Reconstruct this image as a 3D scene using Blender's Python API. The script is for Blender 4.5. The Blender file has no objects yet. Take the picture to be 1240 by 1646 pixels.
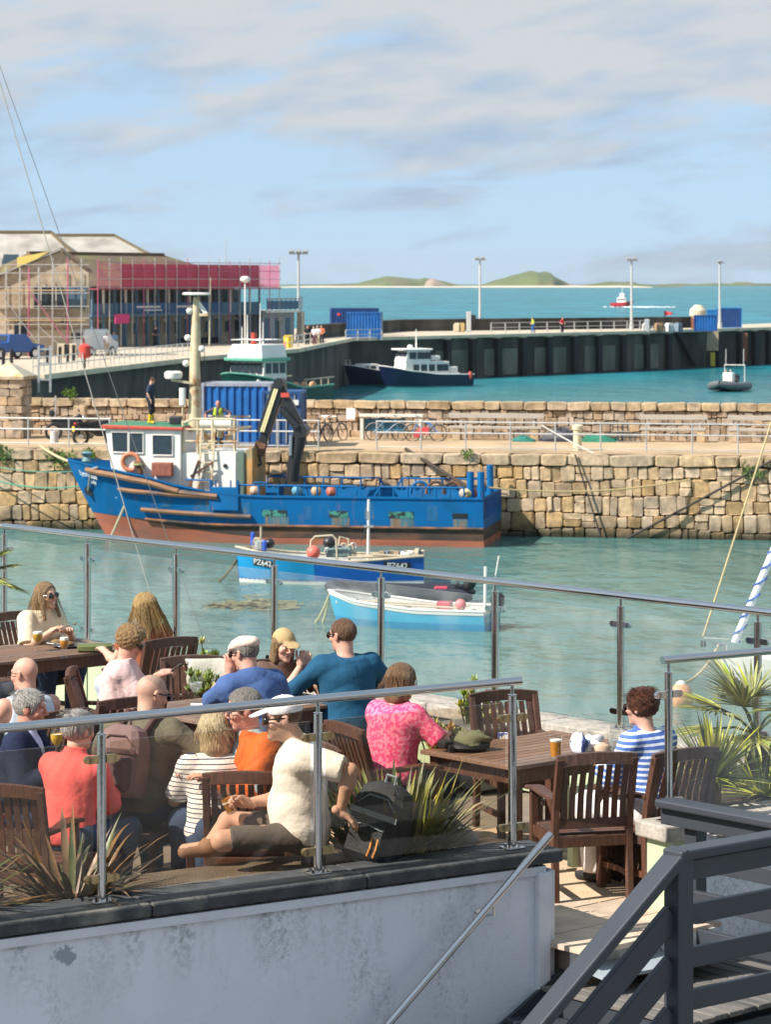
import bpy, math, random
import numpy as np
from mathutils import Vector, Matrix, Euler
random.seed(7); RNG = np.random.RandomState(7)
scene = bpy.context.scene
COL = scene.collection
R = math.radians
# ------------------------------------------------------------------ camera
# photograph measures 1240 x 1646; terrace floor is z = 0, sea level z = SEA
F, CX, HY, CZ, SEA = 4600.0, 620.0, 454.0, 3.97, -5.45
cam_d = bpy.data.cameras.new('camera'); cam = bpy.data.objects.new('camera', cam_d); COL.objects.link(cam)
cam.location = (0, 0, CZ); cam.rotation_euler = (R(90), 0, 0)
cam_d.sensor_fit = 'VERTICAL'; cam_d.sensor_height = 36.0; cam_d.sensor_width = 36.0
cam_d.lens = F / 1646.0 * 36.0
cam_d.shift_y = -(823.0 - HY) / 1646.0
cam_d.clip_start = 0.5; cam_d.clip_end = 60000
cam_d.dof.use_dof = True; cam_d.dof.focus_distance = 18.6; cam_d.dof.aperture_fstop = 8.5
scene.camera = cam
# ------------------------------------------------------------------ sky and sun
SUN_AZ = Vector((-0.90, -0.44)).normalized(); SUN_EL = R(43)
w = bpy.data.worlds.new('World'); scene.world = w; w.use_nodes = True
nt = w.node_tree; nt.nodes.clear()
def wn(t, **k):
    n = nt.nodes.new(t)
    for a, b in k.items(): setattr(n, a, b)
    return n
wo = wn('ShaderNodeOutputWorld'); bg = wn('ShaderNodeBackground'); sky = wn('ShaderNodeTexSky')
sky.sky_type = 'NISHITA'; sky.sun_disc = False; sky.sun_elevation = SUN_EL
sky.sun_rotation = math.atan2(SUN_AZ.x, SUN_AZ.y)
sky.air_density = 1.0; sky.dust_density = 0.4; sky.ozone_density = 2.0; sky.altitude = 10
svx = wn('ShaderNodeVectorMath', operation='ADD'); svx.inputs[1].default_value = (0, 0, 0.16)
svn = wn('ShaderNodeVectorMath', operation='NORMALIZE')
tc = wn('ShaderNodeTexCoord'); mp = wn('ShaderNodeMapping'); mp.inputs['Scale'].default_value = (13, 13, 50)
mp.inputs['Location'].default_value = (3.1, 1.7, 0.35)
mp2 = wn('ShaderNodeMapping'); mp2.inputs['Rotation'].default_value = (0, R(7), 0)
nz = wn('ShaderNodeTexNoise'); nz.inputs['Scale'].default_value = 1.0; nz.inputs['Detail'].default_value = 10; nz.inputs['Roughness'].default_value = 0.58
nz.inputs['Distortion'].default_value = 0.3
sep = wn('ShaderNodeSeparateXYZ')
# cloud cover thickens with height above the horizon
cov = wn('ShaderNodeMapRange'); cov.inputs['From Min'].default_value = 0.03; cov.inputs['From Max'].default_value = 0.095
cov.inputs['To Min'].default_value = 0.01; cov.inputs['To Max'].default_value = 0.24
add = wn('ShaderNodeMath', operation='ADD')
ramp = wn('ShaderNodeValToRGB'); ramp.color_ramp.elements[0].position = 0.49; ramp.color_ramp.elements[1].position = 0.63
mulc = wn('ShaderNodeMath', operation='MULTIPLY'); mulc.inputs[1].default_value = 0.9
mixc = wn('ShaderNodeMix', data_type='RGBA')
crmp = wn('ShaderNodeValToRGB'); crmp.color_ramp.elements[0].position = 0.38; crmp.color_ramp.elements[1].position = 0.66
crmp.color_ramp.elements[0].color = (2.1, 2.75, 3.6, 1); crmp.color_ramp.elements[1].color = (3.4, 3.5, 3.6, 1)
nz2 = wn('ShaderNodeTexNoise'); nz2.inputs['Scale'].default_value = 1.7; nz2.inputs['Detail'].default_value = 5
L = nt.links.new
L(tc.outputs['Generated'], svx.inputs[0]); L(svx.outputs[0], svn.inputs[0]); L(svn.outputs[0], sky.inputs['Vector'])
L(tc.outputs['Generated'], mp2.inputs[0]); L(mp2.outputs[0], mp.inputs[0]); L(mp.outputs[0], nz.inputs['Vector']); L(mp.outputs[0], nz2.inputs['Vector'])
L(tc.outputs['Generated'], sep.inputs[0]); L(sep.outputs['Z'], cov.inputs['Value'])
cov2 = wn('ShaderNodeMapRange'); cov2.inputs['From Min'].default_value = 0.12; cov2.inputs['From Max'].default_value = 0.45; cov2.inputs['To Min'].default_value = 0.0; cov2.inputs['To Max'].default_value = -0.24; L(sep.outputs['Z'], cov2.inputs['Value'])
add2 = wn('ShaderNodeMath', operation='ADD'); L(cov.outputs[0], add2.inputs[0]); L(cov2.outputs[0], add2.inputs[1])
L(nz.outputs['Fac'], add.inputs[0]); L(add2.outputs[0], add.inputs[1]); L(add.outputs[0], ramp.inputs[0]); L(ramp.outputs[0], mulc.inputs[0])
veil = wn('ShaderNodeMix', data_type='RGBA'); veil.inputs['Factor'].default_value = 0.45; veil.inputs['B'].default_value = (2.35, 3.5, 4.3, 1)
hsv = wn('ShaderNodeHueSaturation'); hsv.inputs['Saturation'].default_value = 0.85; hsv.inputs['Value'].default_value = 1.0
hgt = wn('ShaderNodeMapRange'); hgt.inputs['From Min'].default_value = 0.0; hgt.inputs['From Max'].default_value = 0.11; hgt.inputs['To Min'].default_value = -0.16; hgt.inputs['To Max'].default_value = 0.2; L(sep.outputs['Z'], hgt.inputs['Value'])
add3 = wn('ShaderNodeMath', operation='ADD'); L(nz2.outputs['Fac'], add3.inputs[0]); L(hgt.outputs[0], add3.inputs[1]); L(add3.outputs[0], crmp.inputs[0]); L(sky.outputs[0], hsv.inputs['Color']); L(hsv.outputs[0], veil.inputs['A']); L(veil.outputs['Result'], mixc.inputs['A']); L(crmp.outputs[0], mixc.inputs['B']); L(mulc.outputs[0], mixc.inputs['Factor'])
L(mixc.outputs['Result'], bg.inputs['Color']); bg.inputs['Strength'].default_value = 0.125
L(bg.outputs[0], wo.inputs['Surface'])
sd = bpy.data.lights.new('sun', 'SUN'); sd.energy = 4.9; sd.angle = R(0.55); sd.color = (1.0, 0.93, 0.83)
sun = bpy.data.objects.new('sun', sd); COL.objects.link(sun)
sdir = Vector((SUN_AZ.x*math.cos(SUN_EL), SUN_AZ.y*math.cos(SUN_EL), math.sin(SUN_EL)))
sun.rotation_euler = sdir.to_track_quat('Z', 'Y').to_euler(); sun.location = sdir*60
scene.view_settings.view_transform = 'Standard'; scene.view_settings.look = 'None'
scene.view_settings.exposure = 0.65; scene.view_settings.gamma = 1.0
scene.cycles.max_bounces = 8; scene.cycles.transparent_max_bounces = 24
scene.cycles.sample_clamp_indirect = 6.0
scene.cycles.caustics_reflective = False; scene.cycles.caustics_refractive = False
# ------------------------------------------------------------------ pixel -> place
def at_z(x, y, z):
    Z = F*(CZ - z)/(y - HY); return Vector(((x - CX)*Z/F, Z, z))
def at_d(x, y, Z):
    return Vector(((x - CX)*Z/F, Z, CZ - (y - HY)*Z/F))
def px(p): return (CX + p[0]/p[1]*F, HY + (CZ - p[2])/p[1]*F)
# ------------------------------------------------------------------ materials
MATS = {}
def mat(name, col, rough=0.6, metal=0.0, var=0.12, vs=6.0, bump=0.12, bs=60.0, col2=None, c2=(0.45, 0.65), c2s=4.0,
        rnd=0.0, coord='Object', spec=0.5, stretch=None, emit=None, coat=0.0, attr=None, trans=0.0, alpha=1.0, sss=0.0):
    if name in MATS: return MATS[name]
    m = bpy.data.materials.new(name); m.use_nodes = True; t = m.node_tree; N = t.nodes; K = t.links.new
    b = N['Principled BSDF']
    b.inputs['Roughness'].default_value = rough; b.inputs['Metallic'].default_value = metal
    b.inputs['Specular IOR Level'].default_value = spec; b.inputs['Coat Weight'].default_value = coat
    b.inputs['Transmission Weight'].default_value = trans; b.inputs['Alpha'].default_value = alpha
    if sss: b.inputs['Subsurface Weight'].default_value = sss; b.inputs['Subsurface Radius'].default_value = (0.012, 0.005, 0.003)
    tcn = N.new('ShaderNodeTexCoord'); mpn = N.new('ShaderNodeMapping')
    if coord == 'World':
        g = N.new('ShaderNodeNewGeometry'); K(g.outputs['Position'], mpn.inputs[0])
    else: K(tcn.outputs[coord], mpn.inputs[0])
    if stretch: mpn.inputs['Scale'].default_value = stretch
    oi = N.new('ShaderNodeObjectInfo')
    if attr:
        src = N.new('ShaderNodeVertexColor'); src.layer_name = attr; cur = src.outputs['Color']
    else:
        src = N.new('ShaderNodeRGB'); src.outputs[0].default_value = (*col, 1); cur = src.outputs[0]
    if col2 is not None:
        n2 = N.new('ShaderNodeTexNoise'); n2.inputs['Scale'].default_value = c2s; n2.inputs['Detail'].default_value = 6; K(mpn.outputs[0], n2.inputs['Vector'])
        r2 = N.new('ShaderNodeValToRGB'); r2.color_ramp.elements[0].position = c2[0]; r2.color_ramp.elements[1].position = c2[1]
        K(n2.outputs['Fac'], r2.inputs[0])
        mx = N.new('ShaderNodeMix'); mx.data_type = 'RGBA'; K(r2.outputs[0], mx.inputs['Factor']); K(cur, mx.inputs['A']); mx.inputs['B'].default_value = (*col2, 1); cur = mx.outputs['Result']
    n1 = N.new('ShaderNodeTexNoise'); n1.inputs['Scale'].default_value = vs; n1.inputs['Detail'].default_value = 5; K(mpn.outputs[0], n1.inputs['Vector'])
    mr = N.new('ShaderNodeMapRange'); mr.inputs['From Min'].default_value = 0.25; mr.inputs['From Max'].default_value = 0.75
    mr.inputs['To Min'].default_value = 1 - var; mr.inputs['To Max'].default_value = 1 + var; K(n1.outputs['Fac'], mr.inputs['Value'])
    h = N.new('ShaderNodeHueSaturation'); K(cur, h.inputs['Color'])
    if rnd:
        m2 = N.new('ShaderNodeMapRange'); m2.inputs['To Min'].default_value = 1 - rnd; m2.inputs['To Max'].default_value = 1 + rnd; K(oi.outputs['Random'], m2.inputs['Value'])
        mm = N.new('ShaderNodeMath'); mm.operation = 'MULTIPLY'; K(mr.outputs[0], mm.inputs[0]); K(m2.outputs[0], mm.inputs[1]); K(mm.outputs[0], h.inputs['Value'])
        m3 = N.new('ShaderNodeMath'); m3.operation = 'MULTIPLY'; m3.inputs[1].default_value = 7.31; fr = N.new('ShaderNodeMath'); fr.operation = 'FRACT'
        K(oi.outputs['Random'], m3.inputs[0]); K(m3.outputs[0], fr.inputs[0])
        m4 = N.new('ShaderNodeMapRange'); m4.inputs['To Min'].default_value = 1 - rnd*1.2; m4.inputs['To Max'].default_value = 1 + rnd*0.7; K(fr.outputs[0], m4.inputs['Value']); K(m4.outputs[0], h.inputs['Saturation'])
    else: K(mr.outputs[0], h.inputs['Value'])
    K(h.outputs[0], b.inputs['Base Color'])
    if bump:
        n3 = N.new('ShaderNodeTexNoise'); n3.inputs['Scale'].default_value = bs; n3.inputs['Detail'].default_value = 4; K(mpn.outputs[0], n3.inputs['Vector'])
        bp = N.new('ShaderNodeBump'); bp.inputs['Strength'].default_value = bump; bp.inputs['Distance'].default_value = 0.02; K(n3.outputs['Fac'], bp.inputs['Height']); K(bp.outputs[0], b.inputs['Normal'])
    if emit: b.inputs['Emission Color'].default_value = (*emit, 1); b.inputs['Emission Strength'].default_value = 1
    m['out'] = 1
    MATS[name] = m; m.diffuse_color = (*col, 1)
    return m
def nodes_of(m):
    t = m.node_tree; return t.nodes, t.links.new, t.nodes['Principled BSDF']
def glass_mat(name, tint=(0.93, 0.96, 0.95), refl=1.0, haze=0.0, hazecol=(0.5, 0.45, 0.38)):
    m = bpy.data.materials.new(name); m.use_nodes = True; t = m.node_tree; N = t.nodes; K = t.links.new; N.clear()
    o = N.new('ShaderNodeOutputMaterial'); tr = N.new('ShaderNodeBsdfTransparent'); tr.inputs[0].default_value = (*tint, 1)
    gl = N.new('ShaderNodeBsdfGlossy'); gl.inputs['Roughness'].default_value = 0.03; gl.inputs['Color'].default_value = (0.95, 0.95, 0.95, 1)
    lwt = N.new('ShaderNodeLayerWeight'); lwt.inputs['Blend'].default_value = 0.5
    pw = N.new('ShaderNodeMath'); pw.operation = 'POWER'; pw.inputs[1].default_value = 5.0; K(lwt.outputs['Facing'], pw.inputs[0])
    mm = N.new('ShaderNodeMath'); mm.operation = 'MULTIPLY_ADD'; mm.inputs[1].default_value = 0.9*refl; mm.inputs[2].default_value = 0.035*refl; K(pw.outputs[0], mm.inputs[0])
    mx = N.new('ShaderNodeMixShader'); K(mm.outputs[0], mx.inputs[0]); K(tr.outputs[0], mx.inputs[1]); K(gl.outputs[0], mx.inputs[2])
    last = mx.outputs[0]
    if haze:
        # salt spray and smears on the pane
        g = N.new('ShaderNodeNewGeometry'); nz = N.new('ShaderNodeTexNoise'); nz.inputs['Scale'].default_value = 3.0; nz.inputs['Detail'].default_value = 8
        K(g.outputs['Position'], nz.inputs['Vector']); rp = N.new('ShaderNodeMapRange'); rp.inputs['From Min'].default_value = 0.45; rp.inputs['From Max'].default_value = 0.8
        rp.inputs['To Min'].default_value = haze*0.35; rp.inputs['To Max'].default_value = haze*1.6; K(nz.outputs['Fac'], rp.inputs['Value'])
        df = N.new('ShaderNodeBsdfDiffuse'); df.inputs[0].default_value = (*hazecol, 1)
        m2 = N.new('ShaderNodeMixShader'); K(rp.outputs[0], m2.inputs[0]); K(last, m2.inputs[1]); K(df.outputs[0], m2.inputs[2]); last = m2.outputs[0]
    K(last, o.inputs[0]); MATS[name] = m; return m
# ------------------------------------------------------------------ mesh building
def link(o, parent=None):
    COL.objects.link(o)
    if parent is not None: o.parent = parent
    return o
def tag(o, label=None, cat=None, group=None, kind=None):
    if label: o['label'] = label
    if cat: o['category'] = cat
    if group: o['group'] = group
    if kind: o['kind'] = kind
    return o
def thing(name, label, cat, loc=(0, 0, 0), rz=0.0, group=None):
    o = bpy.data.objects.new(name, None); o.empty_display_size = 0.2
    o.location = loc; o.rotation_euler = (0, 0, rz); link(o); return tag(o, label, cat, group)
def mesh_obj(name, v, f, m, parent=None, smooth=False, sharp=None):
    me = bpy.data.meshes.new(name); me.from_pydata([tuple(p) for p in v], [], [tuple(q) for q in f]); me.update()
    if m is not None: me.materials.append(m)
    if smooth:
        me.shade_smooth()
        if sharp: me.set_sharp_from_angle(angle=R(sharp))
    o = bpy.data.objects.new(name, me); return link(o, parent)
def frame_from(d):
    d = Vector(d).normalized(); up = Vector((0, 0, 1)) if abs(d.z) < 0.95 else Vector((1, 0, 0))
    a = up.cross(d).normalized(); return a, d.cross(a).normalized(), d      # side, 'up', along
class B:
    def __init__(s): s.v = []; s.f = []
    def add(s, v, f):
        n = len(s.v); s.v += [Vector(p) for p in v]; s.f += [tuple(i + n for i in q) for q in f]; return s
    def box(s, c, size, rz=0.0, M=None):
        x, y, z = [0.5*k for k in size]; P = [Vector(p) for p in ((-x,-y,-z),(x,-y,-z),(x,y,-z),(-x,y,-z),(-x,-y,z),(x,-y,z),(x,y,z),(-x,y,z))]
        if M is None: M = Matrix.Rotation(rz, 3, 'Z')
        c = Vector(c); return s.add([M @ p + c for p in P], [(0,3,2,1),(4,5,6,7),(0,1,5,4),(1,2,6,5),(2,3,7,6),(3,0,4,7)])
    def bar(s, p0, p1, wd, ht, side=None):
        p0 = Vector(p0); p1 = Vector(p1); a, u, d = frame_from(p1 - p0)
        if side is not None:
            a = Vector(side); a = (a - d*a.dot(d)).normalized(); u = d.cross(a)
        P = []
        for p in (p0, p1):
            for (i, j) in ((-1,-1),(1,-1),(1,1),(-1,1)): P.append(p + a*(i*wd/2) + u*(j*ht/2))
        return s.add(P, [(3,2,1,0),(4,5,6,7),(0,1,5,4),(1,2,6,5),(2,3,7,6),(3,0,4,7)])
    def loft(s, rings, closed=True, cap0=True, cap1=True):
        n = len(rings[0]); v = [p for r in rings for p in r]; f = []
        for i in range(len(rings) - 1):
            for j in range(n if closed else n - 1):
                k = (j + 1) % n; f.append((i*n + j, i*n + k, (i+1)*n + k, (i+1)*n + j))
        if cap0: f.append(tuple(range(n - 1, -1, -1)))
        if cap1: f.append(tuple((len(rings) - 1)*n + j for j in range(n)))
        return s.add(v, f)
    def tube(s, pts, r, n=8, cap=True):
        pts = [Vector(p) for p in pts]; rs = r if isinstance(r, (list, tuple)) else [r]*len(pts); rings = []; a = None
        for i, p in enumerate(pts):
            d = (pts[min(i + 1, len(pts) - 1)] - pts[max(i - 1, 0)]).normalized()
            if a is None: a = frame_from(d)[0]
            a = (a - d*a.dot(d)); a = a.normalized() if a.length > 1e-6 else frame_from(d)[0]; u = d.cross(a)
            rings.append([p + (a*math.cos(t) + u*math.sin(t))*rs[i] for t in [2*math.pi*k/n for k in range(n)]])
        return s.loft(rings, True, cap, cap)
    def cyl(s, p0, p1, r0, r1=None, n=12): return s.tube([p0, p1], [r0, r0 if r1 is None else r1], n)
    def lathe(s, prof, c=(0, 0, 0), n=16, cap=True):
        c = Vector(c); rings = [[c + Vector((r*math.cos(2*math.pi*k/n), r*math.sin(2*math.pi*k/n), z)) for k in range(n)] for r, z in prof]
        return s.loft(rings, True, cap, cap)
    def sph(s, c, r, n=10, m=7):
        c = Vector(c); rr = Vector(r) if not isinstance(r, (int, float)) else Vector((r, r, r)); rings = []
        for i in range(1, m):
            t = math.pi*i/m; rings.append([c + Vector((rr.x*math.sin(t)*math.cos(2*math.pi*k/n), rr.y*math.sin(t)*math.sin(2*math.pi*k/n), -rr.z*math.cos(t))) for k in range(n)])
        return s.loft(rings)
    def prism(s, poly, z0, z1):
        n = len(poly); v = [Vector((p[0], p[1], z0)) for p in poly] + [Vector((p[0], p[1], z1)) for p in poly]
        return s.add(v, [tuple(range(n - 1, -1, -1)), tuple(range(n, 2*n))] + [(i, (i+1) % n, n + (i+1) % n, n + i) for i in range(n)])
    def slab(s, poly, d):                      # polygon of 3-D points given thickness vector d
        n = len(poly); d = Vector(d); v = [Vector(p) for p in poly] + [Vector(p) + d for p in poly]
        return s.add(v, [tuple(range(n - 1, -1, -1)), tuple(range(n, 2*n))] + [(i, (i+1) % n, n + (i+1) % n, n + i) for i in range(n)])
    def xf(s, M):
        s.v = [M @ p for p in s.v]; return s
    def build(s, name, m, parent=None, smooth=False, sharp=35, bevel=0.0, seg=2):
        o = mesh_obj(name, s.v, s.f, m, parent, smooth, sharp)
        if bevel:
            b = o.modifiers.new('bevel', 'BEVEL'); b.width = bevel; b.segments = seg; b.limit_method = 'ANGLE'; b.angle_limit = R(40)
        return o
def copy_tree(o, parent=None):
    c = o.copy(); COL.objects.link(c); c.parent = parent
    for ch in o.children: copy_tree(ch, c)
    return c
def lerp(a, b, t): return a + (b - a)*t
def cat_curve(p0, p1, sag, n=12):
    p0 = Vector(p0); p1 = Vector(p1)
    return [p0.lerp(p1, i/n) - Vector((0, 0, sag*4*(i/n)*(1 - i/n))) for i in range(n + 1)]
# ------------------------------------------------------------------ lettering from simple strokes (5 x 7 pixel-free outlines)
def text_obj(name, txt, size, m, parent, M, align='CENTER', ext=0.004):
    c = bpy.data.curves.new(name, 'FONT'); c.body = txt; c.size = size; c.extrude = ext; c.align_x = align; c.align_y = 'CENTER'
    tmp = bpy.data.objects.new('tmp_text', c); COL.objects.link(tmp); bpy.context.view_layer.update()
    me = bpy.data.meshes.new_from_object(tmp.evaluated_get(bpy.context.evaluated_depsgraph_get())); me.name = name
    bpy.data.objects.remove(tmp); me.materials.clear(); me.materials.append(m)
    o = bpy.data.objects.new(name, me); link(o, parent); o.matrix_local = M; return o
# ================================================================== sea
def sea_material():
    m = bpy.data.materials.new('sea_water'); m.use_nodes = True; N = m.node_tree.nodes; K = m.node_tree.links.new; b = N['Principled BSDF']
    g = N.new('ShaderNodeNewGeometry'); sp = N.new('ShaderNodeSeparateXYZ'); K(g.outputs['Position'], sp.inputs[0])
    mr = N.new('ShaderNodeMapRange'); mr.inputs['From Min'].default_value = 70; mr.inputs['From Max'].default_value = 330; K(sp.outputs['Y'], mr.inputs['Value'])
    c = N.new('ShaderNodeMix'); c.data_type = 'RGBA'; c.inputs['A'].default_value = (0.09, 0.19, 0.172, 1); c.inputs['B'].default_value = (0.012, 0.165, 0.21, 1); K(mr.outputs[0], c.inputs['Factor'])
    mp0 = N.new('ShaderNodeMapping'); mp0.inputs['Scale'].default_value = (0.09, 0.03, 1); K(g.outputs['Position'], mp0.inputs[0])
    n0 = N.new('ShaderNodeTexNoise'); n0.inputs['Scale'].default_value = 1.0; n0.inputs['Detail'].default_value = 4; K(mp0.outputs[0], n0.inputs['Vector'])
    r0 = N.new('ShaderNodeMapRange'); r0.inputs['From Min'].default_value = 0.3; r0.inputs['From Max'].default_value = 0.7; r0.inputs['To Min'].default_value = 0.72; r0.inputs['To Max'].default_value = 1.28; K(n0.outputs['Fac'], r0.inputs['Value'])
    hs = N.new('ShaderNodeHueSaturation'); K(c.outputs['Result'], hs.inputs['Color']); K(r0.outputs[0], hs.inputs['Value']); K(hs.outputs[0], b.inputs['Base Color'])
    df = N.new('ShaderNodeBsdfDiffuse'); K(hs.outputs[0], df.inputs['Color']); mxs = N.new('ShaderNodeMixShader')
    # open water is choppier: the steep wavelet faces show its own colour more than the sky
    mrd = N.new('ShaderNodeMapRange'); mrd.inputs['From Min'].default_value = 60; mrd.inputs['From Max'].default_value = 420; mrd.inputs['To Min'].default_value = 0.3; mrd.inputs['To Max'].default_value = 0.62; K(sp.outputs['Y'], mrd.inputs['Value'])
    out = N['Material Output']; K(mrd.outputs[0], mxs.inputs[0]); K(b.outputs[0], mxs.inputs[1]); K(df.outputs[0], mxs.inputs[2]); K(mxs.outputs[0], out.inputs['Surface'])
    b.inputs['Roughness'].default_value = 0.12; b.inputs['IOR'].default_value = 1.33; b.inputs['Specular IOR Level'].default_value = 0.5
    # ripples: three sizes, the small ones for the sheltered harbour, the long ones for open water
    hsum = None
    for sc, amp, st in ((0.22, 1.0, (1, 0.55, 1)), (0.9, 0.42, (1, 0.6, 1)), (3.2, 0.10, (1, 0.7, 1))):
        mp = N.new('ShaderNodeMapping'); mp.inputs['Scale'].default_value = (st[0]*sc, st[1]*sc, sc); mp.inputs['Rotation'].default_value = (0, 0, 0.25); K(g.outputs['Position'], mp.inputs[0])
        n = N.new('ShaderNodeTexNoise'); n.inputs['Scale'].default_value = 1.0; n.inputs['Detail'].default_value = 3; n.inputs['Distortion'].default_value = 0.4; K(mp.outputs[0], n.inputs['Vector'])
        k = N.new('ShaderNodeMath'); k.operation = 'MULTIPLY'; k.inputs[1].default_value = amp; K(n.outputs['Fac'], k.inputs[0])
        if hsum is None: hsum = k.outputs[0]
        else:
            a = N.new('ShaderNodeMath'); a.operation = 'ADD'; K(hsum, a.inputs[0]); K(k.outputs[0], a.inputs[1]); hsum = a.outputs[0]
    bp = N.new('ShaderNodeBump'); bp.inputs['Strength'].default_value = 0.62; bp.inputs['Distance'].default_value = 0.6; K(hsum, bp.inputs['Height']); K(bp.outputs[0], b.inputs['Normal'])
    return m
M_SEA = sea_material()
sea = B().add([(-9000, 14, SEA), (9000, 14, SEA), (9000, 15000, SEA), (-9000, 15000, SEA)], [(0, 1, 2, 3)]).build('sea', M_SEA); tag(sea, 'teal harbour and open sea water with small ripples', kind='structure')
# ================================================================== granite quay
qO = Vector((0, 107.3)); qd = Vector((0.9836, -0.1804)); qn = Vector((0.1804, 0.9836)); QT = -2.38; QRZ = math.atan2(qd.y, qd.x)
def q(s, t, z): return Vector((qO.x + qd.x*s + qn.x*t, qO.y + qd.y*s + qn.y*t, z))
def at_q(x, t, z):
    k = (x - CX)/F; s = (k*(qO.y + qn.y*t) - qn.x*t)/(qd.x - k*qd.y); return q(s, t, z)
def s_of(x, t=0):
    k = (x - CX)/F; return (k*(qO.y + qn.y*t) - qn.x*t)/(qd.x - k*qd.y)
def stone_mat(name, col, dark, tide=None, rnd=0.22):
    m = mat(name, col, 0.88, var=0.3, vs=5, bump=0.6, bs=14, col2=dark, c2=(0.5, 0.75), c2s=1.6, rnd=rnd, coord='World', spec=0.2)
    if tide is not None:
        N, K, b = nodes_of(m); src = b.inputs['Base Color'].links[0].from_socket
        g = N.new('ShaderNodeNewGeometry'); sp = N.new('ShaderNodeSeparateXYZ'); K(g.outputs['Position'], sp.inputs[0])
        nz = N.new('ShaderNodeTexNoise'); nz.inputs['Scale'].default_value = 1.3; nz.inputs['Detail'].default_value = 5; K(g.outputs['Position'], nz.inputs['Vector'])
        ma = N.new('ShaderNodeMath'); ma.operation = 'MULTIPLY_ADD'; ma.inputs[1].default_value = 0.9; K(nz.outputs['Fac'], ma.inputs[0]); K(sp.outputs['Z'], ma.inputs[2])
        mr = N.new('ShaderNodeMapRange'); mr.inputs['From Min'].default_value = tide + 0.5; mr.inputs['From Max'].default_value = tide + 1.15; mr.inputs['To Min'].default_value = 1; mr.inputs['To Max'].default_value = 0
        K(ma.outputs[0], mr.inputs['Value'])
        mx = N.new('ShaderNodeMix'); mx.data_type = 'RGBA'; K(mr.outputs[0], mx.inputs['Factor']); K(src, mx.inputs['A']); mx.inputs['B'].default_value = (0.042, 0.04, 0.024, 1); K(mx.outputs['Result'], b.inputs['Base Color'])
    return m
M_STONE = stone_mat('quay_granite', (0.48, 0.335, 0.19), (0.29, 0.21, 0.135), SEA, rnd=0.24)
M_STONE2 = stone_mat('parapet_granite', (0.40, 0.295, 0.20), (0.22, 0.165, 0.12), rnd=0.25)
M_COPE = stone_mat('coping_granite', (0.47, 0.35, 0.22), (0.33, 0.245, 0.155), rnd=0.12)
M_JOINT = mat('joint_mortar', (0.085, 0.062, 0.04), 0.95, var=0.3, vs=3, coord='World')  # dark brown mortar of the recessed joints
M_DECK = mat('quay_concrete', (0.50, 0.36, 0.215), 0.9, var=0.12, vs=0.8, bump=0.2, bs=8, col2=(0.38, 0.28, 0.17), c2s=0.5, coord='World')
M_GALV = mat('galvanised_steel', (0.55, 0.55, 0.54), 0.45, 0.6, var=0.15, vs=3)
STONES = []
rs = random.Random(3)
for k in range(14):                                    # unit stones 1 x 1 x 1, front towards -y, pillowed and knocked about
    out = []
    for a in range(8):
        cx = (-.5, -.4, .4, .5, .5, .4, -.4, -.5)[a]; cz = (-.4, -.5, -.5, -.4, .4, .5, .5, .4)[a]
        out.append((cx + rs.uniform(-.035, .035), cz + rs.uniform(-.04, .04)))
    rings = []
    for dep, shr in ((0.5, 1.0), (-0.34, 1.0), (-0.46, 0.97), (-0.50, 0.88)):
        rings.append([Vector((x*shr, dep + (rs.uniform(-.05, .05) if dep < -0.2 else 0), z*shr)) for x, z in out])
    b = B().loft(rings, True, False, True); me = bpy.data.meshes.new('stone'); me.from_pydata([tuple(p) for p in b.v], [], b.f); me.update(); STONES.append(me)
def stones_on(parent, cells, m, depth, limit=300, name='stone', big=True):
    """cells: (s, z, w, h) on the face plane of the parent (local x, z); largest ones as parts, the rest joined"""
    cells = sorted(cells, key=lambda c: -c[2]*c[3]); r = random.Random(len(cells)); rest = B()
    for i, (s, z, wd, ht) in enumerate(cells):
        me = r.choice(STONES); off = r.uniform(-.035, .035)*min(1, depth/.3)
        if i < limit:
            if me.materials.find(m.name) != 0:
                key = me.name + '|' + m.name
                if key not in STONE_CACHE:
                    c = me.copy(); c.materials.clear(); c.materials.append(m); STONE_CACHE[key] = c
                me = STONE_CACHE[key]
            o = bpy.data.objects.new(name, me); link(o, parent)
            o.location = (s, off, z); o.scale = (wd, depth, ht); o.rotation_euler = (0, R(r.uniform(-2.2, 2.2)), 0)
        else:
            rest.add([(s + p.co.x*wd, off + p.co.y*depth, z + p.co.z*ht) for p in me.vertices], [tuple(f.vertices) for f in me.polygons])
    if rest.v:
        o = rest.build(name + '_rubble', m, parent); o['kind'] = 'stuff'
STONE_CACHE = {}
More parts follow.
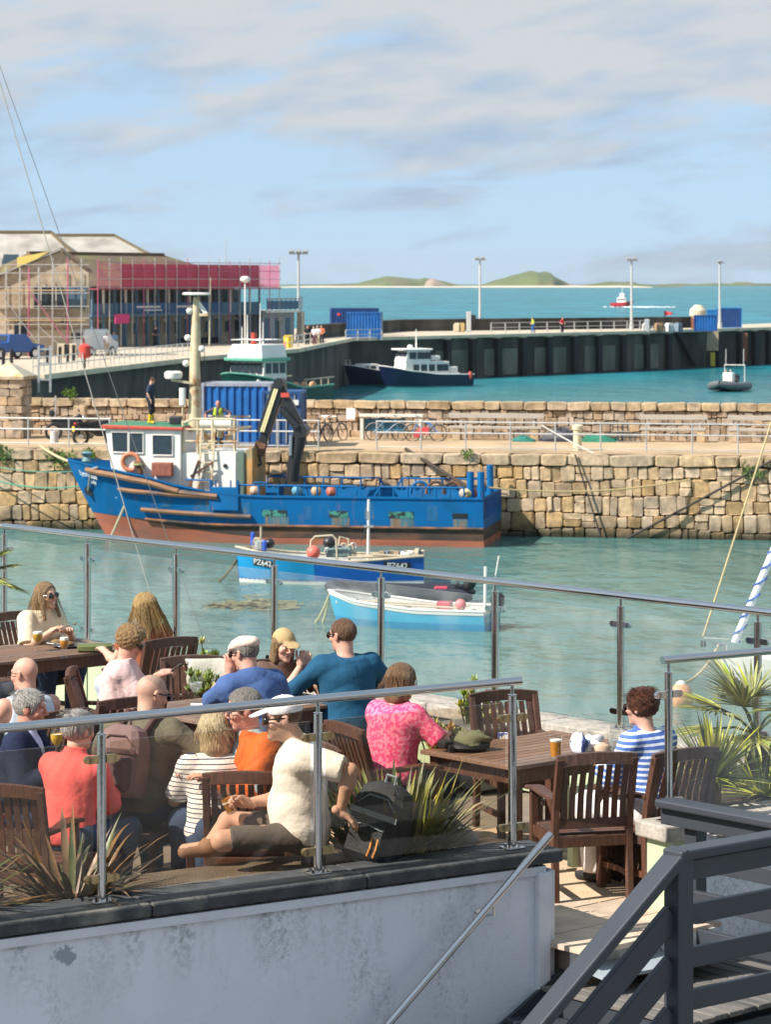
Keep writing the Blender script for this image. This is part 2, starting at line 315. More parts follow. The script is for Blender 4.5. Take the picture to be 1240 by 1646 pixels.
def courses(s0, s1, zs, wr, jit, r, gap=0.03, split=0.12):
    """zs: course boundaries bottom to top"""
    cells = []
    wob = [(r.uniform(0, 9), r.uniform(.4, .9)) for _ in zs]
    def zz(i, s):
        if i in (0, len(zs) - 1): return zs[i]
        return zs[i] + jit*math.sin(s*wob[i][1] + wob[i][0]) + 0.5*jit*math.sin(s*2.3*wob[i][1] + 2*wob[i][0])
    for i in range(len(zs) - 1):
        s = s0 - r.uniform(0, wr[0])
        while s < s1:
            wd = r.uniform(*wr)*(1.0 + (0.55 if r.random() < 0.1 else 0)); c = s + wd/2; lo = zz(i, c) + r.uniform(-.5, .5)*jit*.6; hi = zz(i + 1, c) + r.uniform(-.5, .5)*jit*.6
            if r.random() < split and hi - lo > 0.5:
                mid = lerp(lo, hi, r.uniform(.38, .62)); cells += [(c, (lo + mid)/2, wd - gap, mid - lo - gap), (c, (mid + hi)/2, wd - gap, hi - mid - gap)]
            elif r.random() < split*0.8 and wd > 0.55:
                k = r.uniform(.38, .62); cells += [(s + wd*k/2, (lo + hi)/2, wd*k - gap, hi - lo - gap), (s + wd*(1 + k)/2, (lo + hi)/2, wd*(1 - k) - gap, hi - lo - gap)]
            else: cells.append((c, (lo + hi)/2, wd - gap, hi - lo - gap))
            s += wd
    return cells
r1 = random.Random(11)
S0, S1 = -16.2, 16.0
qw = thing('quay_wall', 'tall granite block quay wall rising from the harbour water behind the blue workboat', 'wall', q(0, 0, 0), QRZ)
B().box((0, 6.2, (QT - 0.02 + SEA - 1.5)/2), (60, 12.0, QT - 0.02 - (SEA - 1.5))).build('wall_core', M_JOINT, qw)
zs = [SEA - 0.35, SEA + 0.32, SEA + 0.88, SEA + 1.5, SEA + 2.12, SEA + 2.62]
stones_on(qw, courses(S0, S1, zs, (0.34, 0.64), 0.075, r1, gap=.022, split=.16), M_STONE, 0.5, 300)
stones_on(qw, courses(S0, S1, [SEA + 2.63, QT], (0.8, 1.7), 0.0, r1, gap=0.035, split=0), M_COPE, 0.62, 60, 'coping_stone')
qdk = B().box((0, 5.4, QT - 0.055), (60, 10.2, 0.13)).build('quay_deck', M_DECK); qdk.location = q(0, 0.12, 0); qdk.rotation_euler.z = QRZ; tag(qdk, 'pale concrete walkway along the top of the stone quay', kind='structure')
# parapet at the back of the quay
PD = 9.6; PT0 = QT + 1.53
pw = thing('parapet_wall', 'rough granite parapet wall at the back of the quay walkway', 'wall', q(0, PD, 0), QRZ)
B().box((0, 0.42, (QT + PT0)/2 - 0.2), (60, 0.7, PT0 - QT - 0.1)).build('wall_core', mat('parapet_mortar', (0.30, 0.22, 0.145), 0.95, var=0.3, vs=3, coord='World'), pw)
stones_on(pw, courses(S0 - 1.5, S1 + 1.5, [QT - .05, QT + .3, QT + .58, QT + .87, QT + 1.17], (0.2, 0.52), 0.06, r1, gap=0.02, split=0.1), M_STONE2, 0.30, 300)
stones_on(pw, courses(S0 - 1.5, S1 + 1.5, [QT + 1.18, PT0], (0.55, 1.0), 0.0, r1, gap=0.025, split=0), M_COPE, 0.5, 80, 'coping_stone')
# ------------------------------------------------------------------ gate pillar
def pillar():
    c = at_q(14, 6.6, QT); t = thing('gate_pillar', 'square rubble stone gate pillar with pyramid cap on the quay', 'pillar', c, QRZ)
    B().box((0, 0, 1.2), (1.3, 1.3, 2.4)).build('pillar_core', M_JOINT, t)
    r = random.Random(5)
    for face in range(4):
        e = bpy.data.objects.new('pillar_face', None); link(e, t); e.rotation_euler.z = face*math.pi/2; e.location = Matrix.Rotation(face*math.pi/2, 3, 'Z') @ Vector((0, -0.7, 0))
        if face in (0, 1): stones_on(e, [(max(-.62, min(.62, s)), z, w_, h_) for s, z, w_, h_ in courses(-.62, .5, [0.02, .35, .7, 1.0, 1.35, 1.7, 2.05, 2.4], (.3, .6), .03, r, .02)], M_STONE2, .2, 60)
    B().box((0, 0, 2.47), (1.85, 1.85, 0.14)).build('cap_slab', M_COPE, t, bevel=.02)
    B().add([(-.92, -.92, 2.54), (.92, -.92, 2.54), (.92, .92, 2.54), (-.92, .92, 2.54), (0, 0, 3.12)], [(0, 1, 4), (1, 2, 4), (2, 3, 4), (3, 0, 4)]).build('pyramid_cap', mat('lichen_cap', (.5, .45, .34), .9, col2=(.55, .33, .08), c2=(.5, .62), c2s=1.5, var=.2), t)
pillar()
# ------------------------------------------------------------------ quay railings
def quay_rail(x0, x1, t, label, gap=1.62, h=1.1, lean=None):
    s0, s1 = s_of(x0, t), s_of(x1, t); th = thing('quay_railing', label, 'railing', q(s0, t, QT), QRZ, 'railings along the quay edge'); Ls = s1 - s0
    n = max(1, round(Ls/gap))
    for i in range(n + 1): B().cyl((Ls*i/n, 0, 0.005), (Ls*i/n, 0, h), 0.032, n=8).build('post', M_GALV, th, True)
    for z in (h, h*0.62, 0.14): B().cyl((-0.04, 0, z), (Ls + .04, 0, z), 0.03 if z > .2 else .018, n=8).build('rail', M_GALV, th, True)
quay_rail(-20, 176, 0.9, 'galvanised two-rail quay railing beside the stone gate pillar')
quay_rail(318, 512, 0.9, 'galvanised quay railing in front of the blue containers beside the crane')
quay_rail(606, 1262, 0.8, 'long galvanised quay railing in front of the bicycles and benches')
# ------------------------------------------------------------------ corrugated containers
def container(label, loc, rz, Lx, Wy, H, m, doors=True, group='blue shipping containers', edge=None):
    t = thing('shipping_container', label, 'container', loc, rz, group); edge = edge or m
    def panel(p0, p1, n, nm):
        p0 = Vector(p0); p1 = Vector(p1); d = (p1 - p0); nrm = Vector((d.y, -d.x, 0)).normalized(); pts = []
        for i in range(n):
            for (k, o) in ((0, 0), (.18, 0), (.32, -.06), (.68, -.06), (.82, 0)): pts.append(p0 + d*((i + k)/n) + nrm*(o))
        pts.append(p1); v = [p + Vector((0, 0, .12)) for p in pts] + [p + Vector((0, 0, H - .1)) for p in pts]; k = len(pts)
        mesh_obj(nm, v, [(i, i + 1, k + i + 1, k + i) for i in range(k - 1)], m, t)
    x, y = Lx/2 - .03, Wy/2 - .03
    panel((-x, -y, 0), (x, -y, 0), max(4, int(Lx/.28)), 'corrugated_side'); panel((x, y, 0), (-x, y, 0), max(4, int(Lx/.28)), 'corrugated_side')
    panel((-x, y, 0), (-x, -y, 0), int(Wy/.28), 'corrugated_end')
    for i in (-1, 1):
        for j in (-1, 1): B().box((i*(Lx/2 - .05), j*(Wy/2 - .05), H/2), (.12, .12, H)).build('corner_post', edge, t)
    for z in (.07, H - .06):
        for j in (-1, 1): B().box((0, j*(Wy/2 - .045), z), (Lx - .2, .09, .12)).build('side_rail', edge, t)
        for i in (-1, 1): B().box((i*(Lx/2 - .045), 0, z), (.09, Wy - .2, .12)).build('end_rail', edge, t)
    B().box((0, 0, H - .05), (Lx - .1, Wy - .1, .05)).build('roof_sheet', edge, t)
    for j in (-1, 1):
        d = B().box((Lx/2 - .06, j*Wy*.235, H/2), (.06, Wy*.44, H - .26)).build('door', m, t)
        for k in (-.1, .12): B().cyl((Lx/2 - .0, j*Wy*.235 + k*Wy, .14), (Lx/2 - .0, j*Wy*.235 + k*Wy, H - .14), .022, n=6).build('lock_bar', M_GALV, d)
    return t
M_CBLUE = mat('container_blue', (0.018, 0.075, 0.22), 0.5, var=.2, vs=2, bump=.05, col2=(.05, .09, .16), c2=(.6, .75), c2s=2)
M_CBLUE2 = mat('container_royal', (0.012, 0.12, 0.38), 0.5, var=.2, vs=2, bump=.05)
M_CEDGE = mat('container_edge', (0.27, 0.30, 0.36), 0.6, var=.3, vs=4, col2=(.3, .14, .05), c2=(.62, .7), c2s=3)
c1 = at_q(388, 3.8, QT + .02); container('blue corrugated shipping container with pale top rim standing on the quay', c1, QRZ + R(3), 2.75, 2.4, 2.42, M_CBLUE2, edge=M_CEDGE)
c2 = at_q(457, 3.0, QT + .02); container('blue shipping container showing its door end beside the crane arm', c2, QRZ - R(84), 2.2, 1.5, 2.15, M_CBLUE)
B().box((at_q(473, 2.0, 0).x, at_q(473, 2.0, 0).y - .12, QT + 1.74), (.34, .02, .2)).build('container_notice', mat('notice_white', (.8, .8, .78), .5), None); tag(bpy.data.objects['container_notice'], 'small white notice on the door of the blue container', 'notice')
# ------------------------------------------------------------------ bicycles
M_TYRE = mat('tyre_rubber', (.02, .02, .022), .8); M_CHROME = mat('bright_steel', (.62, .62, .62), .25, 1.0, var=.05)
def bicycle(label, loc, rz, col, lean=0.12, panel=False):
    m = mat('bike_' + str(col), col, .35); t = thing('bicycle', label, 'bicycle', loc, rz, 'bicycles leaning on the parapet'); t.rotation_euler = (lean, 0, rz)
    r = .34
    for x in (-.52, .52):
        ring = [Vector((x + r*math.cos(a), 0, r + r*math.sin(a))) for a in [2*math.pi*i/24 for i in range(25)]]
        w_ = B().tube(ring, .022, 6, False).build('wheel', M_TYRE, t, True)
        sp = B()
        for i in range(8): a = math.pi*i/8; sp.cyl((x + .33*math.cos(a), 0, r + .33*math.sin(a)), (x - .33*math.cos(a), 0, r - .33*math.sin(a)), .003, n=3)
        sp.build('spokes', M_CHROME, w_)
        g = [Vector((x + .375*math.cos(a), 0, r + .375*math.sin(a))) for a in [R(20 + 14*i) for i in range(11)]]; B().tube(g, .018, 5).build('mudguard', mat('mudguard_grey', (.25, .25, .26), .4), t, True)
    b = B()
    for p0, p1 in (((-.52, 0, r), (-.08, 0, .3)), ((-.08, 0, .3), (-.2, 0, .78)), ((-.52, 0, r), (-.18, 0, .7)), ((-.08, 0, .3), (.36, 0, .68)), ((-.18, 0, .72), (.34, 0, .8)), ((.33, 0, .88), (.4, 0, .6)), ((.4, 0, .6), (.52, 0, r))): b.cyl(p0, p1, .021, n=6)
    b.build('frame', m, t, True)
    B().tube([(.28, -.3, .98), (.36, -.2, 1.02), (.34, 0, .98), (.36, .2, 1.02), (.28, .3, .98)], .016, 6).cyl((.34, 0, .98), (.33, 0, .86), .016, n=6).build('handlebar', M_CHROME, t, True)
    B().sph((-.22, 0, .9), (.14, .075, .04)).cyl((-.2, 0, .78), (-.22, 0, .88), .014, n=5).build('saddle', M_TYRE, t, True)
    B().tube([(-.08 + .09*math.cos(a), .05, .3 + .09*math.sin(a)) for a in [2*math.pi*i/10 for i in range(11)]], .012, 4, False).cyl((-.08, .06, .3), (.02, .08, .16), .012, n=4).build('crank', M_CHROME, t)
    if panel: B().box((.35, -.06, .3), (.3, .06, .3)).box((.05, .05, .42), (.42, .05, .3)).build('pannier', mat('pannier_red', (.55, .04, .05), .6), t, bevel=.03)
bicycle('dark bicycle with pale blue frame leaning at the parapet beside the red pannier bicycle', at_q(622, 7.4, QT), QRZ, (.05, .18, .28), -.1)
bicycle('bright blue bicycle with a red pannier bag leaning at the parapet', at_q(684, 7.1, QT), QRZ + R(180), (.03, .2, .55), .1, True)
bicycle('black bicycle standing end-on beside the crane arm on the quay', at_q(519, 6.5, QT), QRZ + R(78), (.03, .03, .035), -.06)
bicycle('black bicycle tilted end-on in front of the rubble parapet', at_q(541, 6.9, QT), QRZ + R(66), (.035, .03, .03), -.2)
# ------------------------------------------------------------------ motorbikes
def motorbike(label, loc, rz, plate=True):
    t = thing('motorbike', label, 'motorbike', loc, rz, 'motorbikes parked on the quay'); blk = mat('bike_black', (.02, .021, .024), .35); r = .3
    for x in (-.66, .66):
        ring = [Vector((x + r*math.cos(a), 0, r + r*math.sin(a))) for a in [2*math.pi*i/20 for i in range(21)]]
        w_ = B().tube(ring, .062, 8, False).build('wheel', M_TYRE, t, True); B().cyl((x, -.05, r), (x, .05, r), .1, n=12).build('hub', M_CHROME, w_)
    B().loft([[Vector((x, y*w_, z)) for (y, z) in ((-1, z0), (1, z0), (1, z1), (.6, z1 + .08), (-.6, z1 + .08), (-1, z1))] for x, w_, z0, z1 in ((-.75, .06, .62, .7), (-.4, .12, .5, .72), (0, .15, .3, .74), (.25, .17, .3, .86), (.5, .1, .55, .84))]).build('body', blk, t, True, bevel=.03)
    B().loft([[Vector((x, y*w_, z + h)) for (y, h) in ((-1, -.06), (1, -.06), (.8, .05), (-.8, .05))] for x, w_, z in ((-.8, .1, .86), (-.3, .16, .82), (.05, .12, .86))]).build('seat', M_TYRE, t, True)
    B().tube([(.3, -.36, 1.0), (.38, -.1, 1.03), (.38, .1, 1.03), (.3, .36, 1.0)], .018, 6).cyl((.4, 0, 1.02), (.66, 0, .3), .03, n=6).build('handlebar', M_CHROME, t, True)
    B().sph((.55, 0, .86), (.1, .12, .12)).build('headlight', M_CHROME, t, True)
    B().lathe([(.02, 0), (.12, .04), (.12, .2), (.04, .27)], (-.72, 0, .92), 10).build('top_box', blk, t, True)
    for y in (-.3, .3): B().sph((.36, y*1.1, 1.16), (.03, .07, .05)).build('mirror', blk, t, True)
    if plate:
        B().box((-.97, 0, .62), (.02, .25, .2)).build('number_plate', mat('plate_yellow', (.8, .5, .03), .4), t); B().sph((-.9, 0, .82), (.05, .1, .05)).build('tail_light', mat('lamp_red', (.5, .01, .02), .3), t, True)
motorbike('black motorbike with yellow rear number plate parked by the wheelhouse', at_q(155, 3.0, QT), QRZ + R(38))
motorbike('dark motorbike standing in the shade of the gate pillar', at_q(112, 6.2, QT), QRZ + R(20), False)
# ------------------------------------------------------------------ benches, pots, post, notice
M_WOODG = mat('weathered_wood', (.40, .36, .31), .8, stretch=(1, 12, 12), var=.25, vs=4)
def bench(label, xa, xb, t_=8.4):
    s0, s1 = s_of(xa, t_), s_of(xb, t_); Ls = s1 - s0; t = thing('stone_bench', label, 'bench', q(s0, t_, QT), QRZ, 'benches along the parapet')
    for k in (0.09, 0.93): B().box((Ls*k, 0, .24), (.32, .5, .46)).build('support', M_COPE, t, bevel=.02)
    B().box((Ls/2, 0, .52), (Ls, .55, .09)).build('seat', M_WOODG, t, bevel=.01)
    for k in (.12, .9): B().box((Ls*k, .3, .8), (.09, .06, .55)).build('back_post', M_WOODG, t)
    B().box((Ls/2, .25, .98), (Ls + .1, .06, .2)).build('backrest', M_WOODG, t, bevel=.01)
bench('weathered plank bench on stone blocks behind the blue bicycle', 722, 872); bench('weathered plank bench on stone blocks beside the lobster pots', 1030, 1136); bench('weathered plank bench on stone blocks at the end of the quay railing', 1172, 1262)
tp = thing('noticeboard', 'low blue and white timber stand behind the bicycles', 'stand', at_q(630, 8.2, QT), QRZ); B().box((0, 0, .98), (2.6, .5, .1)).build('shelf', mat('paint_white', (.72, .68, .6), .5), tp)
for k in (-1.2, 1.2): B().box((k, 0, .47), (.12, .4, .92)).build('leg', MATS['paint_white'], tp)
B().box((-.3, .1, .6), (1.7, .06, .5)).build('board', mat('paint_blue', (.03, .16, .28), .5), tp)
sg = B().box((0, 0, 0), (.36, .03, .46)).build('wall_notice', mat('notice_white', (.8, .8, .78), .5)); sg.location = at_q(564, PD - .42, QT + .98); sg.rotation_euler.z = QRZ; tag(sg, 'small blank white notice fixed on the rubble parapet', 'notice')
def pot(label, loc, rz):
    t = thing('lobster_pot', label, 'lobster pot', loc, rz, 'lobster pots on the quay'); m = mat('pot_net', (.05, .055, .06), .8)
    for x in (-.3, -.1, .1, .3): B().tube([(x, .22*math.cos(a), .02 + .36*math.sin(a)) for a in [math.pi*i/8 for i in range(9)]] + [(x, .22, .02)], .016, 5).build('hoop', m, t)
    for a in range(7): an = math.pi*a/6; B().cyl((-.32, .22*math.cos(an), .02 + .36*math.sin(an)), (.32, .22*math.cos(an), .02 + .36*math.sin(an)), .014, n=4).build('lath', m, t)
    B().box((0, 0, .03), (.66, .46, .04)).build('base', M_WOODG, t)
pl_ = [(990, .0, 'lobster pot with dark hoops at the bottom of the pile'), (1006, .0, 'lobster pot on the quay next to the plank bench'), (998, .4, 'lobster pot resting across two other pots'), (1018, 0, 'end lobster pot touching the plank bench')]
for x, z, lb in pl_: pot(lb, at_q(x, 8.0, QT + z), QRZ + R(x % 7*6 - 15))
def heap(name, label, cat, x, t_, size, m, seed):
    r = random.Random(seed); b = B(); n = 16; rings = []
    for i in range(7):
        f = i/6; rings.append([Vector((math.cos(2*math.pi*k/n)*size[0]*math.cos(f*1.5)*(1 + r.uniform(-.12, .12)), math.sin(2*math.pi*k/n)*size[1]*math.cos(f*1.5)*(1 + r.uniform(-.12, .12)), size[2]*math.sin(f*1.55)*(1 + r.uniform(-.35, .35)))) for k in range(n)])
    o = b.loft(rings).build(name, m, None, True); o.location = at_q(x, t_, QT); o.rotation_euler.z = QRZ; return tag(o, label, cat)
heap('net_heap', 'green fishing net heaped along the quay beside the lobster pots', 'fishing net', 962, 8.0, (.95, .4, .26), mat('net_green', (.015, .16, .10), .8, var=.4, vs=8, bump=1, bs=25), 2)
heap('tarpaulin_heap', 'dark folded tarpaulin lying beside the green net', 'tarpaulin', 905, 8.0, (.95, .4, .45), mat('tarp_dark', (.03, .035, .05), .6, var=.4, vs=5, bump=1, bs=8), 4)
heap('net_heap', 'small teal net heap under the plank bench', 'fishing net', 842, 7.6, (.5, .3, .2), mat('net_teal', (.02, .17, .14), .8, var=.4, vs=8, bump=1, bs=25), 6)
b = B().lathe([(.16, 0), (.16, .75), (.21, .8), (.21, .95), (.1, 1.0)], (0, 0, 0), 14).build('mooring_bollard', mat('bollard_cream', (.66, .58, .4), .6, col2=(.3, .2, .1), c2=(.6, .7)), None, True); b.location = at_q(929, 1.9, QT); tag(b, 'cream iron mooring bollard behind the quay railing', 'bollard')
b = B().lathe([(.14, 0), (.17, .03), (.16, .5), (.05, .52)], (0, 0, 0), 12).build('plastic_bin', mat('bin_grey', (.5, .5, .5), .5), None, True); b.location = at_q(87, 2.8, QT); tag(b, 'pale grey plastic tub on the quay behind the railing', 'tub')
b = B().cyl((0, 0, 0), (0, 0, 1.75), .035, n=8).build('signpost', M_GALV, None, True); b.location = at_q(89, 6.5, QT); tag(b, 'bare grey steel pole standing before the parapet', 'pole')
b = B().box((0, 0, 0.62), (.5, .4, 1.24)).build('stone_buttress', M_COPE, None, bevel=.03); b.location = at_q(129, 9.0, QT); b.rotation_euler.z = QRZ; tag(b, 'short squared stone buttress with rusty top against the parapet', 'buttress')
# weeds in the wall joints
def weed(x, y, t_, size, label, col=(.09, .16, .02)):
    z = CZ - (y - HY)*(qO.y)/F; r = random.Random(int(x)); b = B()
    for i in range(70):
        a = r.uniform(0, 6.28); p = Vector((r.gauss(0, size*.4), -abs(r.gauss(0, .06)) - .04, r.gauss(0, size*.28))); d = Vector((math.cos(a), -.4, math.sin(a)*.8 + .3))*size*.35; sdv = Vector((-d.z, 0, d.x)).normalized()*size*.1
        b.add([p - sdv, p + sdv, p + d], [(0, 1, 2)])
    o = b.build('wall_weed', mat('weed_green', col, .8, rnd=.2)); o.location = at_q(x, t_, z); o.rotation_euler.z = QRZ; tag(o, label, 'weed', 'weeds in the wall joints')
weed(97, 741, -.3, .55, 'green weed tuft on the quay wall above the workboat bow line'); weed(3, 735, -.3, .5, 'green weed hanging from the coping below the gate pillar')
weed(1206, 752, -.3, .42, 'green weed tuft in the quay wall below the end bench'); weed(752, 728, -.3, .3, 'tiny weed in the coping below the long railing'); weed(112, 651, PD - .35, .35, 'yellowish weed tuft on top of the rubble parapet', (.2, .24, .02)); weed(1222, 755, -.3, .25, 'smallest weed tuft low in the quay wall beside the shadow line'); weed(146, 735, -.3, .35, 'weed tuft on the coping behind the workboat foredeck')
# ================================================================== far side of the harbour
PT = -1.35
M_QCONC = mat('old_quay_concrete', (.085, .078, .066), .92, var=.6, vs=.6, bump=.8, bs=2.2, col2=(.03, .03, .027), c2=(.42, .62), c2s=.25, coord='World', stretch=(1, 1, .35))
M_PAVE = mat('quay_paving', (.50, .42, .32), .9, var=.15, vs=.4, coord='World')
edge = [at_z(x, y, PT) for x, y in ((-260, 640), (60, 607), (315, 577), (473, 564), (562, 546), (750, 541), (1000, 535), (1240, 528), (1420, 522))]
back = [Vector((72, 372, PT)), Vector((60, 392, PT)), Vector((36, 344, PT)), Vector((-2, 322, PT)), Vector((-10, 330, PT)), Vector((-140, 330, PT)), Vector((-140, 140, PT))]
poly = [(p.x, p.y) for p in edge] + [(p.x, p.y) for p in back]
B().prism(poly, SEA - 2, PT - .02).build('harbour_quay', M_QCONC); tag(bpy.data.objects['harbour_quay'], 'weathered dark concrete quay and pier across the harbour', kind='structure')
B().prism(poly, PT - .019, PT + .004).build('harbour_road', M_PAVE); tag(bpy.data.objects['harbour_road'], 'pale paved quayside road', kind='structure')
# light coping along the quay edge
for i in range(1, len(edge) - 1):
    a, c = edge[i], edge[i + 1]; o = B().bar(a + Vector((0, 0, .03)), c + Vector((0, 0, .03)), .8, .3).build('quay_kerb', mat('kerb_pale', (.6, .51, .37), .9, var=.25, vs=.5, coord='World')); tag(o, 'pale stone kerb along the far quay edge', kind='structure')
M_PILE = mat('dark_timber', (.018, .019, .022), .85, var=.3, vs=1)
M_FCONC = mat('pier_panel', (.15, .143, .118), .92, var=.45, vs=.6, col2=(.09, .1, .08), c2=(.45, .65), c2s=.4, coord='World', stretch=(1, 1, .3))
def edge_at(x):
    """point on the quay edge that shows at picture column x"""
    for a, c in zip(edge, edge[1:]):
        xa, xc = px(a)[0], px(c)[0]
        if xa <= x <= xc:
            k = (x - CX)/F; d = c - a; u = (k*a.y - a.x)/(d.x - k*d.y); return a + d*u, d.normalized()
for x in (716, 757, 798, 838, 880, 921, 960, 999, 1037, 1072, 1152, 1187, 1211, 1234):
    p, d = edge_at(x); n = Vector((d.y, -d.x, 0)); t = thing('fender_pile', 'dark timber fender pile bolted down the far pier wall', 'pile', p + n*.3 + Vector((0, 0, SEA - 1 - PT)), math.atan2(d.y, d.x), 'fender piles of the far pier')
    B().box((0, 0, (PT - SEA + 1.0)/2 - .1), (.75, .5, PT - SEA + .8)).build('timber', M_PILE, t, bevel=.06)
    B().box((0, .1, PT - SEA + .85), (.8, .5, .2)).build('pile_cap', mat('kerb_pale', (.6, .51, .37)), t)
for xa in (700, 778, 859, 940, 1018):
    p, d = edge_at(xa); o = B().bar(p + Vector((0, 0, -2.6)), p + d*5.5 + Vector((0, 0, -2.6)), .16, 2.6, side=Vector((d.y, -d.x, 0))).build('pier_panel', M_FCONC); tag(o, 'paler concrete panel set in the far pier wall', kind='structure')
p, d = edge_at(1082); p2, _ = edge_at(1112); n = Vector((d.y, -d.x, 0))*.45
o = B().bar(p + n, p2 + n + Vector((0, 0, SEA - PT + .3)), .5, .35).build('pier_steps', M_PILE); tag(o, 'dark flight of steps slanting down the far pier wall', 'steps')
p, d = edge_at(1141); n = Vector((d.y, -d.x, 0))*.4; t = thing('mooring_dolphin', 'sandy stone recess with yellow post on the far pier wall', 'post', p + n + Vector((0, 0, SEA - PT)))
B().box((0, 0, 3), (1.3, .5, 2.3)).build('stone_facing', M_COPE, t); B().box((0, -.3, .9), (.5, .4, 1.5)).build('yellow_post', mat('post_yellow', (.6, .45, .05), .6), t)
o = B().box((edge_at(1190)[0] + Vector((.35, -.35, -2.0))), (.9, .4, 3.2)).build('rusty_ladder_panel', mat('rust_brown', (.26, .1, .05), .9, var=.3)); tag(o, 'rusty brown ladder panel on the far pier wall', 'ladder')
# parapet along the pier
pp = [at_z(x, y, PT) for x, y in ((492, 545), (640, 533), (860, 530), (1112, 527))]
for i, (a, c) in enumerate(zip(pp, pp[1:])):
    o = B().bar(a + Vector((0, 0, .6)), c + Vector((0, 0, .6)), .5, 1.2).bar(a + Vector((0, 0, 1.23)), c + Vector((0, 0, 1.23)), .8, .16).build('pier_parapet', M_QCONC); tag(o, ('grey pier parapet behind the blue containers', 'long grey pier parapet before the open sea', 'grey pier parapet beside the red flag')[i], 'parapet', 'parapets of the far pier')
def far_rail(a, c, gap, label, h=1.1, m=None):
    m = m or M_GALV; Ls = (c - a).length; d = (c - a).normalized(); t = thing('pier_railing', label, 'railing', a, math.atan2(d.y, d.x), 'railings of the far quay'); n = max(1, int(Ls/gap))
    for i in range(n + 1): B().box((Ls*i/n, 0, h/2), (.09, .09, h)).build('post', m, t)
    for z in (h, h*.55): B().box((Ls/2, 0, z), (Ls, .06, .07)).build('rail', m, t)
far_rail(at_z(790, 536, PT), at_z(1050, 531, PT), 2.2, 'pale railing along the far pier road')
M_LAMP = mat('lamp_steel', (.55, .56, .55), .5, .3)
def lamp(x, yb, yt, label, heads=1):
    p = at_z(x, yb, PT); h = (yb - yt)*p.y/F; t = thing('lamp_post', label, 'lamp post', p, 0, 'lamp posts on the far pier')
    B().tube([(0, 0, 0), (0, 0, h*.3), (0, 0, h)], [.2, .15, .11], 10).build('pole', M_LAMP, t, True); B().cyl((0, 0, 0), (0, 0, .7), .26, n=10).build('base', M_LAMP, t, True)
    for i in range(heads):
        k = (i - (heads - 1)/2)*.62; B().box((k, -.15, h + .12), (.5, .55, .3), M=Matrix.Rotation(R(18), 3, 'X')).build('floodlight', mat('flood_head', (.3, .3, .3), .4), t, bevel=.04)
    B().bar((-.7, 0, h - .05), (.7, 0, h - .05), .1, .1).build('crossarm', M_LAMP, t)
lamp(480, 548, 407, 'tall steel lamp post with three floodlights beside the verandah end', 3); lamp(772, 531, 417, 'steel lamp post with two floodlights rising above the long parapet', 2)
lamp(1016, 530, 418, 'steel lamp post in line with the red boat at sea', 2); lamp(1158, 529, 422, 'slim lamp post behind the paired blue containers', 1)
for x in (754, 1041):
    p = at_z(x, 534, PT); h = 2.2 if x < 800 else 1.4; t = thing('pier_post', 'squat steel equipment post at the foot of the pier lamp' if x < 800 else 'short white equipment post beside the pier flag', 'post', p); B().box((0, 0, h/2), (.5, .4, h)).build('cabinet', M_LAMP, t, bevel=.04); B().box((.5, 0, h*.7), (.5, .3, .6)).build('panel', M_PILE, t)
# containers and plant on the pier
def pc(label, x0, x1, yb, H, rz, m, W=2.4, e=None):
    p = at_z((x0 + x1)/2, yb, PT); Lx = (x1 - x0)*p.y/F; container(label, p + Vector((0, W/2, .02)), rz, Lx, W, H, m, group='containers on the far pier', edge=e)
M_CNAVY = mat('container_navy', (.012, .06, .22), .5, var=.2, vs=1); M_CSKY = mat('container_sky', (.02, .2, .5), .5, var=.15, vs=1)
pc('navy container with red pennant on the far quay corner', 531, 608, 540, 2.75, R(4), M_CNAVY); pc('royal blue container in front of the navy one behind quay rails', 559, 614, 545, 2.5, R(-4), M_CBLUE2)
pc('small royal blue container beside the cream cement mixer', 1119, 1156, 533, 1.75, R(-8), M_CBLUE2, e=M_CNAVY); pc('tall blue container next to the slim lamp post', 1157, 1193, 528, 2.4, R(3), M_CNAVY, e=M_CSKY); pc('bright sky blue skip container behind the cement mixer', 1130, 1160, 527, 2.1, R(0), M_CSKY)
far_rail(at_z(556, 548, PT), at_z(614, 546.5, PT), 1.6, 'pale rail in front of the royal blue container', 1.0)
p = at_z(1123, 530, PT); t = thing('cement_mixer', 'cream cement mixer drum with rusty frame on the far pier', 'mixer', p)
B().lathe([(.5, 0), (.95, .5), (.95, 1.1), (.4, 1.7)], (0, 0, 1.1), 14).build('drum', mat('mixer_cream', (.62, .52, .38), .7, var=.3, vs=2), t, True, bevel=0)
for x in (-.6, .6):
    for y in (-.5, .5): B().box((x, y, .6), (.2, .2, 1.3)).build('leg', mat('rust_brown', (.26, .1, .05)), t)
B().box((.2, -.5, 1.0), (1.4, .3, .5)).build('hopper', MATS['rust_brown'], t)
def flag(x, yb, yt, label):
    p = at_z(x, yb, PT); h = (yb - yt)*p.y/F; t = thing('flag', label, 'flag', p, 0, 'red flags on the far pier'); B().cyl((0, 0, 0), (0, 0, h), .05, n=6).build('pole', M_PILE, t)
    n = 8; v = []
    for i in range(n + 1):
        f = i/n; y = .12*math.sin(f*6); wd = .55*(1 - f*.75); v += [(f*.95, y, h - .32 + wd/2), (f*.95, y, h - .32 - wd/2)]
    o = mesh_obj('cloth', v, [(2*i, 2*i + 1, 2*i + 3, 2*i + 2) for i in range(n)], mat('flag_red', (.6, .05, .04), .7), t); s_ = o.modifiers.new('s', 'SOLIDIFY'); s_.thickness = .02
flag(1069, 532, 499, 'small red pennant on a pole beside the stacked pier gear'); flag(533, 540, 500, 'small red pennant at the navy container corner')
